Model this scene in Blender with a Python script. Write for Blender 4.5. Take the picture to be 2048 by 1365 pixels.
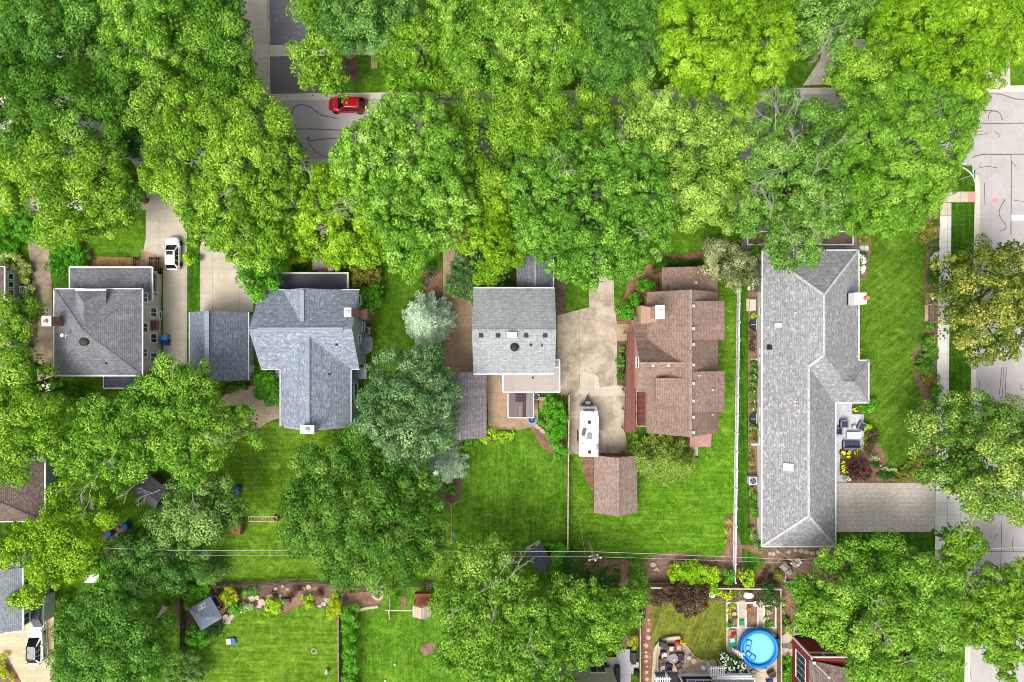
import bpy, math, random
import numpy as np
R = math.radians
scene = bpy.context.scene
for o in list(bpy.data.objects): bpy.data.objects.remove(o)
COL = scene.collection

# ------------------------------------------------------------------ camera, sky, sun, exposure
CH = 85.33                                   # flying height of the drone, metres; 16 photo pixels = 1 m on the ground
cam_d = bpy.data.cameras.new('camera'); cam = bpy.data.objects.new('camera', cam_d); COL.objects.link(cam)
cam.location = (0, 0, CH); cam.rotation_euler = (0, 0, 0)
cam_d.sensor_width = 36; cam_d.lens = 24; cam_d.clip_end = 6000; cam_d.clip_start = .5
scene.camera = cam
SUN_EL, SUN_AZ = R(58), R(215)               # soft light from the south-west (compass azimuth)
w = bpy.data.worlds.new('World'); scene.world = w; w.use_nodes = True
nt = w.node_tree; bg = nt.nodes['Background']
sky = nt.nodes.new('ShaderNodeTexSky'); sky.sky_type = 'NISHITA'; sky.sun_disc = False
sky.sun_elevation = SUN_EL; sky.sun_rotation = SUN_AZ; sky.air_density = 1.0; sky.dust_density = 4.0; sky.ozone_density = .6
hs = nt.nodes.new('ShaderNodeHueSaturation'); hs.inputs['Saturation'].default_value = .35
nt.links.new(sky.outputs[0], hs.inputs['Color']); nt.links.new(hs.outputs[0], bg.inputs[0]); bg.inputs[1].default_value = .15
sd = bpy.data.lights.new('sun', 'SUN'); sun = bpy.data.objects.new('sun', sd); COL.objects.link(sun)
sd.energy = 1.5; sd.angle = R(36); sd.color = (1, .975, .94)
_d = (math.sin(SUN_AZ)*math.cos(SUN_EL), math.cos(SUN_AZ)*math.cos(SUN_EL), math.sin(SUN_EL))
from mathutils import Vector
sun.rotation_euler = Vector(_d).to_track_quat('Z', 'Y').to_euler(); sun.location = (0, 0, 120)
vs = scene.view_settings; vs.view_transform = 'Standard'; vs.look = 'None'; vs.exposure = 0.6; vs.gamma = 1
scene.cycles.filter_width = .95; scene.cycles.max_bounces = 6; scene.cycles.diffuse_bounces = 3; scene.cycles.transparent_max_bounces = 4
scene.cycles.transmission_bounces = 3; scene.cycles.glossy_bounces = 2

def P(px, py, h=0.0):
    s = (CH-h)/CH/16
    return ((px-1024)*s, (682.5-py)*s)
def P3(px, py, h=0.0): return P(px, py, h) + (h,)
def PG(pts, h=0.0): return [P(a, b, h) for a, b in pts]
def on(px, py, f, h=3.0):                    # where a photo point meets the surface z = f(x, y)
    for _ in range(30):
        x, y = P(px, py, h); h = .5*h+.5*f(x, y)
    return (x, y, h)

# ------------------------------------------------------------------ mesh building
class MB:
    def __init__(s): s.v = []; s.f = []; s.mi = []; s.cur = 0
    def add(s, vs, fs):
        b = len(s.v); s.v += [tuple(p) for p in vs]; s.f += [tuple(b+i for i in f) for f in fs]; s.mi += [s.cur]*len(fs); return s
    def quad(s, *p): return s.add(p, [tuple(range(len(p)))])
    def box(s, x, y, z, sx, sy, sz, rz=0):    # x, y centre; z bottom
        c, n = math.cos(rz), math.sin(rz); q = []
        for dz in (0, sz):
            for ax, ay in ((-1, -1), (1, -1), (1, 1), (-1, 1)):
                a, b = ax*sx/2, ay*sy/2; q.append((x+a*c-b*n, y+a*n+b*c, z+dz))
        return s.add(q, [(3, 2, 1, 0), (4, 5, 6, 7), (0, 1, 5, 4), (1, 2, 6, 5), (2, 3, 7, 6), (3, 0, 4, 7)])
    def boxr(s, x0, x1, y0, y1, z0, z1): return s.box((x0+x1)/2, (y0+y1)/2, z0, abs(x1-x0), abs(y1-y0), z1-z0)
    def prism(s, pts, z0, z1):
        A = sum(pts[i-1][0]*pts[i][1]-pts[i][0]*pts[i-1][1] for i in range(len(pts)))
        if A < 0: pts = pts[::-1]
        n = len(pts); q = [(x, y, z0) for x, y in pts]+[(x, y, z1) for x, y in pts]
        return s.add(q, [tuple(range(n-1, -1, -1)), tuple(range(n, 2*n))]+[(i, (i+1) % n, n+(i+1) % n, n+i) for i in range(n)])
    def flat(s, pts, z):
        A = sum(pts[i-1][0]*pts[i][1]-pts[i][0]*pts[i-1][1] for i in range(len(pts)))
        if A < 0: pts = pts[::-1]
        return s.add([(x, y, z) for x, y in pts], [tuple(range(len(pts)))])
    def slab(s, pts, t):                      # sloping polygon thickened downwards
        A = sum(pts[i-1][0]*pts[i][1]-pts[i][0]*pts[i-1][1] for i in range(len(pts)))
        if A < 0: pts = pts[::-1]
        n = len(pts); q = [tuple(p) for p in pts]+[(p[0], p[1], p[2]-t) for p in pts]
        return s.add(q, [tuple(range(n)), tuple(range(2*n-1, n-1, -1))]+[(n+i, n+(i+1) % n, (i+1) % n, i) for i in range(n)])
    def bar(s, p, q, wd, ht):                 # rectangular bar, top centre line p-q
        p, q = Vector(p), Vector(q); d = (q-p).normalized(); a = d.cross(Vector((0, 0, 1)))
        a = a.normalized() if a.length > 1e-4 else Vector((1, 0, 0)); u = a.cross(d).normalized()
        r = []
        for e in (p, q):
            for x, z in ((-.5, -1), (.5, -1), (.5, 0), (-.5, 0)): r.append(e+a*x*wd+u*z*ht)
        return s.add(r, [(0, 1, 2, 3), (7, 6, 5, 4), (0, 4, 5, 1), (1, 5, 6, 2), (2, 6, 7, 3), (3, 7, 4, 0)])
    def cyl(s, p, q, r0, r1=None, n=10):
        r1 = r0 if r1 is None else r1; p, q = Vector(p), Vector(q); d = (q-p).normalized()
        a = d.orthogonal().normalized(); b = d.cross(a); r = []
        for e, rr in ((p, r0), (q, r1)):
            for i in range(n): t = 2*math.pi*i/n; r.append(e+(a*math.cos(t)+b*math.sin(t))*rr)
        return s.add(r, [tuple(range(n-1, -1, -1)), tuple(range(n, 2*n))]+[(i, (i+1) % n, n+(i+1) % n, n+i) for i in range(n)])
    def tube(s, pts, r, n=5):
        for i in range(len(pts)-1):
            r0 = r[i] if isinstance(r, (list, tuple)) else r; r1 = r[i+1] if isinstance(r, (list, tuple)) else r
            s.cyl(pts[i], pts[i+1], r0, r1, n)
        return s
    def loft(s, rings, cap=True, close=True):
        n = len(rings[0]); q = [p for r in rings for p in r]; fs = []
        for k in range(len(rings)-1):
            for i in range(n if close else n-1):
                j = (i+1) % n; fs.append((k*n+i, k*n+j, (k+1)*n+j, (k+1)*n+i))
        if cap: fs += [tuple(range(n-1, -1, -1)), tuple((len(rings)-1)*n+i for i in range(n))]
        return s.add(q, fs)
    def ball(s, x, y, z, rx, ry=None, rz=None, n=10, m=6):
        ry = ry or rx; rz = rz or rx
        rings = [[(x+rx*math.sin(math.pi*(k+.02)/(m+.04))*math.cos(2*math.pi*i/n), y+ry*math.sin(math.pi*(k+.02)/(m+.04))*math.sin(2*math.pi*i/n),
                   z-rz*math.cos(math.pi*(k+.02)/(m+.04))) for i in range(n)] for k in range(m+1)]
        return s.loft(rings)
    def lathe(s, x, y, prof, n=24):
        return s.loft([[(x+r*math.cos(2*math.pi*i/n), y+r*math.sin(2*math.pi*i/n), z) for i in range(n)] for r, z in prof], cap=False)
    def rot(s, rz, cx=0, cy=0, start=0):
        c, n = math.cos(rz), math.sin(rz)
        s.v[start:] = [(cx+(x-cx)*c-(y-cy)*n, cy+(x-cx)*n+(y-cy)*c, z) for x, y, z in s.v[start:]]; return s
    def stone(s, x, y, r, h, rng, n=7, z=0):  # irregular flat stone
        a0 = rng.random()*6.28; pts = []
        for i in range(n):
            a = a0+2*math.pi*i/n+rng.uniform(-.25, .25); q = r*rng.uniform(.75, 1.15); pts.append((q*math.cos(a), q*math.sin(a)*.85))
        return s.loft([[(x+a, y+b, z) for a, b in pts], [(x+a, y+b, z+h*.8) for a, b in pts], [(x+a*.86, y+b*.86, z+h) for a, b in pts]])
    def mesh(s, name, mats, smooth=False):
        me = bpy.data.meshes.new(name); me.from_pydata(s.v, [], s.f)
        for m in mats: me.materials.append(m)
        if len(mats) > 1: me.polygons.foreach_set('material_index', s.mi)
        if smooth: me.polygons.foreach_set('use_smooth', [True]*len(s.f))
        uv = me.uv_layers.new(name='UVMap').data; Z = Vector((0, 0, 1))
        for p in me.polygons:
            n = p.normal; u = Z.cross(n)
            u = u.normalized() if u.length > .02 else Vector((1, 0, 0)); v = n.cross(u)
            for li in p.loop_indices:
                co = me.vertices[me.loops[li].vertex_index].co; uv[li].uv = (co.dot(u), co.dot(v))
        return me

def link(name, me, parent=None, loc=(0, 0, 0)):
    o = bpy.data.objects.new(name, me); COL.objects.link(o); o.location = loc
    if parent is not None: o.parent = parent
    return o
def tag(o, label=None, cat=None, group=None, kind=None):
    if label: o['label'] = label
    if cat: o['category'] = cat
    if group: o['group'] = group
    if kind: o['kind'] = kind
    return o
def L_(m): return list(m) if isinstance(m, (list, tuple)) else [m]
class Thing:
    def __init__(s, name, label, cat, loc=(0, 0, 0), rz=0, group=None):
        s.o = bpy.data.objects.new(name, None); COL.objects.link(s.o); s.o.location = loc; s.o.rotation_euler = (0, 0, rz); s.loc = loc
        s.o.empty_display_size = .3; tag(s.o, label, cat, group)
    def part(s, name, mb, m, parent=None, world=True, smooth=False, label=None):
        if world: mb.v = [(x-s.loc[0], y-s.loc[1], z-s.loc[2]) for x, y, z in mb.v]
        o = link(name, mb.mesh(name, L_(m), smooth), parent or s.o)
        if label: o['label'] = label
        return o
def single(name, label, cat, mb, m, loc=None, group=None, smooth=False):
    if loc is None:
        xs, ys, zs = zip(*mb.v); loc = ((min(xs)+max(xs))/2, (min(ys)+max(ys))/2, min(zs))
    mb.v = [(x-loc[0], y-loc[1], z-loc[2]) for x, y, z in mb.v]
    return tag(link(name, mb.mesh(name, L_(m), smooth), None, loc), label, cat, group)
def struct(name, mb, m, label=None):
    o = link(name, mb.mesh(name, L_(m))); o['kind'] = 'structure'
    if label: o['label'] = label
    return o
def copy_thing(src, loc, rz, label, group=None):
    r = src.copy(); COL.objects.link(r); r.location = loc; r.rotation_euler = (0, 0, rz); r['label'] = label
    if group: r['group'] = group
    def rec(a, b):
        for ch in list(a.children):
            c = ch.copy(); COL.objects.link(c); c.parent = b; rec(ch, c)
    rec(src, r); return r

# ------------------------------------------------------------------ materials
def S(r, g, b):                               # sRGB 0-255 to linear
    f = lambda c: (c/255/12.92 if c < 10.3 else ((c/255+.055)/1.055)**2.4)
    return (f(r), f(g), f(b), 1)
class NT:
    def __init__(s, name):
        s.m = bpy.data.materials.new(name); s.m.use_nodes = True; s.t = s.m.node_tree; s.b = s.t.nodes['Principled BSDF']
        s.out = s.t.nodes['Material Output']; s.b.inputs['Specular IOR Level'].default_value = .3
    def n(s, ty, **k):
        x = s.t.nodes.new('ShaderNode'+ty)
        for a, v in k.items():
            if a in x.inputs: s.set(x.inputs[a], v)
            else: setattr(x, a, v)
        return x
    def set(s, inp, v):
        if isinstance(v, bpy.types.NodeSocket): s.t.links.new(v, inp)
        else: inp.default_value = v
    def co(s, k='Object'): return s.n('TexCoord').outputs[k]
    def noise(s, co, sc, det=3, rough=.55, dist=0):
        x = s.n('TexNoise'); s.set(x.inputs['Vector'], co); x.inputs['Scale'].default_value = sc; x.inputs['Detail'].default_value = det
        x.inputs['Roughness'].default_value = rough; x.inputs['Distortion'].default_value = dist; return x.outputs[0]
    def ramp(s, fac, *st):
        x = s.n('ValToRGB'); s.set(x.inputs[0], fac); e = x.color_ramp.elements
        while len(e) < len(st): e.new(.5)
        for i, (p, c) in enumerate(st): e[i].position = p; e[i].color = c if len(c) == 4 else tuple(c)+(1,)
        return x.outputs[0]
    def val(s, fac, a, b, p0=.3, p1=.7): return s.ramp(fac, (p0, (a, a, a, 1)), (p1, (b, b, b, 1)))
    def mix(s, fac, a, b, mode='MIX'):
        x = s.n('Mix', data_type='RGBA', blend_type=mode); s.set(x.inputs[0], fac); s.set(x.inputs[6], a); s.set(x.inputs[7], b); return x.outputs[2]
    def mul(s, a, b, fac=1.0): return s.mix(fac, a, b, 'MULTIPLY')
    def brick(s, co, c1, c2, mo, bw, rh, ms=.02, off=.5, bias=0):
        x = s.n('TexBrick', offset=off); s.set(x.inputs['Vector'], co)
        for k, v in (('Color1', c1), ('Color2', c2), ('Mortar', mo)): s.set(x.inputs[k], v)
        x.inputs['Scale'].default_value = 1; x.inputs['Mortar Size'].default_value = ms; x.inputs['Brick Width'].default_value = bw
        x.inputs['Row Height'].default_value = rh; x.inputs['Bias'].default_value = bias; x.inputs['Mortar Smooth'].default_value = .1; return x
    def bump(s, h, st=.4, d=.03):
        x = s.n('Bump'); s.set(x.inputs['Height'], h); x.inputs['Strength'].default_value = st; x.inputs['Distance'].default_value = d
        s.t.links.new(x.outputs[0], s.b.inputs['Normal'])
    def done(s, col, rough=.8, metal=0, spec=None):
        s.set(s.b.inputs['Base Color'], col); s.b.inputs['Roughness'].default_value = rough; s.b.inputs['Metallic'].default_value = metal
        if spec is not None: s.b.inputs['Specular IOR Level'].default_value = spec
        return s.m
def plain(name, c, rough=.6, metal=0, var=.12, sc=3.0, spec=None):
    t = NT(name); co = t.co(); v = t.val(t.noise(co, sc, 5), 1-var, 1+var*.6); return t.done(t.mul(c, v), rough, metal, spec)
def grass(name, c1, c2, c3, stripe=0, ang=0, sw=1.0, patch=.22):
    t = NT(name); co = t.co(); big = t.noise(co, patch, 4, .6); mid = t.noise(co, 1.3, 5, .65); fine = t.noise(co, 9, 4, .7); sp = t.noise(co, 3.2, 2, .9)
    c = t.mix(t.val(big, 0, 1, .36, .64), c1, c2)
    c = t.mix(t.val(mid, 0, .75, .42, .72), c, c3)
    if stripe:
        mp = t.n('Mapping'); t.set(mp.inputs['Vector'], co); mp.inputs['Rotation'].default_value = (0, 0, ang)
        wv = t.n('TexWave', wave_type='BANDS', bands_direction='X'); t.set(wv.inputs['Vector'], mp.outputs[0]); wv.inputs['Scale'].default_value = .314/sw
        wv.inputs['Distortion'].default_value = 1.2; wv.inputs['Detail'].default_value = 3; wv.inputs['Detail Scale'].default_value = 1.5
        c = t.mul(c, t.val(wv.outputs[1], 1-stripe, 1+stripe, .2, .8))
        w2 = t.n('TexNoise'); m2 = t.n('Mapping'); t.set(m2.inputs['Vector'], mp.outputs[0]); m2.inputs['Scale'].default_value = (3.2, .25, 1)
        t.set(w2.inputs['Vector'], m2.outputs[0]); w2.inputs['Scale'].default_value = 1; w2.inputs['Detail'].default_value = 3
        c = t.mul(c, t.val(w2.outputs[0], .82, 1.25, .35, .68))
    pt = t.noise(co, .55, 5, .7, .8); c = t.mix(t.val(pt, 0, .55, .52, .70), c, tuple(min(1, v*1.5) for v in c3[:3])+(1,)); c = t.mul(c, t.val(fine, .55, 1.5, .3, .72)); c = t.mul(c, t.val(sp, .8, 1.25, .35, .65))
    dry = t.noise(co, .8, 5, .7, 1.2); c = t.mix(t.val(dry, 0, .45, .60, .74), c, S(150, 142, 84))
    vo = t.n('TexVoronoi', feature='F1'); t.set(vo.inputs['Vector'], co); vo.inputs['Scale'].default_value = .55; c = t.mix(t.ramp(vo.outputs[0], (0, (.7, .7, .7, 1)), (.055, (0, 0, 0, 1))), c, S(206, 214, 160))
    t.bump(fine, .8, .08); return t.done(c, .9, 0, .1)
def soil(name, c1, c2, sc=5):
    t = NT(name); co = t.co(); n = t.noise(co, sc, 6, .75); m = t.noise(co, .8, 4); f = t.noise(co, 14, 3, .8)
    c = t.mix(t.val(n, 0, 1, .35, .68), c1, c2); c = t.mul(c, t.val(m, .68, 1.3)); c = t.mul(c, t.val(f, .45, 1.7, .32, .72)); t.bump(f, .9, .06); return t.done(c, .95, 0, .1)
def concrete(name, c, stain, jw=3.2, jh=3.2, st=.5, joint=.45):
    t = NT(name); uv = t.co('UV'); co = t.co(); n1 = t.noise(co, .35, 5, .65); n2 = t.noise(co, 1.6, 6, .7); f = t.noise(co, 20, 3, .7)
    b = t.brick(uv, (1, 1, 1, 1), (.90, .90, .90, 1), (joint, joint, joint*.95, 1), jw, jh, .02, 0)
    n3 = t.noise(co, .75, 4, .6, 1.5); lite = tuple(min(1, v*1.14) for v in c[:3])+(1,); k = t.mix(t.val(n3, 0, st*.8, .5, .62), c, lite); k = t.mix(t.val(n1, 0, st, .42, .68), k, stain); k = t.mix(t.val(n2, 0, st*.8, .52, .72), k, stain); k = t.mul(k, b.outputs[0]); k = t.mul(k, t.val(f, .9, 1.08))
    t.bump(f, .25, .01); return t.done(k, .88, 0, .2)
def pavers(name, c1, c2, mo, bw=.3, rh=.15, var=.3):
    t = NT(name); uv = t.co('UV'); co = t.co(); b = t.brick(uv, c1, c2, mo, bw, rh, .012, .5, 0)
    n = t.noise(co, .4, 5, .6); k = t.mul(b.outputs[0], t.val(n, 1-var, 1+var*.5)); s = t.noise(co, 4, 4, .7); k = t.mul(k, t.val(s, .85, 1.2)); t.bump(b.outputs[1], .3, .01); return t.done(k, .85, 0, .2)
def shingle(name, c1, c2, dark, bw=.32, rh=.19, var=.18, fleck=None, streak=0.0):
    t = NT(name); uv = t.co('UV'); co = t.co()
    b = t.brick(uv, c1, c2, dark, bw, rh, .016, .5, 0)
    mp = t.n('Mapping'); t.set(mp.inputs['Vector'], uv); mp.inputs['Scale'].default_value = (3.4, 6.0, 1)
    wn = t.n('TexVoronoi', feature='F1', distance='CHEBYCHEV'); t.set(wn.inputs['Vector'], mp.outputs[0]); wn.inputs['Scale'].default_value = 1; wn.inputs['Randomness'].default_value = .8
    sep = t.n('SeparateColor'); t.set(sep.inputs[0], wn.outputs['Color'])
    k = t.mul(b.outputs[0], t.val(sep.outputs[0], .84, 1.17, .05, .95))
    if fleck: k = t.mix(t.val(sep.outputs[1], 0, .5, .8, .92), k, fleck)
    n = t.noise(co, .3, 5, .65); k = t.mul(k, t.val(n, 1-var, 1+var*.7, .32, .68)); f = t.noise(co, 22, 3, .7); k = t.mul(k, t.val(f, .9, 1.1))
    if streak:
        m2 = t.n('Mapping'); t.set(m2.inputs['Vector'], uv); m2.inputs['Scale'].default_value = (.9, .12, 1)
        q = t.noise(m2.outputs[0], 1, 4, .6); k = t.mul(k, t.val(q, 1-streak, 1.05, .35, .6))
    t.bump(b.outputs[0], .5, .02); return t.done(k, .9, 0, .15)
def boards(name, c1, c2, gap, rh=.14, var=.25, bw=4.0):
    t = NT(name); uv = t.co('UV'); co = t.co(); b = t.brick(uv, c1, c2, gap, bw, rh, .012, .37, 0)
    n = t.noise(co, 1.2, 5, .7); k = t.mul(b.outputs[0], t.val(n, 1-var, 1+var*.6)); t.bump(b.outputs[0], .4, .015); return t.done(k, .75, 0, .25)
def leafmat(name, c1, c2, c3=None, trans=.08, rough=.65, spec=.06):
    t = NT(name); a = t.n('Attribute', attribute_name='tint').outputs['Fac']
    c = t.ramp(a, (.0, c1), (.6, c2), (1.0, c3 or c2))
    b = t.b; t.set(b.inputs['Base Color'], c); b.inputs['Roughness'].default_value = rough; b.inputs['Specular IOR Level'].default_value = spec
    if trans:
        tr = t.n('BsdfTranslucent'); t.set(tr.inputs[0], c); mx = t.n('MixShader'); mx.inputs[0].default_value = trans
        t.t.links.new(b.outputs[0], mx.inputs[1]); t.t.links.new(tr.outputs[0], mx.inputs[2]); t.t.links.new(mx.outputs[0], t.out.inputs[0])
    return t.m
def glassy(name, c, rough=.08): return plain(name, c, rough, 0, .05, 2, .6)
M = {}
# ------------------------------------------------------------------ foliage
rs = np.random.default_rng(7)
def unit(v): return v/np.maximum(np.linalg.norm(v, axis=1, keepdims=True), 1e-6)
def leaf_mesh(name, pos, nor, tan, L, W, tint, m):
    n = len(pos); nor = unit(nor); tan = unit(tan-nor*(tan*nor).sum(1, keepdims=True)); bi = np.cross(nor, tan)
    L = L[:, None]; W = W[:, None]
    v = np.empty((n, 4, 3), np.float32)
    v[:, 0] = pos-tan*L*.5; v[:, 1] = pos+bi*W*.5+nor*W*.12; v[:, 2] = pos+tan*L*.5; v[:, 3] = pos-bi*W*.5+nor*W*.12
    me = bpy.data.meshes.new(name); me.vertices.add(n*4); me.vertices.foreach_set('co', v.ravel())
    me.loops.add(n*4); me.loops.foreach_set('vertex_index', np.arange(n*4, dtype=np.int32))
    me.polygons.add(n); me.polygons.foreach_set('loop_start', np.arange(n, dtype=np.int32)*4)
    try: me.polygons.foreach_set('loop_total', np.full(n, 4, np.int32))
    except Exception: pass
    a = me.attributes.new('tint', 'FLOAT', 'FACE'); a.data.foreach_set('value', np.clip(tint, 0, 1).astype(np.float32))
    me.materials.append(m); me.update(calc_edges=True); return me
def rdir(n, zmin=-1.0):
    z = rs.uniform(zmin, 1, n); t = rs.uniform(0, 2*np.pi, n); r = np.sqrt(np.maximum(0, 1-z*z)); return np.stack([r*np.cos(t), r*np.sin(t), z], 1)
# species: clump radius, leaves per m2 of clump, leaf length, width, lobe fill, look
SP = {
 'maple':  dict(cr=.80, ld=52, L=.235, W=.165, fill=1.0, up=.2, jit=.55),
 'silver': dict(cr=.50, ld=54, L=.30, W=.145, fill=1.15, up=.15, jit=.5),
 'locust': dict(cr=.58, ld=48, L=.38, W=.115, fill=1.15, up=.35, jit=.5),
 'oak':    dict(cr=.60, ld=58, L=.20, W=.15, fill=1.1, up=.15, jit=.5),
 'loose':  dict(cr=.62, ld=44, L=.25, W=.165, fill=.9, up=.25, jit=.65),
 'shrub':  dict(cr=.28, ld=85, L=.17, W=.12, fill=1.5, up=.3, jit=.6),
 'fine':   dict(cr=.2, ld=100, L=.13, W=.09, fill=1.5, up=.3, jit=.7),
 'flat':   dict(cr=.30, ld=30, L=.28, W=.10, fill=1.0, up=.2, jit=.9),
}
def foliage(lobes, sp, zmin=-.3, inner=True):
    lobes = np.array(lobes, float); C = []; CR = []; CT = []
    for i, (x, y, z, r, rz) in enumerate(lobes):
        cr = min(sp['cr'], r*.5); n = max(4, int(sp['fill']*.62*(1-zmin)*2*np.pi*r*r*(.4+.6*rz/r)/(np.pi*cr*cr)))
        d = rdir(n, zmin); k = rs.uniform(.72, 1.0, n)[:, None]
        p = np.array([x, y, z])+d*k*np.array([r, r, rz])
        keep = np.ones(n, bool)
        for j, (a, b, c, q, qz) in enumerate(lobes):
            if j != i: keep &= (((p-[a, b, c])/[q, q, qz])**2).sum(1) > .42
        p = p[keep]; C.append(p); CR.append(cr*np.clip(np.exp(rs.normal(-.08, .38, len(p))), .4, 1.7)); CT.append(rs.normal(0, .12, len(p))+rs.normal(0, .09))
    C = np.concatenate(C); CR = np.concatenate(CR); CT = np.concatenate(CT)
    cnt = np.maximum(4, (sp['ld']*1.35*2*np.pi*CR**2).astype(int)); idx = np.repeat(np.arange(len(C)), cnt); n = len(idx)
    an = np.stack([rs.uniform(.7, 1.35, len(C)), rs.uniform(.7, 1.35, len(C)), rs.uniform(.6, .95, len(C))], 1)
    d = rdir(n, -.35); pos = C[idx]+d*(CR[idx]*(1.12-.5*rs.random(n)**1.8+.12*np.sin(d[:, 0]*7+idx)*np.cos(d[:, 1]*6+idx*2)))[:, None]*an[idx]
    nor = d*1.0+rs.normal(0, sp['jit']*.6, (n, 3))+[0, 0, sp['up']]
    tan = d*[1, 1, .3]+rs.normal(0, .6, (n, 3)); s = rs.uniform(.55, 1.35, n)
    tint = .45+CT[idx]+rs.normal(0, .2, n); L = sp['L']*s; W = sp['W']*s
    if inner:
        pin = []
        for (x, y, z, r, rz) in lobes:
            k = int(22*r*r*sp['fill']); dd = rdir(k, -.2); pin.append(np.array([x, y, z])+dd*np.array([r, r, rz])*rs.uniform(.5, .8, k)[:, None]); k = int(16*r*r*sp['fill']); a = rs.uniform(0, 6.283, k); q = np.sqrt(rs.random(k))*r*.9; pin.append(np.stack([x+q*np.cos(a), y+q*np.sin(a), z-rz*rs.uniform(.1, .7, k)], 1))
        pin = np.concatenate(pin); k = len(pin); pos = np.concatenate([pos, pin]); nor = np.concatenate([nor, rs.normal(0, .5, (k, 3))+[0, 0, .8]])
        tan = np.concatenate([tan, rs.normal(0, 1, (k, 3))]); L = np.concatenate([L, np.full(k, sp['L']*1.5)]); W = np.concatenate([W, np.full(k, sp['W']*1.8)]); tint = np.concatenate([tint, rs.uniform(0, .3, k)])  # inner leaves get dark tints only: crevice shade put into the leaf colour
    keep = pos[:, 2] > .05
    return pos[keep], nor[keep], tan[keep], L[keep], W[keep], tint[keep]
BARK = None
def limbs(mb, base, lobes, H, r0, rng, spread=1.0):
    fork = (base[0], base[1], H*.34); mb.tube([base, (base[0]+rng.uniform(-.1, .1), base[1]+rng.uniform(-.1, .1), H*.17), fork], [r0*1.25, r0*.95, r0*.8], 8)
    for (x, y, z, r, rz) in lobes:
        m = ((fork[0]*.5+x*.5)+rng.uniform(-.5, .5), (fork[1]*.5+y*.5)+rng.uniform(-.5, .5), fork[2]*.5+z*.5-.6)
        mb.tube([fork, m, (x, y, z+.2*rz)], [r0*.5, r0*.32, r0*.1], 6)
        for k in range(3):
            a = rng.uniform(0, 6.28); e = (x+.75*r*math.cos(a), y+.75*r*math.sin(a), z+.35*rz*rng.uniform(.2, 1.2)); mb.tube([(m[0]*.4+x*.6, m[1]*.4+y*.6, m[2]*.4+z*.6), e], [r0*.18, .025], 5)
def twigs(mb, p, ang, ln, rng, lev=0, z=0.1):
    x, y, h = p; n = 3; r = [.042, .03, .02, .013][lev]
    q = (x+math.cos(ang)*ln, y+math.sin(ang)*ln, h+z*ln); m = ((x+q[0])/2+rng.uniform(-.1, .1)*ln, (y+q[1])/2+rng.uniform(-.1, .1)*ln, (h+q[2])/2+.05)
    mb.tube([p, m, q], [r, r*.8, r*.6], 4)
    if lev < 3:
        for k in range(n): twigs(mb, m if k == 0 else q, ang+rng.uniform(-.9, .9), ln*rng.uniform(.4, .7), rng, lev+1, z)
def to_lobes(L2, H, flat=.42, low=.45, sh=.04):
    cx = sum(a*r*r for a, b, r in L2)/sum(r*r for a, b, r in L2); cy = sum(b*r*r for a, b, r in L2)/sum(r*r for a, b, r in L2)
    Rm = max(math.hypot(a-cx, b-cy)+r for a, b, r in L2); out = []
    for a, b, r in L2:
        d = math.hypot(a-cx, b-cy)/Rm; z = H*(1-low*d**2.4)*.98
        rr = max(r/16*(CH-z)/CH*1.04-sh, .3); rz = min(rr*.95, H*flat); zc = max(z-rz, rz*.45); x, y = P(a, b, zc+rz*.4); out.append((x, y, zc, rr, rz))
    return out, P(cx, cy, H*.62)
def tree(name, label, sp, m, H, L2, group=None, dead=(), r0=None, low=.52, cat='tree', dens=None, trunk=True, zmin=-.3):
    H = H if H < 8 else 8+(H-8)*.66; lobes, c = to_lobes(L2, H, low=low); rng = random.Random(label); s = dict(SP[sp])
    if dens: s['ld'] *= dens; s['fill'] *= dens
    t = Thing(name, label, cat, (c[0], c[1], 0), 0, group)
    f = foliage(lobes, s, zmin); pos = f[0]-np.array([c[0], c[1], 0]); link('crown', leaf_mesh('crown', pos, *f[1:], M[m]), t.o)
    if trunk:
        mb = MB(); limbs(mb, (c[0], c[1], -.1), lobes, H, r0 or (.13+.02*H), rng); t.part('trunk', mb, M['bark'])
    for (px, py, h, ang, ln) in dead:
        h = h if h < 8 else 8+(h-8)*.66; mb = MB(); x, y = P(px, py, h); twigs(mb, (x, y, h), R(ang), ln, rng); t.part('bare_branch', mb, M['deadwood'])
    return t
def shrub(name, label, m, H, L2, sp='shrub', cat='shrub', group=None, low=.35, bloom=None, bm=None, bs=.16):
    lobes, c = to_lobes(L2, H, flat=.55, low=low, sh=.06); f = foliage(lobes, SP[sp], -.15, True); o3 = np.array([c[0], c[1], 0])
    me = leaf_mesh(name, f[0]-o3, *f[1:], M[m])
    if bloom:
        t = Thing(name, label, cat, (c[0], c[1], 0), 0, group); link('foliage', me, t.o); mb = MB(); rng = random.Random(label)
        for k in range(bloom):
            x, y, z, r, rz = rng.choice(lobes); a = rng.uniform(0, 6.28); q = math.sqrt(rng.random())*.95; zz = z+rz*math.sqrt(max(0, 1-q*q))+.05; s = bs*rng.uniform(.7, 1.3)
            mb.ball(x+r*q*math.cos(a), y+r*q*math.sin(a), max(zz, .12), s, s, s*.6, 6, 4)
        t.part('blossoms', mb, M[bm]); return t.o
    return tag(link(name, me, None, (c[0], c[1], 0)), label, cat, group)
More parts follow.
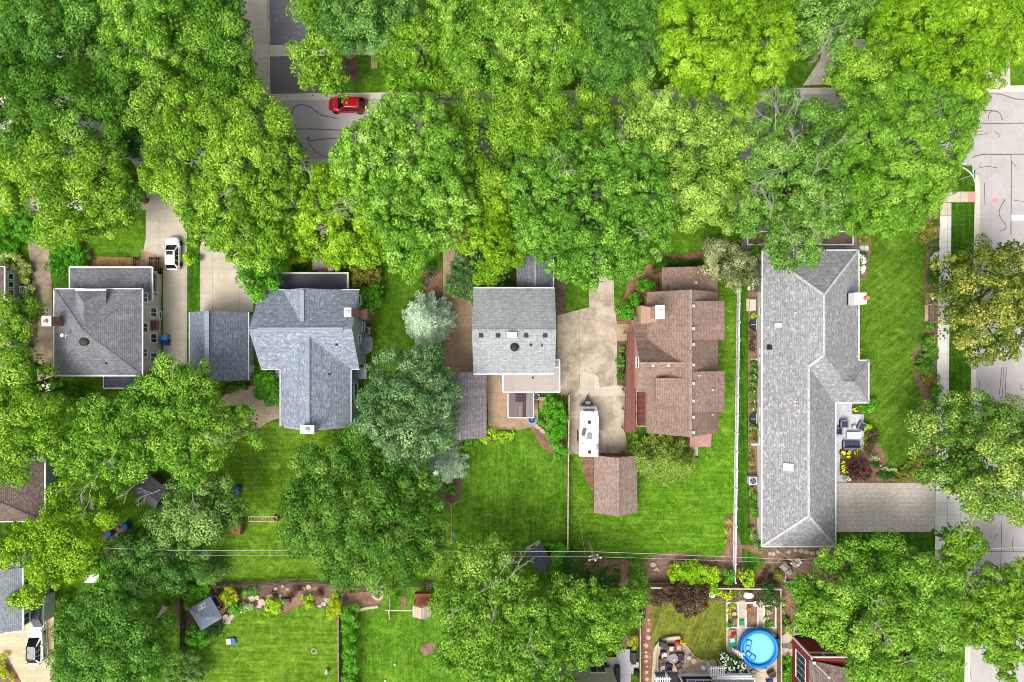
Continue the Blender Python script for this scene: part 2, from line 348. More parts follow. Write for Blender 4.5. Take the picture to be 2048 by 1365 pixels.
def conifer(name, label, m, H, px, py, rpx, layers=11, nb=11, L=.30, W=.11, droop=.18, cat='tree', dense=1.0, seed=1):
    base = P(px, py, H*.45); rm = rpx/16*(CH-H*.35)/CH; g = np.random.default_rng(seed)
    pos, nor, tan = [], [], []
    for k in range(layers):
        f = k/(layers-1); z = H*(.10+.86*f); rk = rm*(1-f)**.85*g.uniform(.92, 1.05)+.12; n = max(4, int(nb*(1-.55*f))); a0 = g.uniform(0, 6.28)
        for b in range(n):
            a = a0+2*np.pi*b/n+g.uniform(-.2, .2); r = rk*g.uniform(.72, 1.12); steps = max(3, int(r/.16))
            for t in np.linspace(.08, 1, steps):
                w = (1-t)*.42*r+.16; c = np.array([math.cos(a)*r*t, math.sin(a)*r*t, z-droop*r*t*t+.1*t])
                for sgn in (-1, 1):
                    q = max(2, int(w/.11*dense))
                    for u in np.linspace(0, 1, q):
                        aa = a+sgn*.85; p = c+np.array([math.cos(aa), math.sin(aa), .05])*w*u+g.normal(0, .035, 3)
                        pos.append(p); nor.append(g.normal(0, .45, 3)+[0, 0, 1]); tan.append([math.cos(aa), math.sin(aa), g.normal(0, .3)])
    pos = np.array(pos); nor = np.array(nor); tan = np.array(tan); n = len(pos); s = g.uniform(.7, 1.3, n)
    t = Thing(name, label, cat, (base[0], base[1], 0)); link('crown', leaf_mesh('crown', pos, nor, tan, L*s, W*s, .5+g.normal(0, .2, n), M[m]), t.o)
    mb = MB(); mb.cyl((0, 0, -.1), (0, 0, H*.93), .16, .02, 8); t.part('trunk', mb, M['bark'], world=False); return t
# ------------------------------------------------------------------ material list
M['lawn'] = grass('lawn', S(54, 92, 14), S(78, 118, 22), S(102, 142, 36))
M['lawn_bright'] = grass('lawn_bright', S(62, 106, 16), S(84, 126, 22), S(114, 150, 42), .03, R(90), 2.6, .3)
M['lawn_striped'] = grass('lawn_striped', S(64, 102, 14), S(88, 124, 24), S(118, 148, 46), .07, R(90), 1.5)
M['lawn_mottled'] = grass('lawn_mottled', S(56, 98, 14), S(80, 122, 24), S(110, 146, 42), .03, 0, 2.2, .3)
M['lawn_olive'] = grass('lawn_olive', S(88, 102, 26), S(112, 120, 42), S(132, 138, 60), .06, R(20), 1.8)
M['lawn_deep'] = grass('lawn_deep', S(62, 98, 14), S(82, 116, 26), S(106, 136, 46), .03, R(48), 1.3)
M['lawn_strip'] = grass('lawn_strip', S(44, 84, 10), S(58, 98, 14), S(76, 114, 26), .12, 0, .8)
M['soil'] = soil('soil', S(82, 64, 50), S(112, 88, 70))
M['mulch'] = soil('mulch', S(116, 88, 72), S(156, 126, 106), 7)
M['mulch_red'] = soil('mulch_red', S(134, 92, 72), S(164, 122, 98), 7)
M['mulch_dark'] = soil('mulch_dark', S(88, 70, 58), S(130, 108, 94), 6)
M['gravel'] = soil('gravel', S(150, 138, 116), S(206, 196, 178), 9)
M['straw'] = soil('straw', S(168, 126, 80), S(206, 164, 112), 6)
M['road'] = concrete('road', S(184, 177, 172), S(160, 153, 148), 60, 60, .45, .8)
M['kerb'] = concrete('kerb', S(220, 210, 194), S(184, 172, 154), 3.0, 50, .4, .6)
M['conc'] = concrete('conc', S(204, 192, 174), S(162, 146, 122), 3.4, 3.0, .4, .55)
M['conc_new'] = concrete('conc_new', S(238, 233, 225), S(214, 206, 194), 1.6, 1.55, .25, .62)
M['conc_walk'] = concrete('conc_walk', S(208, 196, 178), S(176, 160, 138), 1.6, 1.5, .4, .6)
M['conc_old'] = concrete('conc_old', S(194, 180, 160), S(134, 116, 94), 4.2, 5.0, .85, .5)
M['conc_tan'] = concrete('conc_tan', S(186, 160, 132), S(128, 98, 72), 2.0, 3.2, .6, .5)
M['conc_dark'] = concrete('conc_dark', S(172, 156, 132), S(112, 96, 76), 6, 4.4, .8, .5)
M['asphalt'] = concrete('asphalt', S(116, 112, 114), S(100, 96, 98), 90, 90, .5, .8)
M['orange_ramp'] = plain('orange_ramp', S(206, 150, 130), .9, 0, .12, 8)
def crackmat():
    t = NT('asphalt_old'); co = t.co(); v = t.n('TexVoronoi', feature='DISTANCE_TO_EDGE'); t.set(v.inputs['Vector'], t.n('MixRGB', blend_type='ADD', Fac=.35, Color1=co, Color2=t.n('TexNoise', Scale=1.6).outputs['Color']).outputs[0])
    v.inputs['Scale'].default_value = 1.5; n = t.noise(co, .8, 4); e = t.ramp(v.outputs[0], (0, (1, 1, 1, 1)), (.045, (0, 0, 0, 1)))
    c = t.mix(t.mul(e, t.val(n, 0, 1, .5, .62)), S(108, 106, 113), S(168, 160, 150)); f = t.noise(co, 12, 4, .8); c = t.mul(c, t.val(f, .8, 1.25)); return t.done(c, .9, 0, .2)
M['asphalt_old'] = crackmat()
M['tar'] = plain('tar', S(104, 99, 99), .7, 0, .2, 4)
M['white_line'] = plain('white_line', S(236, 234, 230), .6, 0, .06, 5)
M['pink_mark'] = plain('pink_mark', S(226, 150, 150), .8, 0, .1, 5)
M['orange_mark'] = plain('orange_mark', S(206, 116, 86), .8, 0, .2, 5)
M['paver_drive'] = pavers('paver_drive', S(222, 210, 196), S(204, 191, 178), S(176, 164, 152), .3, .16, .12)
M['paver_tan'] = pavers('paver_tan', S(214, 190, 158), S(196, 170, 138), S(168, 144, 116), 1.2, .42, .1)
M['paver_patio'] = pavers('paver_patio', S(206, 186, 164), S(186, 164, 140), S(150, 130, 110), .45, .25, .15)
M['paver_brick'] = pavers('paver_brick', S(204, 182, 158), S(190, 166, 142), S(170, 148, 126), .34, .2, .12)
M['bluestone'] = pavers('bluestone', S(200, 200, 204), S(178, 178, 184), S(150, 150, 150), 1.1, .8, .12)
M['greystone'] = pavers('greystone', S(140, 134, 132), S(124, 118, 118), S(104, 98, 98), .3, .2, .15)
M['deck_white'] = boards('deck_white', S(206, 204, 204), S(192, 190, 192), S(160, 158, 160), .16, .1)
M['deck_wood'] = boards('deck_wood', S(164, 106, 74), S(140, 88, 62), S(84, 52, 38), .14, .25)
M['deck_brown'] = boards('deck_brown', S(122, 78, 68), S(108, 68, 60), S(72, 42, 38), .15, .15, 8)
M['tinroof_brown'] = boards('tinroof_brown', S(124, 80, 72), S(114, 72, 65), S(84, 52, 48), .22, .12, 30)
M['wood_grey'] = boards('wood_grey', S(158, 142, 122), S(132, 116, 98), S(80, 68, 58), .15, .35, 3)
M['wood_dark'] = boards('wood_dark', S(98, 80, 66), S(78, 62, 52), S(40, 32, 26), .15, .35, 3)
M['wood_tan'] = boards('wood_tan', S(206, 184, 154), S(184, 158, 126), S(130, 106, 80), .18, .2, 3)
M['wood_pale'] = boards('wood_pale', S(208, 190, 172), S(190, 170, 150), S(140, 122, 104), .3, .15, 4)
M['stone'] = plain('stone', S(196, 178, 156), .9, 0, .3, 5)
M['stone_wall'] = pavers('stone_wall', S(200, 186, 166), S(180, 164, 142), S(140, 126, 108), .4, .2, .15)
M['white'] = plain('white', S(238, 238, 236), .5, 0, .05, 2)
M['vinyl'] = plain('vinyl', S(240, 240, 242), .4, 0, .04, 1.5)
M['offwhite'] = plain('offwhite', S(226, 220, 210), .6, 0, .08, 2)
M['black'] = plain('black', S(38, 38, 40), .5, 0, .2, 4)
M['dark'] = plain('dark', S(58, 52, 50), .6, 0, .2, 4)
M['grey'] = plain('grey', S(140, 140, 142), .5, 0, .12, 4)
M['ltgrey'] = plain('ltgrey', S(200, 202, 204), .5, 0, .08, 4)
M['metal'] = plain('metal', S(190, 192, 194), .35, .6, .1, 4)
M['glass'] = glassy('glass', S(50, 58, 70)); M['glass_black'] = glassy('glass_black', S(22, 24, 28), .05); M['skylight'] = glassy('skylight', S(206, 216, 222), .15)
M['brick_red'] = pavers('brick_red', S(166, 100, 82), S(140, 78, 62), S(180, 160, 146), .22, .08, .15)
M['brick_brown'] = pavers('brick_brown', S(134, 92, 80), S(104, 70, 62), S(160, 140, 128), .3, .12, .2)
M['brick_peach'] = pavers('brick_peach', S(206, 160, 136), S(190, 140, 116), S(196, 176, 160), .3, .1, .1)
M['rubber'] = plain('rubber', S(30, 30, 32), .8, 0, .15, 8)
M['red_paint'] = plain('red_paint', S(178, 22, 40), .22, .15, .04, 1, .7)
M['white_paint'] = plain('white_paint', S(240, 240, 240), .25, 0, .03, 1, .6)
M['blue'] = plain('blue', S(30, 88, 172), .5, 0, .1, 3); M['blue_sky'] = plain('blue_sky', S(66, 156, 226), .5, 0, .1, 3); M['navy'] = plain('navy', S(56, 62, 92), .8, 0, .15, 6); M['teal'] = plain('teal', S(26, 160, 168), .4, 0, .08, 3)
M['bin_blue'] = plain('bin_blue', S(28, 62, 110), .5, 0, .1, 3)
M['red'] = plain('red', S(206, 36, 44), .5, 0, .1, 3); M['yellow'] = plain('yellow', S(238, 214, 40), .7, 0, .12, 6); M['orange'] = plain('orange', S(226, 120, 50), .7, 0, .1, 4); M['green_mat'] = plain('green_mat', S(40, 150, 110), .8, 0, .12, 6)
M['cream_top'] = plain('cream_top', S(232, 190, 132), .5, 0, .06, 4)
M['bloom_white'] = plain('bloom_white', S(238, 238, 230), .8, 0, .08, 6); M['bloom_pink'] = plain('bloom_pink', S(228, 196, 196), .8, 0, .1, 6); M['bloom_orange'] = plain('bloom_orange', S(232, 120, 60), .8, 0, .1, 6); M['bloom_red'] = plain('bloom_red', S(196, 50, 50), .8, 0, .1, 6)
M['wicker'] = plain('wicker', S(116, 92, 80), .8, 0, .25, 12); M['wicker_grey'] = plain('wicker_grey', S(140, 142, 152), .7, 0, .15, 10); M['cushion'] = plain('cushion', S(60, 62, 88), .85, 0, .12, 8); M['linen'] = plain('linen', S(206, 196, 186), .85, 0, .1, 6)
M['tarp_dark'] = plain('tarp_dark', S(66, 66, 70), .7, 0, .15, 3)
M['siding_white'] = boards('siding_white', S(228, 226, 222), S(224, 222, 218), S(196, 192, 188), .16, .05, 50)
M['siding_beige'] = boards('siding_beige', S(200, 192, 182), S(196, 188, 178), S(166, 158, 148), .16, .06, 50)
M['siding_grey'] = boards('siding_grey', S(172, 178, 184), S(168, 174, 180), S(140, 146, 152), .14, .06, 50)
M['siding_red'] = boards('siding_red', S(148, 58, 58), S(142, 54, 54), S(112, 40, 42), .16, .06, 50)
M['siding_navy'] = boards('siding_navy', S(48, 58, 92), S(44, 54, 86), S(30, 38, 62), .16, .06, 50)
M['siding_peach'] = boards('siding_peach', S(206, 162, 140), S(200, 156, 134), S(170, 128, 108), .2, .06, 50)
M['roof_a'] = shingle('roof_a', S(136, 136, 140), S(121, 121, 125), S(96, 96, 100), .34, .2, .2, None, .12)
M['roof_b'] = shingle('roof_b', S(150, 157, 168), S(128, 136, 147), S(106, 112, 122), .32, .2, .1, S(186, 193, 202))
M['roof_b2'] = shingle('roof_b2', S(132, 138, 148), S(115, 121, 131), S(94, 100, 110), .32, .2, .1, S(156, 163, 174))
M['roof_c'] = shingle('roof_c', S(162, 165, 165), S(152, 155, 155), S(127, 130, 131), .32, .2, .06, None, .05)
M['roof_c2'] = shingle('roof_c2', S(128, 132, 136), S(110, 114, 118), S(84, 88, 92), .32, .2, .12, None)
M['roof_c3'] = shingle('roof_c3', S(152, 146, 148), S(136, 130, 132), S(112, 106, 108), .32, .2, .16, None, .2)
M['roof_d'] = shingle('roof_d', S(150, 127, 113), S(138, 116, 103), S(114, 94, 84), .34, .2, .1, S(162, 140, 126), .1)
M['roof_d2'] = shingle('roof_d2', S(162, 140, 127), S(149, 128, 116), S(124, 105, 95), .34, .2, .08, S(172, 150, 138), .08)
M['roof_e'] = shingle('roof_e', S(156, 155, 156), S(140, 139, 140), S(116, 115, 116), .34, .2, .08, S(194, 193, 195))
M['roof_e_cap'] = shingle('roof_e_cap', S(200, 197, 195), S(180, 178, 176), S(150, 148, 146), .34, .3, .05)
M['roof_f'] = shingle('roof_f', S(128, 112, 104), S(112, 96, 90), S(84, 72, 68), .34, .2, .16, S(150, 134, 124))
M['roof_g'] = shingle('roof_g', S(152, 158, 160), S(136, 142, 146), S(110, 114, 118), .34, .2, .1)
M['roof_s'] = shingle('roof_s', S(104, 104, 112), S(90, 90, 98), S(66, 66, 74), .34, .2, .14)
M['roof_pav'] = shingle('roof_pav', S(122, 132, 148), S(110, 120, 136), S(94, 104, 120), 3, .35, .08)
M['membrane'] = plain('membrane', S(74, 74, 86), .6, 0, .2, .7)
M['membrane_tan'] = concrete('membrane_tan', S(176, 164, 156), S(156, 142, 132), 3.4, 6, .35, .8)
M['cap_b'] = boards('cap_b', S(150, 158, 168), S(136, 144, 154), S(84, 90, 100), .3, .05, 40)
M['bark'] = plain('bark', S(112, 94, 76), .9, 0, .35, 4); M['deadwood'] = plain('deadwood', S(160, 152, 142), .9, 0, .2, 5); M['pole_wood'] = plain('pole_wood', S(164, 148, 130), .9, 0, .2, 3)
# leaves
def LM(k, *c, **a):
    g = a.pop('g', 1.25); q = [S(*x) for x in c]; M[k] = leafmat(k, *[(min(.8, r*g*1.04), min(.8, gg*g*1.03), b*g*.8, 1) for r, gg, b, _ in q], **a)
LM('lf_yg', (64, 106, 24), (118, 160, 48), (166, 194, 86)); LM('lf_yellow', (72, 114, 20), (128, 168, 40), (174, 200, 80)); LM('lf_bright', (66, 110, 26), (120, 162, 50), (164, 194, 94))
LM('lf_mid', (48, 92, 28), (94, 140, 48), (138, 172, 84)); LM('lf_dark', (52, 90, 40), (92, 136, 66), (132, 168, 100)); LM('lf_blue', (52, 96, 36), (98, 146, 62), (142, 180, 98))
LM('lf_silver', (66, 112, 30), (114, 162, 52), (170, 202, 112), rough=.5, spec=.15); LM('lf_silver2', (58, 104, 30), (98, 148, 48), (150, 188, 94), rough=.5, spec=.15)
LM('lf_locy', (74, 116, 20), (122, 164, 38), (162, 194, 74)); LM('lf_locg', (64, 110, 28), (110, 154, 52), (152, 186, 90)); LM('lf_elm', (60, 100, 38), (106, 148, 66), (150, 182, 104))
LM('lf_oak', (52, 88, 54), (98, 134, 90), (150, 180, 132), trans=.06); LM('lf_pale', (74, 112, 36), (130, 166, 68), (178, 200, 112)); LM('lf_light', (64, 112, 30), (118, 162, 58), (168, 196, 100)); LM('lf_maple', (62, 108, 32), (112, 156, 56), (168, 194, 104))
LM('lf_olive', (54, 80, 26), (112, 128, 54), (202, 188, 114), trans=.06); LM('lf_olive2', (52, 90, 30), (108, 144, 60), (188, 196, 116), trans=.06); LM('lf_gg', (58, 100, 44), (108, 146, 76), (160, 184, 118)); LM('lf_big', (44, 88, 28), (90, 134, 52), (140, 170, 92))
LM('lf_spruce', (116, 142, 124), (164, 186, 170), (200, 214, 200), trans=0, g=1.35); LM('lf_cedar', (62, 92, 34), (118, 142, 62), (160, 176, 92), trans=.05); LM('lf_sage', (78, 92, 62), (132, 142, 104), (178, 180, 142), trans=.1); LM('lf_holly', (36, 74, 30), (66, 112, 50), (108, 146, 80), trans=.08, rough=.3, spec=.5)
LM('lf_arb', (36, 72, 32), (60, 100, 42), (84, 124, 56), trans=.05); LM('lf_purple', (52, 34, 38), (86, 56, 60), (122, 88, 88)); LM('lf_brown', (62, 46, 42), (96, 76, 66), (130, 112, 92)); LM('lf_lime', (106, 156, 20), (156, 196, 44), (196, 222, 92)); LM('lf_green', (50, 112, 24), (92, 158, 44), (134, 186, 78)); LM('lf_lemon', (120, 146, 28), (174, 190, 48), (212, 216, 88)); LM('lf_var', (124, 148, 70), (176, 192, 116), (212, 218, 162)); LM('lf_hosta', (120, 156, 112), (172, 196, 156), (206, 220, 188)); LM('lf_box', (58, 100, 26), (98, 140, 46), (134, 168, 76), trans=.06); LM('lf_deep', (34, 74, 26), (62, 108, 40), (92, 136, 62)); LM('lf_red', (140, 40, 30), (190, 90, 40), (226, 160, 60)); LM('lf_grassy', (60, 92, 54), (94, 126, 84), (130, 156, 118)); LM('lf_olb', (92, 100, 40), (132, 136, 64), (162, 160, 92))

# ------------------------------------------------------------------ ground, streets, walks
yN = lambda x: 188-.0111*(x-550)
yS = lambda x: 331-.0105*(x-630)
xW = lambda y: 1949-.0215*(y-410)
mb = MB(); mb.boxr(-3000, 3000, -3000, 3000, -.6, -.3); struct('terrain', mb, M['lawn'])
FAR = 4200
# the street surface (T junction), 12 cm below the kerb tops
mb = MB(); mb.flat(PG([(-FAR, yN(-FAR)-4), (5000, yN(5000)-4), (5000, yS(5000)+60), (2150, 420), (2080, 4000), (1860, 4000), (xW(420)-8, 420), (1900, yS(1900)+6), (-FAR, yS(-FAR)+6)]), -.12)
road = struct('street', mb, M['road'])
def road_lines(name, mat, strokes, z=-.116):
    mb = MB()
    for pts, wd in strokes:
        q = PG(pts); w2 = wd/42
        # smooth the stroke
        sm = []
        for i in range(len(q)-1):
            p0 = q[max(0, i-1)]; p1 = q[i]; p2 = q[i+1]; p3 = q[min(len(q)-1, i+2)]
            for t in (0, .25, .5, .75):
                sm.append(tuple(.5*(2*p1[k]+(p2[k]-p0[k])*t+(2*p0[k]-5*p1[k]+4*p2[k]-p3[k])*t*t+(3*p1[k]-p0[k]-3*p2[k]+p3[k])*t**3) for k in (0, 1)))
        sm.append(q[-1]); L, Rr = [], []
        for i, p in enumerate(sm):
            a = sm[max(0, i-1)]; b = sm[min(len(sm)-1, i+1)]; dx, dy = b[0]-a[0], b[1]-a[1]; l = math.hypot(dx, dy) or 1; ww = w2*(.75+.5*((i*37) % 10)/10)
            L.append((p[0]-dy/l*ww, p[1]+dx/l*ww, z)); Rr.append((p[0]+dy/l*ww, p[1]-dx/l*ww, z))
        for i in range(len(sm)-1): mb.quad(Rr[i], Rr[i+1], L[i+1], L[i])
    o = link(name, mb.mesh(name, [mat]), road); return o
road_lines('tar_lines', M['tar'], [
 ([(582, 233), (587, 216), (602, 209), (622, 215), (640, 229), (660, 234), (676, 238)], 2.6), ([(585, 259), (620, 258), (680, 260), (760, 262)], 2.6), ([(612, 278), (622, 281), (650, 278), (690, 276), (740, 280)], 3), ([(614, 278), (618, 274)], 4),
 ([(615, 283), (630, 303), (650, 313), (675, 316)], 2.2), ([(1960, 188), (2000, 188), (2030, 197), (2060, 200)], 2.4), ([(1950, 222), (1975, 221), (1998, 224), (2006, 240)], 2.6), ([(1978, 238), (1980, 226), (1990, 221)], 2), ([(1930, 247), (1990, 247), (2060, 246)], 2.2), ([(1940, 264), (1968, 262)], 1.8), ([(1955, 270), (1978, 267)], 1.6), ([(1990, 263), (1998, 268), (2000, 274)], 1.8),
 ([(1946, 315), (1965, 309), (2000, 309), (2070, 308)], 2.8), ([(2024, 310), (2024, 322), (2034, 334)], 1.8), ([(2024, 322), (2024, 380), (2023, 470)], 2.2), ([(1960, 334), (1963, 324)], 1.4), ([(1960, 336), (1976, 333), (1996, 336)], 1.8), ([(1970, 365), (1971, 411)], 1.8), ([(2012, 398), (2000, 420), (2002, 435), (2013, 450), (2011, 459), (2000, 461)], 2.2), ([(2028, 400), (2050, 404)], 1.6),
 ([(2005, 735), (2003, 760), (2000, 790)], 2), ([(2014, 735), (2012, 780), (2010, 840)], 2), ([(2000, 796), (2006, 790), (2008, 735)], 1.6), ([(1960, 760), (1960, 790)], 1.4), ([(2048, 770), (2042, 774), (2044, 780), (2052, 778)], 1.6), ([(2028, 797), (2034, 803), (2032, 815)], 1.8), ([(2005, 1040), (2003, 1130), (2002, 1200)], 1.8), ([(1990, 1080), (1991, 1074), (1997, 1070)], 1.6), ([(2028, 1072), (2026, 1090), (2028, 1104)], 1.6), ([(1955, 1104), (2060, 1104)], 1.4), ([(1955, 1141), (1990, 1144)], 2.6), ([(1956, 1118), (1964, 1140)], 1.2), ([(1990, 1290), (2002, 1330), (2000, 1365)], 1.6), ([(1941, 1340), (1944, 1358)], 1.4), ([(2050, 1120), (2052, 1200)], 1.4),
 ([(268, 312), (275, 320), (284, 321)], 2.2), ([(1515, 232), (1560, 233), (1600, 236)], 2), ([(1660, 268), (1700, 270)], 2), ([(1515, 252), (1570, 254)], 1.6)])
mb = MB(); q = PG([(2024, 431), (2060, 431), (2060, 441), (2024, 441)]); mb.flat(q, -.114); link('stop_line', mb.mesh('stop_line', [M['white_line']]), road)
mb = MB(); mb.prism([(P(1992, 401)[0]+.4*math.cos(i*.63)*(1+.2*(i % 3)), P(1992, 401)[1]+.35*math.sin(i*.63)) for i in range(10)], -.118, -.113); link('paint_mark', mb.mesh('paint_mark', [M['pink_mark']]), road)
# the two blocks of land
arc = [(xW(372)-48+48*math.sin(a), 372-40*math.cos(a)+0) for a in np.linspace(.15, math.pi/2, 9)]
south = [(-FAR, yS(-FAR)), (1850, yS(1850))]+arc+[(xW(700), 700), (xW(4000), 4000), (-FAR, 4000)]
north = [(-FAR, -FAR), (5000, -FAR), (5000, yN(5000)), (-FAR, yN(-FAR))]
mb = MB(); mb.prism(PG(south), -.28, 0); struct('lawn', mb, M['lawn'])
mb = MB(); mb.prism(PG(north), -.28, 0); struct('lawn', mb, M['lawn'])
mb = MB(); mb.prism(PG([(2082, 420), (5000, 380), (5000, 4000), (2060, 4000)]), -.28, 0); struct('lawn', mb, M['lawn'])
def offset(pts, d):
    out = []
    for i, p in enumerate(pts):
        a = pts[max(0, i-1)]; b = pts[min(len(pts)-1, i+1)]; dx, dy = b[0]-a[0], b[1]-a[1]; l = math.hypot(dx, dy); out.append((p[0]+dy/l*d, p[1]-dx/l*d))
    return out
def kerb(line):                               # line runs with the street on its left in photo space
    a = PG(line); b = PG(offset(line, 3)); c = PG(offset(line, 12)); mb = MB()
    for i in range(len(a)-1):
        mb.loft([[a[k]+(-.2,), a[k]+(.025,), b[k]+(.02,), b[k]+(-.1,), b[k]+(-.2,)] for k in (i, i+1)]); mb.quad(b[i]+(-.105,), c[i]+(-.112,), c[i+1]+(-.112,), b[i+1]+(-.105,))
    return struct('kerb', mb, M['kerb'])
kerb([(5000, yN(5000)), (2000, yN(2000)), (1000, yN(1000)), (-FAR, yN(-FAR))][::-1][::-1])
kerb([(-FAR, yS(-FAR)), (600, yS(600)), (1850, yS(1850))]+arc+[(xW(500), 500), (xW(900), 900), (xW(1400), 1400), (xW(4000), 4000)])
Z = {'lawn': .004, 'bed': .024, 'drive': .056, 'walk': .072, 'top': .10}
def sheet(name, m, pts, lvl): mb = MB(); mb.flat(PG(pts), Z[lvl]); Z[lvl] += .0007; return struct(name, mb, M[m])
def blob(pts, k=4):                           # rounded outline through the points
    q = []; n = len(pts)
    for i in range(n):
        p0, p1, p2, p3 = pts[i-1], pts[i], pts[(i+1) % n], pts[(i+2) % n]
        for j in range(k):
            t = j/k; q.append(tuple(.5*(2*p1[c]+(p2[c]-p0[c])*t+(2*p0[c]-5*p1[c]+4*p2[c]-p3[c])*t*t+(3*p1[c]-p0[c]-3*p2[c]+p3[c])*t**3) for c in (0, 1)))
    return q
# lawns with their own look; one strip is darkened as tree shade
sheet('lawn', 'lawn_bright', [(1137, 905), (1257, 910), (1470, 580), (1474, 1040), (1472, 1120), (1137, 1114)], 'lawn')
sheet('lawn', 'lawn_bright', [(1438, 470), (1474, 470), (1474, 900), (1438, 900)], 'lawn')
sheet('lawn', 'lawn_mottled', [(905, 860), (1133, 860), (1133, 1114), (905, 1114)], 'lawn')
sheet('lawn', 'lawn_striped', [(375, 760), (905, 760), (905, 1165), (375, 1165)], 'lawn')
sheet('lawn', 'lawn_striped', [(372, 1175), (683, 1165), (683, 1420), (372, 1420)], 'lawn')
sheet('lawn', 'lawn_mottled', [(690, 1170), (900, 1170), (900, 1420), (690, 1420)], 'lawn')
sheet('lawn', 'lawn_olive', [(1304, 1180), (1452, 1180), (1460, 1360), (1304, 1360)], 'lawn')
sheet('lawn', 'lawn_deep', [(1718, 420), (1880, 420), (1880, 960), (1672, 960)], 'lawn')
sheet('lawn', 'lawn_strip', [(1900, 330), (1944, 332), (1952, 420), (xW(900)-1, 900), (xW(1090), 1090), (1888, 1090), (1900, 700)], 'lawn')
sheet('lawn', 'lawn_strip', [(1474, 470), (1500, 470), (1500, 1060), (1540, 1110), (1474, 1160)], 'lawn')
sheet('lawn', 'lawn_strip', [(1672, 1062), (1870, 1062), (1870, 1110), (1672, 1110)], 'lawn')  # shade of the maple beside the drive, put into the grass colour
sheet('lawn', 'lawn_strip', [(374, 520), (401, 520), (380, 760), (374, 760)], 'lawn')
sheet('lawn', 'lawn_bright', [(180, 420), (291, 420), (288, 470), (280, 516), (180, 516)], 'lawn')
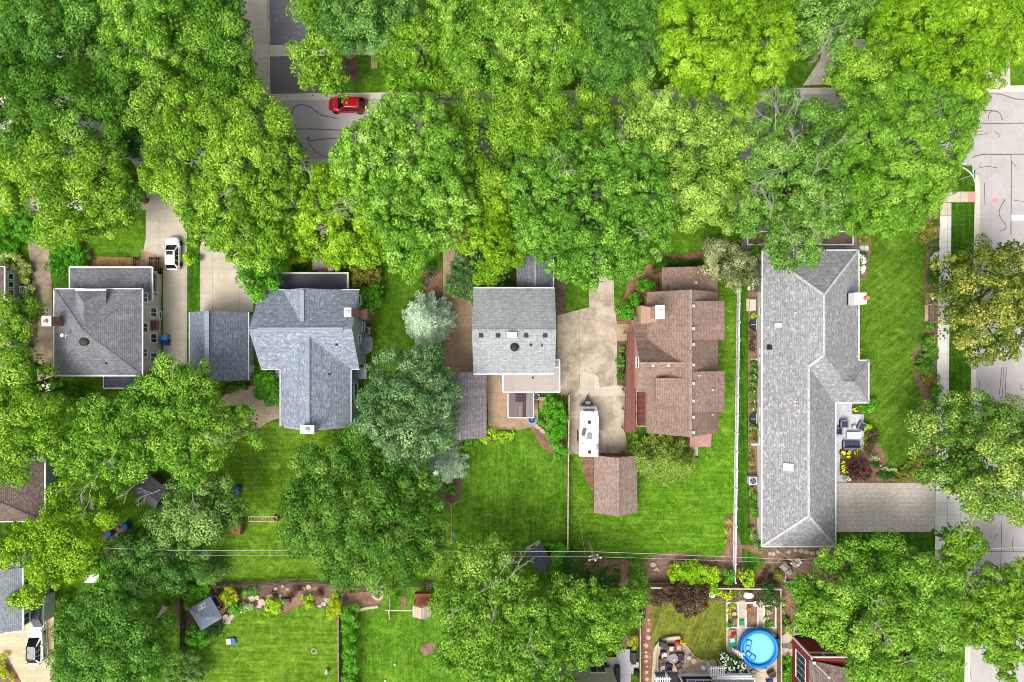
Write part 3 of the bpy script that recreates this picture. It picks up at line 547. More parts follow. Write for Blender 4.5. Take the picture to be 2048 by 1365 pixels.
# planting beds and bare soil
for nm, m, pts in [
 ('mulch_bed', 'straw', [(190, 514), (285, 516), (285, 536), (190, 536)]),
 ('soil', 'mulch', [(168, 490), (185, 498), (195, 515), (190, 535), (170, 530)]),
 ('soil', 'soil', [(280, 335), (240, 400), (265, 400), (290, 372)]),
 ('soil', 'mulch_dark', [(676, 118), (700, 114), (714, 126), (718, 150), (704, 168), (690, 160), (668, 172), (672, 140)]),
 ('mulch_bed', 'mulch', [(718, 540), (760, 545), (750, 640), (725, 655), (716, 600)]),
 ('mulch_bed', 'mulch', [(850, 535), (884, 540), (884, 610), (860, 600), (840, 560)]),
 ('mulch_bed', 'mulch_dark', [(1108, 555), (1130, 560), (1132, 630), (1110, 632)]),
 ('mulch_bed', 'mulch_red', [(1262, 540), (1295, 530), (1320, 540), (1320, 600), (1272, 640), (1232, 648), (1229, 618), (1250, 590)]),
 ('mulch_bed', 'mulch_dark', [(1232, 684), (1250, 684), (1250, 775), (1236, 768)]),
 ('mulch_bed', 'mulch_red', [(1310, 505), (1360, 512), (1410, 500), (1412, 512), (1360, 525), (1310, 520)]),
 ('mulch_bed', 'mulch', [(1060, 850), (1080, 845), (1100, 870), (1132, 880), (1132, 908), (1095, 905), (1075, 880)]),
 ('mulch_bed', 'mulch_dark', [(890, 880), (975, 868), (1030, 862), (1010, 880), (940, 888), (912, 900), (905, 935), (925, 965), (915, 1000), (880, 1005), (870, 930)]),
 ('mulch_bed', 'mulch', [(1497, 545), (1516, 545), (1516, 1090), (1500, 1080), (1496, 900)]),
 ('mulch_bed', 'mulch', [(1482, 1095), (1510, 1090), (1690, 1090), (1700, 1165), (1570, 1165), (1520, 1150), (1530, 1120)]),
 ('mulch_bed', 'mulch', [(1450, 1040), (1464, 1032), (1482, 1090), (1486, 1120), (1500, 1150), (1560, 1120), (1580, 1166), (1290, 1168), (1262, 1140), (1300, 1115), (1350, 1104), (1420, 1116), (1448, 1105), (1452, 1070)]),
 ('mulch_bed', 'mulch', [(1136, 1108), (1190, 1118), (1260, 1122), (1300, 1140), (1300, 1168), (1136, 1168)]),
 ('mulch_bed', 'mulch', [(1864, 420), (1877, 425), (1877, 560), (1872, 950), (1845, 965), (1790, 965), (1770, 955), (1800, 950), (1838, 925), (1850, 880), (1845, 800), (1830, 760), (1826, 710), (1850, 660), (1848, 560), (1852, 500), (1838, 440)]),
 ('mulch_bed', 'mulch', [(1680, 898), (1760, 890), (1775, 930), (1780, 965), (1680, 965)]),
 ('mulch_bed', 'mulch_dark', [(1703, 806), (1740, 806), (1745, 828), (1703, 828)]),
 ('mulch_bed', 'mulch', [(1716, 455), (1740, 455), (1742, 500), (1730, 560), (1716, 560)]),
 ('mulch_bed', 'mulch_red', [(1284, 1180), (1306, 1180), (1304, 1240), (1308, 1400), (1284, 1400)]),
 ('mulch_bed', 'mulch_dark', [(1306, 1178), (1560, 1178), (1560, 1205), (1460, 1203), (1420, 1200), (1360, 1205), (1318, 1198)]),
 ('mulch_bed', 'mulch_dark', [(372, 1178), (690, 1166), (690, 1210), (660, 1216), (600, 1212), (570, 1228), (540, 1228), (500, 1216), (462, 1230), (440, 1262), (400, 1285), (375, 1300)]),
 ('mulch_bed', 'mulch', [(560, 1175), (690, 1175), (690, 1205), (600, 1210), (568, 1226)]),
 ('mulch_bed', 'mulch', [(692, 1176), (760, 1170), (766, 1200), (740, 1214), (715, 1220), (692, 1222)]),
 ('mulch_bed', 'mulch', [(205, 1050), (240, 1045), (262, 1060), (240, 1085), (205, 1080)]),
 ('soil', 'mulch', [(200, 1100), (235, 1100), (235, 1135), (204, 1135)]),
 ('soil', 'mulch', [(312, 1000), (345, 970), (360, 1000), (335, 1030)]),
 ('soil', 'mulch', [(1160, 912), (1188, 912), (1188, 985), (1172, 960)]),
 ('mulch_bed', 'mulch', [(0, 1308), (14, 1310), (60, 1375), (0, 1375)]),
 ('soil', 'soil', [(380, 765), (500, 765), (500, 795), (380, 790)]),
 ('soil', 'mulch', [(1220, 1270), (1285, 1270), (1285, 1298), (1220, 1298)]),
 ('mulch_bed', 'mulch', [(1560, 1165), (1590, 1165), (1600, 1240), (1560, 1270)]),
 ('soil', 'soil', [(700, 1300), (700, 1301), (701, 1301)])][:-1]:
    sheet(nm, m, blob(pts) if len(pts) > 5 else pts, 'bed')
sheet('soil', 'mulch', blob([(840, 1295), (862, 1285), (872, 1300), (850, 1312)]), 'bed'); sheet('soil', 'mulch', blob([(803, 1195), (812, 1193), (812, 1215), (803, 1217)]), 'bed')
# drives and walks
DR = [
 ('driveway', 'conc_dark', [(60, 335), (98, 335), (97, 478), (103, 544), (106, 650), (107, 770), (50, 770), (58, 690), (68, 605), (62, 530), (56, 492)]),
 ('driveway', 'conc', [(292, 400), (296, 335), (372, 335), (375, 520), (374, 760), (327, 760), (327, 536), (284, 534), (284, 516), (292, 478)]),
 ('driveway', 'conc', [(401, 335), (507, 335), (507, 625), (401, 625)]),
 ('driveway', 'conc_tan', [(886, 335), (938, 335), (948, 600), (948, 745), (886, 745)]),
 ('driveway', 'conc_old', [(1190, 335), (1226, 335), (1228, 609), (1234, 650), (1234, 770), (1250, 774), (1250, 864), (1257, 908), (1137, 908), (1137, 790), (1114, 790), (1115, 631), (1178, 615), (1178, 580), (1190, 578)]),
 ('driveway', 'paver_drive', [(1668, 966), (1870, 966), (1870, 1064), (1668, 1064)]),
 ('driveway', 'conc', [(478, -60), (535, -60), (541, 100), (541, 188), (509, 188), (503, 110), (486, 90)]),
 ('driveway', 'asphalt_old', [(537, -60), (618, -60), (618, 90), (539, 90)]),
 ('driveway', 'asphalt', [(540, 114), (628, 114), (640, 187), (541, 188)]),
 ('driveway', 'conc', [(1655, 30), (1700, 30), (1700, 110), (1690, 168), (1605, 172), (1640, 120)]),
 ('driveway', 'conc', [(1974, 40), (2018, 40), (2020, 172), (1972, 172)]),
 ('driveway', 'paver_tan', [(-20, 1240), (108, 1228), (110, 1400), (64, 1400), (14, 1310), (-20, 1306)]),
 ('path', 'gravel', [(534, -60), (538, -60), (541, 88), (536, 88)])]
for nm, m, pts in DR: sheet(nm, m, pts, 'drive')
WK = [
 ('sidewalk', 'conc_walk', [(-100, 94), (200, 95), (533, 91), (900, 88), (900, 109), (533, 114), (-100, 118)]), ('sidewalk', 'conc_walk', [(901, 88), (2200, 74), (2200, 96), (901, 109)]),
 ('sidewalk', 'conc_walk', [(-100, 403), (290, 400), (1876, 384), (1876, 404), (290, 420), (-100, 424)]), ('sidewalk', 'conc_walk', [(1877, 384), (1950, 384), (1950, 405), (1877, 405)]),
 ('sidewalk', 'conc_walk', [(1880, 406), (1902, 406), (1902, 432), (1880, 432)]), ('sidewalk', 'conc_new', [(1879, 433), (1902, 433), (1900, 580), (1876, 580)]), ('sidewalk', 'conc_walk', [(1876, 581), (1900, 581), (1898, 634), (1875, 634)]), ('sidewalk', 'conc_new', [(1875, 635), (1898, 635), (1894, 1100), (1869, 1100)]), ('sidewalk', 'conc_walk', [(1869, 1101), (1894, 1101), (1888, 1500), (1862, 1500)]),
 ('sidewalk', 'conc_walk', [(1882, 330), (1902, 330), (1902, 383), (1882, 383)]), ('path', 'conc_new', [(1895, 985), (1937, 990), (1937, 1075), (1895, 1060)]),
 ('path', 'conc_walk', [(630, 333), (650, 333), (660, 540), (625, 540)]), ('path', 'conc_tan', [(742, 112), (755, 112), (755, 138), (742, 138)]), ('path', 'conc_walk', [(740, 78), (757, 78), (757, 87), (740, 87)]), ('path', 'conc_tan', [(1228, 648), (1272, 648), (1272, 683), (1234, 683)]), ('path', 'conc_tan', [(283, 500), (330, 516), (330, 536), (283, 536)]),
 ('path', 'conc_walk', [(1520, 315), (1545, 315), (1545, 404), (1520, 404)]),
 ('patio', 'paver_brick', blob([(440, 800), (470, 780), (510, 772), (560, 790), (562, 832), (535, 845), (500, 870), (450, 880), (430, 840)])),
 ('patio', 'conc_tan', [(973, 748), (1076, 748), (1076, 838), (1070, 852), (1040, 860), (1005, 860), (985, 862), (977, 850)]),
 ('patio', 'bluestone', [(1669, 806), (1703, 806), (1703, 829), (1727, 829), (1727, 898), (1679, 898), (1679, 950), (1693, 950), (1693, 965), (1669, 965)]),
 ('patio', 'paver_patio', blob([(1311, 1400), (1311, 1300), (1325, 1284), (1352, 1280), (1372, 1290), (1388, 1310), (1410, 1322), (1432, 1324), (1432, 1400)], 3)),
 ('patio', 'wood_pale', [(1451, 1201), (1559, 1201), (1559, 1400), (1475, 1400), (1462, 1310), (1452, 1300)]),
 ('path', 'greystone', [(1482, 453), (1727, 453), (1727, 470), (1714, 470), (1714, 501), (1500, 501), (1482, 503)]),
 ('path', 'conc_walk', blob([(1561, 1275), (1578, 1262), (1590, 1232), (1600, 1244), (1590, 1268), (1576, 1290), (1576, 1310), (1561, 1310)])), ('path', 'greystone', [(1561, 1286), (1592, 1286), (1592, 1296), (1561, 1296)]), ('path', 'conc_walk', [(1561, 1297), (1590, 1297), (1590, 1312), (1561, 1312)]),
 ('patio', 'conc_new', [(170, 1150), (199, 1148), (199, 1165), (170, 1166)]), ('path', 'conc_walk', [(1376, 890), (1396, 890), (1396, 912), (1376, 912)]),
 ('path', 'conc_walk', [(50, 760), (106, 770), (100, 800), (60, 800)])]
for i, (nm, m, pts) in enumerate(WK): sheet(nm, m, pts, 'walk')
mb = MB(); mb.flat(PG([(1935, 385), (1949, 385), (1949, 404), (1935, 404)]), .11); struct('kerb_ramp', mb, M['orange_ramp'])
# the worn patch and light concrete repair on the brown house's drive
sheet('driveway', 'conc', blob([(1164, 745), (1195, 752), (1200, 775), (1232, 770), (1246, 785), (1244, 792), (1165, 791), (1160, 770)]), 'top')
sheet('driveway', 'conc', [(1197, 860), (1211, 862), (1211, 906), (1196, 906), (1206, 890)], 'top')
# ------------------------------------------------------------------ houses
def win(t, x, y, z, face, w, h, bars=1, fm='white', gm='glass'):
    """window centred at (x, y, z) on a wall facing N/S/E/W: a frame with its pane below it as sub-part"""
    dx, dy = {'N': (0, 1), 'S': (0, -1), 'E': (1, 0), 'W': (-1, 0)}[face]; f = .1; mb = MB()
    def b(u0, u1, z0, z1, o0, o1):
        if dx: mb2.boxr(x+dx*o0, x+dx*o1, y+u0, y+u1, z+z0, z+z1)
        else: mb2.boxr(x+u0, x+u1, y+dy*o0, y+dy*o1, z+z0, z+z1)
    mb2 = mb
    b(-w/2-f, w/2+f, h/2, h/2+f, -.02, .07); b(-w/2-f, w/2+f, -h/2-f*1.3, -h/2, -.02, .1); b(-w/2-f, -w/2, -h/2, h/2, -.02, .06); b(w/2, w/2+f, -h/2, h/2, -.02, .06)
    for i in range(bars): u = -w/2+(i+1)*w/(bars+1); b(u-.025, u+.025, -h/2, h/2, -.02, .04)
    o = t.part('window', mb, M[fm]); mb2 = MB(); b(-w/2, w/2, -h/2, h/2, -.05, .015); t.part('pane', mb2, M[gm], o)
    return o
def gutters(t, segs, m='white', w=.15, h=.16):
    for p, q in segs: mb = MB(); mb.bar((p[0], p[1], p[2]+.03), (q[0], q[1], q[2]+.03), w, h); t.part('gutter', mb, M[m])
def ridge(t, parent, segs, m, w=.34, h=.07):
    mb = MB()
    for p, q in segs: mb.bar((p[0], p[1], p[2]+h), (q[0], q[1], q[2]+h), w, h+.05)
    return t.part('ridge_cap', mb, M[m], parent)
def gable(mb, x0, x1, y0, y1, e, r, ax, t=.18):
    if ax == 'y': m = (x0+x1)/2; mb.slab([(x0, y0, e), (m, y0, r), (m, y1, r), (x0, y1, e)], t); mb.slab([(m, y0, r), (x1, y0, e), (x1, y1, e), (m, y1, r)], t)
    else: m = (y0+y1)/2; mb.slab([(x0, y0, e), (x1, y0, e), (x1, m, r), (x0, m, r)], t); mb.slab([(x0, m, r), (x1, m, r), (x1, y1, e), (x0, y1, e)], t)
def gwall(mb, x0, x1, y0, y1, e, r, ax):     # walls with gable ends
    if ax == 'y':
        m = (x0+x1)/2; mb.loft([[(x0, y, -.1), (x1, y, -.1), (x1, y, e), (m, y, r), (x0, y, e)] for y in (y0, y1)])
    else:
        m = (y0+y1)/2; mb.loft([[(x, y0, -.1), (x, y1, -.1), (x, y1, e), (x, m, r), (x, y0, e)] for x in (x0, x1)])
def vents(t, parent, pts, f, kind='box', m='dark', s=.34, h=.22, name='roof_vent'):
    for px, py in pts:
        x, y, z = on(px, py, f, 6); mb = MB()
        if kind == 'box': mb.loft([[(x-s*a, y-s*a, z+k), (x+s*a, y-s*a, z+k), (x+s*a, y+s*a, z+k), (x-s*a, y+s*a, z+k)] for a, k in ((.62, -.15), (.6, h*.4), (.5, h*.5), (.42, h))])
        elif kind == 'pipe': mb.cyl((x, y, z-.2), (x, y, z+.42), .06, .06, 8); mb.cyl((x, y, z-.1), (x, y, z+.1), .17, .08, 8)
        else: mb.lathe(x, y, [(.42, z-.2), (.42, z+.12), (.5, z+.15), (.5, z+.3), (.3, z+.42), (.02, z+.45)], 16)
        t.part(name, mb, M[m], parent)
def chimney(t, x0, x1, y0, y1, z0, z1, m, cap='offwhite', pot=None, flue=True, parent=None, flared=0):
    mb = MB(); mb.boxr(x0, x1, y0, y1, z0, z1-.12)
    if flared: mb.loft([[(x0-flared*a, y0-flared*.6*a, z), (x1, y0-flared*.6*a, z), (x1, y1+flared*.4*a, z), (x0-flared*a, y1+flared*.4*a, z)] for a, z in ((1, z0), (1, z0+(z1-z0)*.42), (.02, z0+(z1-z0)*.62))])
    c = t.part('chimney', mb, M[m], parent); mb = MB(); mb.boxr(x0-.08, x1+.08, y0-.08, y1+.08, z1-.12, z1); t.part('cap', mb, M[cap], c)
    cx, cy = (x0+x1)/2, (y0+y1)/2
    if flue:
        mb = MB(); mb.boxr(cx-.18, cx+.18, cy-.18, cy+.18, z1-.02, z1+.28); t.part('flue', mb, M[pot or 'metal'], c)
    return c

# --- far-left beige house, mostly beneath trees
t = Thing('house', 'beige house at the left edge with brown roof, air conditioner and hedge beside it', 'house', (-64.5, 1, 0))
mb = MB(); mb.boxr(-80, -61.4, 5.2, 8.6, -.1, 2.9); mb.boxr(-80, -60.9, -4.5, 5.2, -.1, 2.5); t.part('wall', mb, M['siding_beige'])
mb = MB(); e = 3.1; mb.slab([(-61.1, 5.0, e), (-61.1, 8.9, e), (-66, 8.9, 4.2), (-66, 5.0, 4.2)], .2); mb.slab([(-66, 5, 4.2), (-66, 8.9, 4.2), (-80, 8.9, 4.2), (-80, 5, 4.2)], .2); ro = t.part('roof', mb, M['roof_f'])
mb = MB(); mb.slab([(-60.6, -4.8, 2.7), (-60.6, 5.1, 2.75), (-66, 5.1, 3.0), (-66, -4.8, 3.0)], .15); t.part('flat_roof', mb, M['membrane_tan'])
gutters(t, [((-61.1, 5, e), (-61.1, 8.9, e)), ((-61.1, 8.95, e), (-70, 8.95, e))])
for y in (7.9, 6.9, 5.9): win(t, -61.4, y, 1.75, 'E', .6, .8, 0)
mb = MB(); mb.boxr(-61.5, -59.0, -1.6, -.9, 2.2, 2.35); t.part('porch_roof', mb, M['siding_beige'])

# --- light grey square house with hip roof
t = Thing('house', 'square house with dark grey pyramid roof and brick chimney on its left side', 'house', (-48.6, 1.0, 0))
W_, E_, N_, S_ = -53.76, -43.37, 6.13, -4.08; e = 5.2; ax, ay, az = -48.56, 1.03, 7.9
mb = MB(); mb.boxr(W_+.45, E_-.45, S_+.45, N_-.45, -.1, e-.05); t.part('wall', mb, M['siding_beige'])
mb = MB(); A = (ax, ay, az)
for p, q in (((W_, S_), (E_, S_)), ((E_, S_), (E_, N_)), ((E_, N_), (W_, N_)), ((W_, N_), (W_, S_))): mb.slab([p+(e,), q+(e,), A], .2)
roof = t.part('roof', mb, M['roof_a'])
ridge(t, roof, [((W_, S_, e), A), ((E_, S_, e), A), ((E_, N_, e), A), ((W_, N_, e), A)], 'roof_a', .2, .03)
gutters(t, [((W_, S_, e), (E_, S_, e)), ((E_, S_, e), (E_, N_, e)), ((E_, N_, e), (W_, N_, e)), ((W_, N_, e), (W_, S_, e))])
mb = MB(); mb.boxr(-50.3, -47.35, 1.5, 5.55, 5.0, 6.15); d = t.part('dormer', mb, M['siding_beige'])
mb = MB(); f, b2 = (-48.82, 4.3, 7.45), (-48.82, 1.7, 7.45); mb.slab([(-50.6, 5.85, 6.2), (-47.05, 5.85, 6.2), f], .15); mb.slab([(-50.6, 1.9, 6.2), (-50.6, 5.85, 6.2), f, b2], .15); mb.slab([(-47.05, 5.85, 6.2), (-47.05, 1.9, 6.2), b2, f], .15)
t.part('dormer_roof', mb, M['roof_a'], d)
gutters(t, [((-50.6, 5.9, 6.2), (-47.05, 5.9, 6.2))])
chimney(t, -53.0, -52.1, 1.75, 2.75, 5.0, 8.3, 'brick_brown', 'offwhite', 'brick_red')
fS = lambda x, y: e+min(x-W_, E_-x, N_-y, y-S_)*.525
vents(t, roof, [(170, 684)], fS, 'turbine', 'dark'); vents(t, roof, [(213, 727)], fS, 'box', 'black', .2, .15)
x, y, z = on(137, 671, fS, 6); mb = MB(); mb.cyl((x, y, z-.1), (x, y, z+1.1), .035, .03, 6); mb.cyl((x-.4, y, z+.7), (x+.4, y, z+.7), .02, .02, 5); mb.cyl((x, y-.3, z+.5), (x, y+.3, z+.5), .02, .02, 5); mb.ball(x, y, z+1.15, .22, .22, .1, 10, 5); t.part('antenna', mb, M['white'])
for y, z, w, h in ((5.2, 4.0, 1.0, 1.2), (3.5, 1.9, 1.0, 1.3), (1.6, 4.0, 1.0, 1.3), (-1.4, 4.0, .9, 1.1), (0.35, 1.9, 1.0, 1.3), (-2.0, 1.9, 1.0, 1.3)): win(t, E_-.45, y, z, 'E', w, h)
for y in (3.2, -1.6): win(t, E_-.44, y, .35, 'E', .8, .4, 0)
mb = MB(); mb.slab([(E_-.45, 1.3, 2.6), (E_-.45, 2.5, 2.6), (E_+.45, 2.5, 2.4), (E_+.45, 1.3, 2.4)], .1); t.part('awning', mb, M['deck_brown'])
# front porch
pw, pe, pn = -53.4, -43.4, 8.92; pz = 2.95
mb = MB(); mb.slab([(pw, pn, pz), (pe, pn, pz), (pe-2.3, N_-.2, 4.0), (pw+2.3, N_-.2, 4.0)], .18); mb.slab([(pw, N_-.9, pz), (pw, pn, pz), (pw+2.3, N_-.2, 4.0), (pw+2.3, N_-.9, 4.0)], .18); mb.slab([(pe, pn, pz), (pe, N_-1.2, pz), (pe-2.3, N_-1.2, 4.0), (pe-2.3, N_-.2, 4.0)], .18)
t.part('porch_roof', mb, M['roof_a']); gutters(t, [((pw, pn, pz), (pe, pn, pz)), ((pe, pn, pz), (pe, N_-1.3, pz)), ((pw, pn, pz), (pw, N_-.9, pz))])
mb = MB(); mb.boxr(pw+.4, pe-.35, pn-.6, pn-.4, -.1, 1.2); mb.boxr(pe-.55, pe-.35, N_-.4, pn-.4, -.1, 1.25); mb.boxr(pw+.4, pw+.6, N_-.4, pn-.4, -.1, 1.2); mb.boxr(pw+.5, pe-.5, N_-.5, pn-.5, -.1, .5)
for x in (pw+.5, -50, -47, pe-.45): mb.boxr(x-.15, x+.15, pn-.65, pn-.35, 1.2, 2.8)
mb.boxr(pe-.6, pe-.3, N_-.3, N_, 1.2, 2.8); t.part('porch', mb, M['siding_beige'])
for x0, x1 in ((-46.7, -46.6), (-44.7, -44.6), (-43.9, -43.8)):
    mb = MB(); mb.bar((x0, 8.6, 1.35), (x0-.1, 10.3, .95), .09, .09); mb.bar((x0, 8.6, .75), (x0-.1, 10.3, .4), .07, .07); mb.box(x0-.1, 10.3, 0, .14, .14, 1.05); mb.box(x0, 8.7, 0, .14, .14, 1.45)
    for k in range(9): mb.box(x0-.011*k, 8.75+.18*k, .5-.04*k, .04, .04, .7)
    t.part('railing', mb, M['dark'])
mb = MB()
for k in range(3): mb.boxr(-46.5, -43.9, 8.4, 9.3+.3*k, 0, .48-.16*k)
t.part('step', mb, M['conc_tan'])
# rear bump
mb = MB(); mb.boxr(-49.2, -45.0, -5.3, -3.5, -.1, 2.6); t.part('rear_porch', mb, M['siding_beige'])
mb = MB(); c = [(-49.4, -5.7, 2.75), (-44.9, -5.7, 2.75), (-44.9, -3.5, 2.75), (-49.4, -3.5, 2.75)]; mb.slab([c[0], c[1], (-46.2, -4.0, 3.6), (-48.0, -4.0, 3.6)], .15); mb.slab([c[1], c[2], (-46.2, -3.5, 3.6), (-46.2, -4.0, 3.6)], .15); mb.slab([c[3], c[0], (-48.0, -4.0, 3.6), (-48.0, -3.5, 3.6)], .15)
mb.slab([(-48, -4, 3.6), (-46.2, -4, 3.6), (-46.2, -3.5, 3.6), (-48, -3.5, 3.6)], .15); t.part('rear_roof', mb, M['roof_s']); gutters(t, [(c[0], c[1]), (c[3], c[0])])

# --- blue-grey garage
t = Thing('garage', 'garage with blue grey shingle gable roof between two concrete drives', 'garage', (-35.5, -.7, 0))
x0, x1, y0, y1 = -39.13, -31.97, -4.75, 3.5
mb = MB(); gwall(mb, x0+.3, x1-.3, y0+.25, y1-.25, 2.5, 5.55, 'y'); t.part('wall', mb, M['siding_grey'])
mb = MB(); gable(mb, x0, x1, y0, y1, 2.5, 5.75, 'y'); r = t.part('roof', mb, M['roof_b2']); ridge(t, r, [((-35.55, y0, 5.75), (-35.55, y1, 5.75))], 'cap_b', .5)
gutters(t, [((x1, y0, 2.5), (x1, y1, 2.5))], 'ltgrey'); gutters(t, [((x0, y0, 2.5), (x0, y1, 2.5))], 'ltgrey')
win(t, x1-.3, -.5, 1.5, 'E', .9, 1.0); mb = MB(); mb.boxr(-38.5, -32.7, y1-.27, y1-.2, 0, 2.2); t.part('garage_door', mb, M['siding_white']); mb = MB(); mb.boxr(x1-.32, x1-.24, -3.9, -3.0, 0, 2.05); t.part('door', mb, M['white'])

# --- big blue-grey cross gabled house
t = Thing('house', 'large blue grey shingled house with crossing gables, ridge vents and two chimneys', 'house', (-23, -2, 0))
XW, XE, YN_, YS_, yr = -29.46, -17.9, 6.0, -3.3, 1.3; e, h = 5.2, 9.0
mb = MB(); gwall(mb, XW+.25, XE-.3, YS_+.4, YN_-.4, e-.1, h-.25, 'x'); mb.boxr(-26.8, -19.2, -10.2, -3, -.1, 5.1)
mb.loft([[(-26.8, y, 5.1), (-19.3, y, 5.1), (-23.04, y, 8.0)] for y in (-10.2, -3)]); t.part('wall', mb, M['siding_grey'])
mb = MB(); gable(mb, XW, XE, YS_, YN_, e, h, 'x')
gx = -23.6; mb.slab([(gx, 5.95, 8.55), (-26.9, 5.95, e+.08), (gx, 1.95, 8.55)], .15); mb.slab([(gx, 5.95, 8.55), (gx, 1.95, 8.55), (-19.9, 5.95, e+.1)], .15)
wr = 8.3; mb.slab([(-27.2, -9.95, e), (-23.04, -10.0, wr), (-23.04, 1.3, wr), (-27.2, -3, e), ], .18); mb.slab([(-23.04, -10.0, wr), (-18.9, -9.95, e), (-18.9, -3, e), (-23.04, 1.3, wr)], .18)
roof = t.part('roof', mb, M['roof_b'])
ridge(t, roof, [((XW+1, yr, h), (XE-1, yr, h))], 'cap_b', .42); ridge(t, roof, [((-23.04, -9.6, wr), (-23.04, .6, wr))], 'cap_b', .42); ridge(t, roof, [((gx, 5.7, 8.55), (gx, 2.2, 8.55))], 'cap_b', .42)
gutters(t, [((XW, YN_, e), (XE, YN_, e)), ((XW, YS_, e), (-27.2, YS_, e)), ((-27.2, -10, e), (-27.2, -3.3, e)), ((-18.9, -10, e), (-18.9, -3.3, e)), ((-18.9, YS_, e), (XE, YS_, e))], 'ltgrey')
c = chimney(t, -18.5, -17.85, 2.75, 3.6, 4.5, 9.9, 'brick_red', 'offwhite'); mb = MB(); mb.boxr(-17.95, -17.2, 2.5, 3.85, 0, 4.2); mb.loft([[(-17.95, 2.5, 4.2), (-17.2, 2.5, 4.2), (-17.2, 3.85, 4.2), (-17.95, 3.85, 4.2)], [(-17.95, 2.8, 4.8), (-17.75, 2.8, 4.8), (-17.75, 3.6, 4.8), (-17.95, 3.6, 4.8)]]); t.part('chimney_base', mb, M['brick_red'], c)
c = chimney(t, -23.6, -22.2, -10.3, -9.5, 0, 9.0, 'siding_grey', 'offwhite', flue=False); mb = MB(); mb.lathe(-22.9, -9.9, [(.3, 8.98), (.3, 9.12), (.22, 9.2), (.05, 9.25)], 14); t.part('flue', mb, M['metal'], c)
fR = lambda x, y: wr-abs(x+23.04)*.755
vents(t, roof, [(673, 690), (659, 749)], lambda x, y: h-abs(y-yr)*.81 if y > -3 else fR(x, y), 'box', 'black', .2, .2)
for y, z in ((4.9, 4.0), (4.9, 1.7), (1.8, 1.8), (0.2, 4.0)): win(t, XE-.3, y, z, 'E', .9, 1.2)
for y in (-5.6, -6.9): win(t, -19.2, y, 3.6, 'E', 1.0, 1.3)
win(t, -19.2, -6, 1.5, 'E', 1.6, 1.3)
mb = MB(); bay = [(XE-.3, .9), (XE+.55, .4), (XE+.55, -1.1), (XE-.3, -1.7)]; mb.prism(bay, -.1, 2.6); b = t.part('bay_window', mb, M['siding_white']); mb = MB(); mb.loft([[p+(2.6,) for p in [(XE-.4, 1.1), (XE+.75, .5), (XE+.75, -1.2), (XE-.4, -1.9)]], [p+(3.3,) for p in [(XE-.4, .3), (XE-.2, .2), (XE-.2, -.9), (XE-.4, -1.0)]]]); t.part('bay_roof', mb, M['roof_b2'], b)
mb = MB(); mb.slab([(-19.5, -3.2, 2.9), (-17.6, -3.2, 2.9), (-17.6, -4.6, 2.7), (-19.5, -4.6, 2.7)], .12); t.part('side_roof', mb, M['roof_b2'])
mb = MB(); mb.slab([(-28.6, YS_, 2.9), (-27.2, YS_, 2.9), (-27.2, -4.4, 2.7), (-28.6, -4.4, 2.7)], .12); t.part('side_roof', mb, M['roof_b2'])
win(t, XW+.25, 2.6, 4, 'W', 1, 1.3); win(t, XW+.25, -.5, 1.6, 'W', 1, 1.3)
mb = MB(); mb.boxr(-28.15, -19.85, 5.7, 8.15, 2.75, 3.0); t.part('porch_roof', mb, M['membrane']); mb = MB(); z = 3.06
mb.boxr(-28.3, -19.7, 8.1, 8.3, 2.7, z); mb.boxr(-28.3, -28.1, 5.6, 8.1, 2.7, z); mb.boxr(-19.9, -19.7, 5.6, 8.1, 2.7, z); t.part('porch_trim', mb, M['offwhite'])
mb = MB(); mb.boxr(-28, -19.9, 5.5, 8.0, -.1, .5)
for x in (-27.8, -25.2, -22.8, -20.1): mb.boxr(x-.12, x+.12, 7.7, 7.95, .5, 2.75)
t.part('porch', mb, M['siding_white']); mb = MB()
for k in range(3): mb.boxr(-24.3, -22.3, 8.0, 8.45+.3*k, 0, .48-.16*k)
t.part('step', mb, M['conc_tan'])

# --- pale grey-green house
t = Thing('house', 'pale grey green roofed house with square roof vents and tan flat rear roof', 'house', (.2, 0, 0))
XW, XE, YN_, YS_, yr = -4.48, 4.92, 6.24, -3.88, 1.18; e, h = 5.3, 8.0
mb = MB(); gwall(mb, XW+.15, XE-.1, YS_+.4, YN_-.4, e-.1, h-.2, 'x'); t.part('wall', mb, M['siding_white'])
mb = MB(); gable(mb, XW-.05, XE+.1, YS_, YN_, e, h, 'x'); roof = t.part('roof', mb, M['roof_c']); ridge(t, roof, [((XW-.05, yr, h), (XE+.1, yr, h))], 'roof_c', .3, .03)
gutters(t, [((XW, YN_, e), (XE, YN_, e)), ((XW, YS_, e), (XE, YS_, e))]); f3 = lambda x, y: h-abs(y-yr)*(h-e)/5.06
vents(t, roof, [(962, 671), (996, 671), (1052, 671), (1090, 671)], f3, 'box', 'dark', .42, .25); vents(t, roof, [(1061.6, 690.5)], f3, 'box', 'dark', .25, .2); vents(t, roof, [(1084, 691)], f3, 'pipe', 'black'); vents(t, roof, [(1029, 695)], f3, 'turbine', 'black')
x, y, z = on(1024, 671, f3, 7.8); mb = MB(); mb.boxr(x-.52, x+.52, y-.32, y+.32, z-.4, z+.75); t.part('chimney', mb, M['white'])
mb = MB(); mb.boxr(.85, 4.7, 5.8, 10.0, -.1, 3.0); mb.loft([[(.85, y, 3), (4.7, y, 3), (2.75, y, 3.9)] for y in (5.8, 10.0)]); t.part('front_room', mb, M['siding_white']); mb = MB(); gable(mb, .55, 5.0, 5.7, 10.3, 3.0, 4.0, 'y'); r = t.part('front_roof', mb, M['roof_c2']); ridge(t, r, [((2.78, 5.8, 4.0), (2.78, 10.3, 4.0))], 'roof_c', .16, .04)
gutters(t, [((5.0, 6, 3.0), (5.0, 10.3, 3.0))])
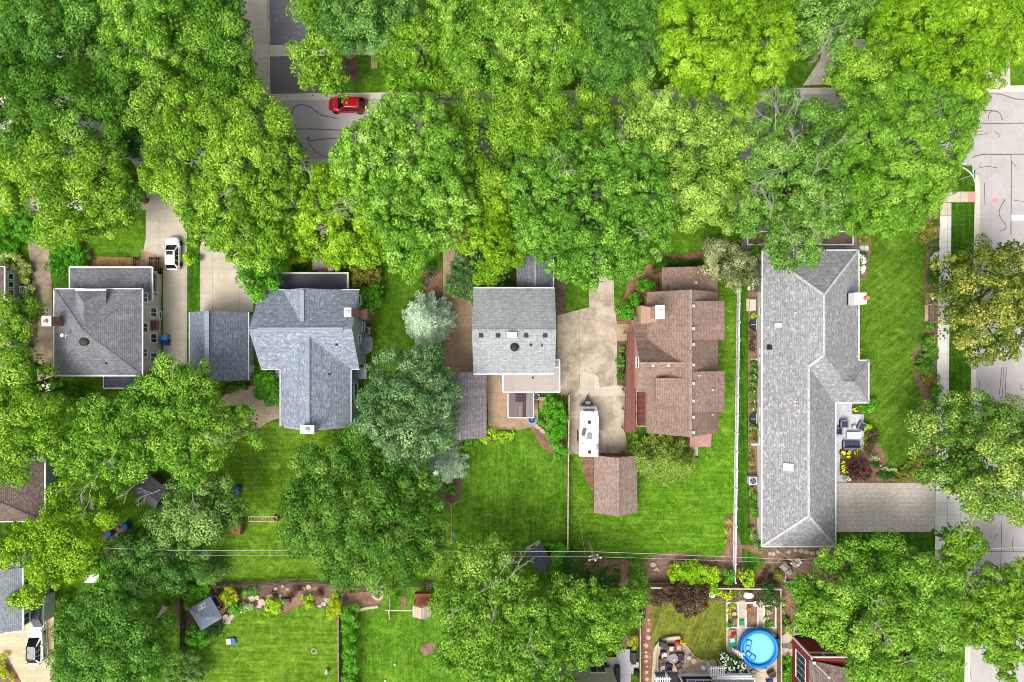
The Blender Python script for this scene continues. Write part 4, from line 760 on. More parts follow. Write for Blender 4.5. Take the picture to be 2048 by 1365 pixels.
mb = MB(); mb.boxr(-.9, 5.4, -5.9, -3.2, -.1, 3.1); t.part('rear_room', mb, M['siding_white']); mb = MB(); mb.boxr(-1.0, 5.68, -6.1, -2.3, 3.1, 3.28); t.part('rear_roof', mb, M['membrane_tan'])
gutters(t, [((-1.1, -6.15, 3.3), (5.72, -6.15, 3.3)), ((-1.1, -6.15, 3.3), (-1.1, -3.6, 3.3)), ((5.72, -6.15, 3.3), (5.72, -2.3, 3.3)), ((5.0, -2.25, 3.32), (5.72, -2.25, 3.32)), ((5.0, -3.15, 3.32), (5.72, -3.15, 3.32))]); vents(t, None, [(1065.5, 756)], lambda x, y: 3.28, 'pipe', 'black')
mb = MB(); mb.boxr(-1.5, -.95, -5.2, -3.6, 0, .12); t.part('doormat', mb, M['grey'])
for y in (4, -1.5): win(t, XW+.15, y, 3.8, 'W', 1, 1.3); win(t, XE-.1, y, 3.8, 'E', 1, 1.3)
t2 = Thing('patio_awning', 'dark brown patio awning with white frame behind the pale grey green house', 'awning', (1.05, -7.8, 0)); z = 2.5
mb = MB()
for x in (-.48, 2.6): mb.bar((x, -6.2, z+.2), (x, -9.3, z+.02), .1, .12)
mb.bar((-.53, -9.3, z+.02), (2.65, -9.3, z+.02), .12, .14)
for x in (-.45, 2.58): mb.box(x, -9.25, 0, .09, .09, z)
t2.part('frame', mb, M['white'])
def ap(x0, x1, y0, y1, dz, m, nm='panel'): mb = MB(); mb.slab([(x0, y0, z+.16+dz-(-6.2-y0)*.06), (x1, y0, z+.16+dz-(-6.2-y0)*.06), (x1, y1, z+.16+dz-(-6.2-y1)*.06), (x0, y1, z+.16+dz-(-6.2-y1)*.06)], .04); t2.part(nm, mb, m)
M['awn'] = plain('awn', S(112, 100, 98), .7, 0, .1, 1); M['awn_lt'] = plain('awn_lt', S(132, 120, 118), .7, 0, .1, 1); M['awn_dk'] = plain('awn_dk', S(72, 58, 58), .8, 0, .12, 1)
ap(-.44, .4, -9.25, -6.25, 0, M['awn']); ap(1.74, 2.56, -9.25, -6.25, 0, M['awn_lt']); ap(.42, 1.72, -9.25, -6.25, -.06, M['awn_dk']); ap(.42, 1.3, -9.25, -7.35, .03, M['awn']); ap(.85, 1.12, -9.2, -7.9, .06, M['awn_lt'])  # dark middle panel stands for the shaded opening, its shade put into the colour
t = Thing('garage', 'mauve grey gabled garage half under the dark round oak', 'garage', (-6.2, -8, 0))
mb = MB(); gwall(mb, -9.1, -3.35, -11.5, -4.1, 2.5, 4.0, 'y'); t.part('wall', mb, M['siding_white']); mb = MB(); gable(mb, -9.3, -3.09, -11.75, -3.72, 2.5, 4.2, 'y'); r = t.part('roof', mb, M['roof_c3']); ridge(t, r, [((-6.2, -11.75, 4.2), (-6.2, -3.72, 4.2))], 'roof_c3', .3, .04)
mb = MB(); mb.boxr(-8.6, -3.9, -4.1, -4.04, 0, 2.1); t.part('garage_door', mb, M['white'])

# --- brown house
t = Thing('house', 'brown shingled house with dormers and peach brick chimney beside the big concrete drive', 'house', (20.3, -2.5, 0))
XW, XE, YN_, YS_, xr = 16.1, 24.6, 5.85, -10.96, 20.36; e, h = 3.8, 7.5
mb = MB(); gwall(mb, XW+.35, XE-.35, YS_+.3, YN_-.3, e-.1, h-.25, 'y'); mb.loft([[(x, -5.8, -.1), (x, 2.6, -.1), (x, 2.6, 2.5), (x, 1.2, 3.1), (x, -.8, 4.5), (x, -2.5, 6.65), (x, -5.8, 3.85)] for x in (14.85, 18.5)])
t.part('wall', mb, M['siding_peach'])
mb = MB(); gable(mb, XW, XE, YS_, YN_, e, h, 'y')
prof = [(3.0, 2.55), (2.0, 2.9), (1.0, 3.4), (0, 4.1), (-.9, 4.95), (-1.75, 5.9), (-2.55, 6.85)]
for (ya, za), (yb, zb) in zip(prof, prof[1:]): mb.slab([(14.75, yb, zb), (14.75, ya, za), (20.3, ya, za), (20.3, yb, zb)], .16)
mb.slab([(14.75, -2.55, 6.85), (20.3, -2.55, 6.85), (20.3, -6.1, 3.75), (14.75, -6.1, 3.75)], .16)
mb.slab([(16.72, -7.45, 5.9), (20.2, -7.45, 7.25), (20.2, -4.3, 7.25), (16.72, -4.3, 5.9)], .15)
mb.slab([(20.7, 4.6, 7.2), (24.75, 4.6, 5.9), (24.75, .15, 5.9), (20.7, .15, 7.2)], .16); mb.slab([(20.7, -3.5, 7.2), (24.75, -3.5, 5.9), (24.75, -8.2, 5.9), (20.7, -8.2, 7.2)], .16)
roof = t.part('roof', mb, M['roof_d'])
ridge(t, roof, [((xr, YS_, h), (xr, YN_, h))], 'roof_d2', .3, .05); ridge(t, roof, [((14.75, -2.55, 6.85), (19.7, -2.55, 6.85))], 'roof_d2', .26, .05)
for y0, y1 in ((.3, 4.45), (-8.05, -3.65)): mb = MB(); mb.loft([[(21, y, 6.0), (24.55, y, 3.7), (24.55, y, 5.75), (21, y, 6.9)] for y in (y0, y1)]); d = t.part('dormer', mb, M['siding_peach']); win(t, 24.55, (y0+y1)/2, 4.9, 'E', 1.6, .9)
mb = MB(); mb.loft([[(17.0, y, 3.8), (20, y, 5.5), (20, y, 7.0), (17.0, y, 5.85)] for y in (-7.3, -4.45)]); t.part('dormer', mb, M['siding_peach'])
chimney(t, 16.15, 17.0, 2.55, 3.95, 0, 8.9, 'brick_peach', 'offwhite', 'ltgrey', flared=.75)
fE = lambda x, y: h-abs(x-xr)*.87
for py in (612, 657, 689, 730, 767, 802, 834.5, 865): vents(t, roof, [(1387, py)], lambda x, y: h-.15, 'box', 'offwhite', .26, .2)
for a, b in ((1305.6, 731), (1337, 730.5)): vents(t, roof, [(a, b)], lambda x, y: 6.5, 'box', 'offwhite', .28, .2)
vents(t, roof, [(1398.5, 751.5), (1425, 780), (1424.5, 829.5)], lambda x, y: 7.2-(x-20.7)*.32 if y > -8.2 else fE(x, y), 'pipe', 'offwhite')
for y, z, w in ((-1.1, 1.6, .9), (-2.5, 4.6, 1.1), (-3.9, 1.6, .9), (-5.1, 1.6, .7)): win(t, 14.85, y, z, 'W', w, 1.3)
mb = MB(); mb.boxr(18.5, 24.6, 5.4, 8.6, -.1, 2.7); mb.loft([[(18.5, y, 2.7), (24.6, y, 2.7), (21.6, y, 3.5)] for y in (5.4, 8.6)]); t.part('front_room', mb, M['siding_peach'])
mb = MB(); gable(mb, 18.15, 24.9, 5.3, 8.9, 2.75, 3.7, 'y'); r = t.part('front_roof', mb, M['roof_d']); vents(t, r, [(1391.7, 566)], lambda x, y: 3.6, 'box', 'offwhite', .28, .2)
mb = MB(); mb.slab([(13.7, -11.1, 2.35), (14.95, -11.1, 2.6), (14.78, 1.2, 2.6), (14.0, 1.2, 2.35)], .1); t.part('porch_roof', mb, M['tinroof_brown']); mb = MB(); mb.bar((14.05, 1.2, 2.4), (13.65, -11.1, 2.4), .1, .16); t.part('gutter', mb, M['deck_brown'])
for k in range(6): mb = MB(); mb.box(13.95-.05*k, 1.0-2.35*k, 0, .12, .12, 2.3); t.part('post', mb, M['deck_brown'])
mb = MB(); mb.boxr(15.2, 16.6, -10.4, -6.15, -.1, 1.0); t.part('deck', mb, M['deck_brown']); mb = MB(); z = 1.95
mb.bar((15.2, -6.1, z), (15.2, -10.4, z), .1, .1); mb.bar((15.2, -10.4, z), (16.5, -10.4, z), .1, .1); mb.bar((15.2, -6.1, z-.5), (15.2, -10.4, z-.5), .06, .06); mb.bar((15.2, -6.1, z), (16.5, -6.1, z), .1, .1)
for k in range(4): mb.box(15.2, -6.1-1.43*k, 0, .1, .1, z)
t.part('railing', mb, M['brick_peach'])
mb = MB(); mb.boxr(21.9, 23.9, -12.4, -10.6, -.1, 2.2); t.part('rear_porch', mb, M['siding_peach']); M['pink_roof'] = plain('pink_roof', S(166, 126, 120), .7, 0, .1, 1); mb = MB(); mb.slab([(21.6, -12.9, 2.3), (24.2, -12.9, 2.3), (24.2, -10.7, 2.7), (21.6, -10.7, 2.7)], .12); t.part('rear_roof', mb, M['pink_roof'])
gutters(t, [((XE, YS_, e), (XE, YN_, e))], 'deck_brown', .1, .1)
t = Thing('shed', 'brown gabled shed behind the white travel trailer', 'shed', (13.1, -17.7, 0))
mb = MB(); gwall(mb, 10.2, 15.0, -20.6, -14.1, 2.4, 4.0, 'y'); t.part('wall', mb, M['siding_peach']); mb = MB(); gable(mb, 9.94, 15.21, -20.85, -13.9, 2.4, 4.2, 'y'); r = t.part('roof', mb, M['roof_d2']); ridge(t, r, [((12.57, -20.85, 4.2), (12.57, -13.9, 4.2))], 'roof_d2', .3, .04); mb = MB(); mb.boxr(11, 14.2, -14.1, -14.04, 0, 2.0); t.part('door', mb, M['deck_brown'])
gutters(t, [((9.94, -20.85, 2.4), (9.94, -13.9, 2.4))], 'deck_brown', .08, .1)

# --- grey ranch house
t = Thing('ranch_house', 'long light grey hip roofed ranch house with white walls and white eaves', 'house', (36, -7, 0)); e = 2.65
A, B, C_, D, E2, F, G, H_ = (30.3, 11, e), (42, 11, e), (42, -2.33, e), (43.2, -2.33, e), (43.2, -7.48, e), (39.2, -7.48, e), (39.2, -24.9, e), (30.25, -24.9, e)
R1, R2, R3, R4, J1, J2 = (36.15, 5.3, 6.2), (36.15, -1.63, 6.2), (34.75, -3.03, 5.35), (34.75, -20.5, 5.35), (40.63, -4.9, 4.21), (39.43, -4.9, 4.21)
mb = MB(); i = .38; mb.prism([(A[0]+i, A[1]-i), (B[0]-i, B[1]-i), (C_[0]-i, C_[1]-i), (D[0]-i, D[1]-i), (E2[0]-i, E2[1]+i), (F[0]-i, F[1]+i), (G[0]-i, G[1]+i), (H_[0]+i, H_[1]+i)], -.1, e-.1); t.part('wall', mb, M['siding_white'])
mb = MB()
for q in ([A, B, R1], [H_, A, R1, R2, R3, R4], [G, H_, R4], [F, G, R4, R3], [F, E2, J1, J2, R2, R3], [D, E2, J1], [C_, D, J1, J2], [B, C_, J2, R2, R1]): mb.slab(q, .16)
roof = t.part('roof', mb, M['roof_e'])
ridge(t, roof, [(A, R1), (B, R1), (R1, R2), (R2, R3), (R3, R4), (R4, G), (R4, H_)], 'roof_e_cap', .3, .035); ridge(t, roof, [(R2, J2), (J2, J1), (J1, D), (J1, E2)], 'roof_e', .28, .035)
gutters(t, [(A, B), (B, C_), (C_, D), (D, E2), (E2, F), (F, G), (G, H_), (H_, A)], 'white', .14, .14)
mb = MB(); mb.boxr(40.0, 41.45, 4.3, 5.65, 2.6, 5.55); c = t.part('chimney', mb, M['white']); mb = MB(); mb.cyl((41.3, 5.0, 5.3), (41.3, 5.0, 6.1), .27, .25, 14); t.part('chimney_pot', mb, plain('terracotta', S(206, 116, 92), .8, 0, .1, 5), c); mb = MB(); mb.boxr(39.93, 40.0, 4.25, 5.7, 3.3, 4.15); t.part('flashing', mb, M['black'], c)
fW = lambda x, y: e+(x-30.3)*.607
for px, py, a, b in ((1555.6, 651, .42, .32), (1575.3, 934.7, .55, .5)):
    x, y, z = on(px, py, fW, 4); mb = MB(); mb.slab([(x-a, y-b, z-a*.607+.16), (x+a, y-b, z+a*.607+.16), (x+a, y+b, z+a*.607+.16), (x-a, y+b, z-a*.607+.16)], .22); s = t.part('skylight', mb, M['grey'], roof); a -= .06; b -= .06; mb = MB(); mb.slab([(x-a, y-b, z-a*.607+.185), (x+a, y-b, z+a*.607+.185), (x+a, y+b, z+a*.607+.185), (x-a, y+b, z-a*.607+.185)], .04); t.part('pane', mb, M['skylight'], roof)
vents(t, roof, [(1539.6, 695)], fW, 'box', 'black', .5, .25); vents(t, roof, [(1591, 626), (1591.5, 803), (1592, 810), (1593.5, 831)], fW, 'pipe', 'offwhite')
for py in (622, 705, 720, 824, 855, 884): win(t, 30.68, P(0, py)[1]*.98, 1.5, 'W', .9, 1.0)
mb = MB(); mb.boxr(30.2, 30.69, 6.1, 9.4, -.1, 2.1); t.part('side_bump', mb, M['greystone'])

# --- houses cut by the lower edge and the left edge
t = Thing('garage', 'garage with mottled brown hip roof at the left edge below the leafy maple', 'garage', (-61.5, -18.5, 0)); E_, S_ = -56.65, -21.9
mb = MB(); mb.boxr(-68, E_-.3, S_+.3, -14, -.1, 2.4); t.part('wall', mb, M['siding_grey']); mb = MB(); a, b = (-61.0, -18.2, 4.9), (-57.5, -15.2, 3.0)
c = (-62, -18.3, 5.0); mb.slab([(-67.5, S_, 2.5), (E_, S_, 2.5), c], .16); mb.slab([(E_, S_, 2.5), (E_, -14.6, 2.5), c], .16); mb.slab([(E_, -14.6, 2.5), (-67.5, -14.6, 2.5), c], .16); r = t.part('roof', mb, M['roof_f']); ridge(t, r, [((E_, S_, 2.5), c), ((E_, -14.6, 2.5), c)], 'roof_f', .25, .04); gutters(t, [((-67.5, S_, 2.5), (E_, S_, 2.5)), ((E_, S_, 2.5), (E_, -14.6, 2.5))])
t = Thing('house', 'house with blue grey roof and low dark side roof behind the parked white car', 'house', (-60, -31, 0)); e = 5.2
xe = (46-1024)/16*.939; ys = (682.5-1262)/16*.939
mb = MB(); mb.boxr(-75, xe-.4, ys+.4, -26, -.1, e-.1); t.part('wall', mb, M['siding_white']); mb = MB(); mb.slab([(xe, ys, e), (xe, -26.6, e), (-63, -26.6, 7.5), (-63, ys, 7.5)], .2); mb.slab([(-63, ys, 7.5), (-63, -26.6, 7.5), (-75, -26.6, 4), (-75, ys, 4)], .2); t.part('roof', mb, M['roof_g']); gutters(t, [((xe, ys, e), (xe, -26.6, e)), ((xe, ys, e), (-63, ys, 7.4))])
win(t, xe-.4, -33, 4.2, 'E', 1.2, 1.1); win(t, xe-.4, -28.4, 4.2, 'E', 1.2, 1.1)
x2 = (87-1024)/16*.969; ya, yb = (682.5-1196)/16*.969, (682.5-1254)/16*.969
mb = MB(); mb.boxr(xe-.5, x2-.35, yb+.3, ya-.3, -.1, 2.6); t.part('side_room', mb, M['siding_white']); mb = MB(); m = (ya+yb)/2-.5; mb.slab([(xe-.5, yb, 2.7), (x2, yb, 2.7), (x2, m, 3.5), (xe-.5, m, 3.5)], .15); mb.slab([(xe-.5, m, 3.5), (x2, m, 3.5), (x2, ya, 2.7), (xe-.5, ya, 2.7)], .15); t.part('side_roof', mb, M['roof_s']); gutters(t, [((x2, ya, 2.72), (x2, yb, 2.72))])
t = Thing('house', 'house with navy walls and white trim cut by the lower edge beside the pool', 'house', (24, -43.6, 0))
mb = MB(); mb.boxr(20.75, 24.9, -60, -41.6, -.1, 6.5); t.part('wall', mb, M['siding_navy']); mb = MB(); mb.boxr(20.4, 25.2, -60, -41.3, 6.5, 6.8); t.part('roof', mb, M['membrane'])
mb = MB(); mb.boxr(20.7, 24.95, -41.6, -41.5, 0, .65)
for x in (20.78, 24.85): mb.box(x, -41.55, .65, .16, .16, 5.8)
t.part('trim', mb, M['white']); win(t, 22.9, -41.58, 2.6, 'N', 2.9, 1.7, 2)
mb = MB(); mb.boxr(24.9, 29.1, -60, -40.6, -.1, 2.5); t.part('side_room', mb, M['siding_white']); mb = MB(); m = (26.7, -43.2, 4.3); q = (26.7, -60, 4.3)
mb.slab([(24.3, -40.95, 2.6), (29.4, -40.95, 2.6), m], .15); mb.slab([(24.9, -60, 2.6), (24.3, -40.95, 2.6), m, q], .15); mb.slab([(29.4, -40.95, 2.6), (29.4, -60, 2.6), q, m], .15); t.part('side_roof', mb, M['roof_c3']); gutters(t, [((24.3, -40.95, 2.6), (29.4, -40.95, 2.6)), ((29.4, -40.95, 2.6), (29.4, -60, 2.6))])
for x, w_ in ((25.9, .9), (27.3, 1.1), (28.5, .8)): win(t, x, -40.6, 1.35, 'N', w_, 1.5, 0)
mb = MB(); mb.boxr(17.9, 20.7, -60, -41.4, -.1, .35); t.part('rear_deck', mb, M['black'])
def arbor(label, px, py, w_, d_, h_, n):
    x, y = P(px, py); t = Thing('arbor', label, 'arbor', (x, y, 0)); mb = MB()
    for sx in (-1, 1):
        for sy in (-1, 1): mb = MB(); mb.box(x+sx*w_/2, y+sy*d_/2, 0, .11, .11, h_); t.part('post', mb, M['white'])
    mb = MB()
    for sy in (-1, 1): mb.bar((x-w_/2-.25, y+sy*d_/2, h_+.14), (x+w_/2+.25, y+sy*d_/2, h_+.14), .1, .14)
    for k in range(n): u = x-w_/2+w_*k/(n-1); mb.bar((u, y-d_/2-.3, h_+.26), (u, y+d_/2+.3, h_+.26), .07, .12)
    t.part('slat', mb, M['white']); mb = MB()
    for sx in (-1, 1):
        for k in range(5): mb.bar((x+sx*w_/2, y-d_/2, .4+.42*k), (x+sx*w_/2, y+d_/2, .4+.42*k), .04, .04)
    t.part('lattice', mb, M['white'])
arbor('white slatted garden arbor over the steps by the white hydrangeas', 1424, 1326, 1.5, .8, 2.2, 8)
arbor('white slatted arbor on the black deck at the lower edge', 1318, 1348, 1.5, 1.0, 2.2, 8)
t = Thing('house', 'dark red house with white trimmed windows and brown roof at the lower edge', 'house', (38.5, -41, 0))
mb = MB(); mb.boxr(35, 47, -60, -36.9, -.1, 5.75); t.part('wall', mb, M['siding_red'])
mb = MB(); a, b = (34.6, -37.15, 5.85), (39.3, -37.9, 6.6); mb.slab([a, b, (39.3, -60, 7.6), (34.6, -60, 5.85)], .18); mb.slab([b, (44, -37.15, 5.85), (44, -60, 5.85), (39.3, -60, 7.6)], .18); t.part('roof', mb, M['roof_f'])
mb = MB(); mb.bar((34.95, -36.85, 5.8), (47, -36.85, 5.8), .16, .2); mb.bar((34.95, -36.85, 4.7), (47, -36.85, 4.7), .16, .16); mb.bar((34.95, -36.85, 5.8), (34.95, -60, 5.8), .18, .2); mb.box(34.98, -36.88, 0, .2, .2, 5.6); t.part('trim', mb, M['offwhite'])
for x in (37.4, 40.6): win(t, x, -36.9, 5.2, 'N', 1.5, .75, 0)
win(t, 35, -39.6, 2.6, 'W', 3.2, 2.6, 3)
mb = MB(); x, y, z = on(1628, 1326, lambda x, y: 6.2, 6); x2, y2, z2 = on(1658, 1355, lambda x, y: 6.7, 6); mb.tube([(x, y, z), (x2, y2, z2)], .045, 6); mb.ball(x2, y2, z2, .2, n=8, m=5); mb.box(x, y, z-.1, .3, .3, .2); t.part('antenna', mb, M['ltgrey'])
t = Thing('house', 'cream house with paired window mostly under the pale maple at the lower edge', 'house', (9, -42.5, 0))
mb = MB(); mb.boxr(1.5, 12.4, -60, -40.3, -.1, 5.3); t.part('wall', mb, M['siding_beige']); mb = MB(); mb.slab([(1.2, -40.3, 5.4), (12.7, -40.3, 5.4), (12.7, -60, 8), (1.2, -60, 8)], .15); t.part('roof', mb, M['membrane_tan']); win(t, 10.5, -40.3, 1.6, 'N', 1.8, 1.5)
mb = MB(); mb.boxr(12.75, 13.35, -60, -40.2, 0, 1.3); t.part('side_wall', mb, M['black'])
# ------------------------------------------------------------------ vehicles
def wheel(t, x, y, r, w, side):
    mb = MB(); mb.loft([[(x+rr*math.cos(2*math.pi*i/18), y+side*o, r+rr*math.sin(2*math.pi*i/18)) for i in range(18)] for rr, o in ((r*.6, -w/2), (r*.95, -w/2), (r, -w*.3), (r, w*.3), (r*.95, w/2), (r*.6, w/2))])
    tyre = t.part('wheel', mb, M['rubber'], world=False); mb = MB(); mb.loft([[(x+rr*math.cos(2*math.pi*i/18), y+side*o, r+rr*math.sin(2*math.pi*i/18)) for i in range(18)] for rr, o in ((r*.62, w*.1), (r*.62, w*.47), (r*.55, w*.5), (r*.2, w*.4), (r*.05, w*.44))])
    t.part('rim', mb, M['metal'], tyre, world=False)
def car(name, label, cat, loc, rz, paint, L, W, hz, cab, roofm=None, sunroof=None, rear_lights=True, rails=False):
    """car pointing along +x; hz = (bonnet, belt, roof) heights; cab = (windscreen base, roof front, roof rear, tailgate base) from the nose"""
    t = Thing(name, label, cat, loc, rz); hb, bl, hr = hz; x0 = -L/2; wh = W/2; st = []
    for f, wf, zt, zs in ((0, .40, .54, .46), (.012, .60, .62, .5), (.035, .76, hb-.17, .58), (.075, .88, hb-.08, .66), (.13, .955, hb-.02, .72), (.2, .985, hb+.03, .78), (cab[0]/L, 1, bl-.02, .84), (.5, 1, bl, .86), (.7, 1, bl, .86), (.86, .985, bl-.01, .86), (.93, .95, bl-.02, .82), (.965, .87, bl-.10, .74), (.988, .76, bl-.22, .66), (1, .60, .62, .55)):
        x = x0+L*f; w_ = wh*wf; lo = .3 if .05 < f < .95 else .36
        ring = [(w_*.55, zt), (w_*.82, zt-.025), (w_*.94, zt-.09), (w_, zs), (w_*.99, .5), (w_*.94, lo)]
        st.append([(x, a, z) for a, z in ring]+[(x, -a, z) for a, z in ring[::-1]])
    mb = MB(); mb.loft(st); t.part('body', mb, paint, world=False, smooth=True)
    a, b, c, d = [x0+v for v in cab]; wb, wt = wh*.90, wh*.70; z0, z1 = bl-.05, hr
    def g(x, fr): return x
    B_ = [(a, -wb*.82, z0-.02), (a+.25, -wb, z0), (d-.2, -wb, z0), (d, -wb*.8, z0), (d, wb*.8, z0), (d-.2, wb, z0), (a+.25, wb, z0), (a, wb*.82, z0-.02)]
    T_ = [(b, -wt*.86, z1-.03), (b+.15, -wt, z1-.03), (c-.15, -wt, z1-.05), (c, -wt*.86, z1-.06), (c, wt*.86, z1-.06), (c-.15, wt, z1-.05), (b+.15, wt, z1-.03), (b, wt*.86, z1-.03)]
    def face(name, idx, sc=1.0, m=M['glass_black'], off=.0):
        mb = MB(); mb.quad(*idx); return t.part(name, mb, m, world=False)
    face('windscreen', [B_[0], T_[0], T_[7], B_[7]]); face('rear_window', [B_[3], B_[4], T_[4], T_[3]]); face('side_window', [B_[1], B_[2], T_[2], T_[1]]); face('side_window', [B_[5], B_[6], T_[6], T_[5]])
    mb = MB()
    for i, j in ((0, 1), (2, 3), (4, 5), (6, 7)): mb.quad(B_[i], B_[j], T_[j], T_[i])
    cx = (b*.45+c*.55)
    for s in (-1, 1):
        for fx in (.40, .72):
            xb, xt = a+.25+(d-a-.45)*fx, b+.15+(c-b-.3)*fx; mb.bar((xb, s*(wb+.005), z0), (xt, s*(wt+.005), z1-.03), .07, .02)
    t.part('pillar', mb, paint, world=False)
    mb = MB(); mb.loft([[(x*1.0, y*1.02, z) for x, y, z in T_], [((x-(b+c)/2)*.97+(b+c)/2, y*.93, z+.045) for x, y, z in T_], [((x-(b+c)/2)*.75+(b+c)/2, y*.6, z+.075) for x, y, z in T_]]); rf = t.part('roof', mb, roofm or paint, world=False, smooth=True)
    if sunroof:
        for u0, u1 in sunroof: mb = MB(); mb.box((u0+u1)/2+b, 0, hr+.035, u1-u0, wt*1.25, .02); t.part('sunroof', mb, M['glass_black'], rf, world=False)
    if rails:
        mb = MB()
        for s in (-1, 1): mb.bar((b+.2, s*wt*.95, hr+.07), (c-.2, s*wt*.95, hr+.05), .05, .05)
        for k in range(3): u = b+.5+(c-b-1.0)*k/2; mb.box(u, 0, hr+.04, .05, wt*1.5, .02)
        t.part('roof_rail', mb, paint, rf, world=False)
    for s in (-1, 1):
        mb = MB(); mb.box(a+.28, s*(wh+.10), bl-.02, .16, .2, .14); t.part('mirror', mb, paint, world=False)
        mb = MB(); mb.loft([[(x0+.16, s*wh*.66, .62), (x0+.17, s*wh*.64, hb-.18)], [(x0+.30, s*wh*.86, .64), (x0+.34, s*wh*.82, hb-.10)], [(x0+.42, s*wh*.965, .66), (x0+.52, s*wh*.93, hb-.05)]], cap=False, close=False); t.part('headlight', mb, M['ltgrey'], world=False)
        mb = MB(); mb.box(-x0-.26, s*wh*.80, bl-.2, .16, wh*.2, .16, s*-.55); t.part('tail_light', mb, M['red'], world=False)
        mb = MB(); mb.bar((a-.05, s*wh*.8, hb+.05), (x0+.55, s*wh*.72, hb-.01), .015, .01); t.part('bonnet_line', mb, M['grey'], world=False)
        for fx in (.19, .81): wheel(t, x0+L*fx, s*(wh-.11), .34, .23, s)
    mb = MB(); mb.bar((a+.15, -wb*.75, z0+.12), (a+.05, wb*.7, z0+.05), .03, .02); t.part('wiper', mb, M['rubber'], world=False)
    return t
x, y = P(694, 209, .8); car('parked_car', 'red sport utility car parked at the kerb beneath the small street tree', 'car', (x, y, -.12), R(-1), M['red_paint'], 4.75, 1.9, (1.02, 1.08, 1.68), (1.25, 2.05, 4.05, 4.55), rails=True)
x, y = P(345, 507, .8); car('parked_car', 'white hatchback with a small sunroof parked on the drive by the porch steps', 'car', (x, y, .06), R(-90.5), M['white_paint'], 4.2, 1.8, (.95, .98, 1.45), (1.05, 1.75, 3.6, 4.0), sunroof=[(.15, .62)])
x, y = P(70, 1291, .8); car('parked_car', 'white car with a black glass roof parked on the tan paved drive at lower left', 'car', (x, y, .06), R(-92), M['white_paint'], 4.95, 1.85, (.95, .98, 1.46), (1.35, 2.25, 4.1, 4.65), roofm=M['glass_black'], sunroof=[(.1, .75), (.85, 1.5)])
# travel trailer
x, y = P(1175.5, 861, 1.4); t = Thing('travel_trailer', 'white travel trailer with dark hitch parked on the concrete drive', 'trailer', (x, y, .06), R(-1))
mb = MB(); w_, l_ = 1.16, 3.0; prof = [(-l_, .5), (-l_, 2.7), (l_-1.25, 2.75), (l_-.55, 2.45), (l_-.1, 1.7), (l_, 1.0), (l_-.15, .5)]
mb.loft([[(s*w_*(1 if v < l_-1.3 else (.97 if v < l_-.6 else .9)), v, z) for v, z in prof] for s in (-1, -.96, .96, 1)]); t.part('body', mb, M['white_paint'], world=False)
mb = MB(); mb.box(0, -.9, 2.7, 2*w_-.1, 2*l_-2.4, .05); rf = t.part('roof', mb, M['white'], world=False)
for vx, vy in ((.0, 1.15), (.1, -2.45)): mb = MB(); mb.box(vx, vy, 2.73, .36, .36, .14); t.part('roof_vent', mb, M['dark'], rf, world=False); 
mb = MB(); mb.prism([(-.32, -.45), (.32, -.45), (.32, .0), (.22, .25), (0, .34), (-.22, .25), (-.32, 0)], 2.74, 3.0); mb.v = [(a+.02, b-.45, z) for a, b, z in mb.v]; t.part('air_conditioner', mb, M['grey'], rf, world=False)
mb = MB(); mb.box(-.62, -.02, 2.76, .45, .95, .04, R(-14)); p = t.part('solar_panel', mb, M['glass'], rf, world=False); mb = MB()
for k in range(4): mb.box(-.62+(-.15+.1*k)*.97, -.02+(-.15+.1*k)*-.24, 2.801, .012, .92, .004, R(-14))
t.part('grid', mb, M['ltgrey'], p, world=False)
mb = MB(); mb.box(1.0, -1.75, 2.72, .2, .62, .12); t.part('roof_vent', mb, M['grey'], rf, world=False); mb = MB(); mb.cyl((-.72, -1.5, 2.7), (-.72, -1.5, 2.85), .1, .08, 10); t.part('vent_pipe', mb, M['grey'], rf, world=False)
mb = MB()
for k, (u, z0) in enumerate(((-.78, 0), (-.5, .05), (-.2, .08), (.15, .08), (.45, .06), (.72, .02))):
    pass
for zz, ln in ((2.46, .62), (2.18, .72)):
    f = lambda z: l_-1.25+(2.75-z)/.3*.7 if z > 2.45 else l_-.55+(2.45-z)/.75*.45
    for k in range(8): u0, u1 = -ln+2*ln*k/8, -ln+2*ln*(k+1)/8; c = lambda u: .05*(1-(u/ln)**2); mb.bar((u0, f(zz)+.02+c(u0), zz+.02), (u1, f(zz)+.02+c(u1), zz+.02), .08, .03)
# small lettering row between the two stripes
g = random.Random(5)
for k in range(15):
    u = -.58+1.16*k/14; z = 2.32; v = f(z)+.035
    for q in range(3): mb.box(u+g.uniform(-.02, .02), v+.03*(q-1), z+.01-.012*q, .012 if q != 1 else .045, .03, .02)
t.part('decal', mb, M['dark'], world=False)
for s in (-1, 1):
    mb = MB(); mb.boxr(s*(w_+.0), s*(w_+.03), -1.5, -.6, 1.5, 2.0) if s > 0 else mb.boxr(-w_-.03, -w_, -1.6, -.2, 1.4, 2.1); t.part('window', mb, M['glass_black'], world=False)
    mb = MB(); mb.bar((s*(w_+.02), -l_+.1, 2.6), (s*(w_+.02), l_-1.4, 2.6), .06, .08); t.part('awning_rail', mb, M['grey'], world=False)
    for yy in (-.5, -1.2): mb = MB(); mb.cyl((s*(w_-.2), yy, .33), (s*(w_+.02), yy, .33), .33, .33, 16); t.part('wheel', mb, M['rubber'], world=False)
mb = MB(); mb.bar((-.6, l_-.2, .6), (0, l_+1.15, .6), .1, .12); mb.bar((.6, l_-.2, .6), (0, l_+1.15, .6), .1, .12); mb.cyl((0, l_+1.0, .0), (0, l_+1.0, .85), .05, .05, 8); mb.box(0, l_+1.15, .5, .14, .3, .14); mb.tube([(-.62, l_-.1, .8), (-.55, l_+.35, .8), (0, l_+.55, .8), (.55, l_+.35, .8), (.62, l_-.1, .8)], .04); t.part('hitch', mb, M['black'], world=False)
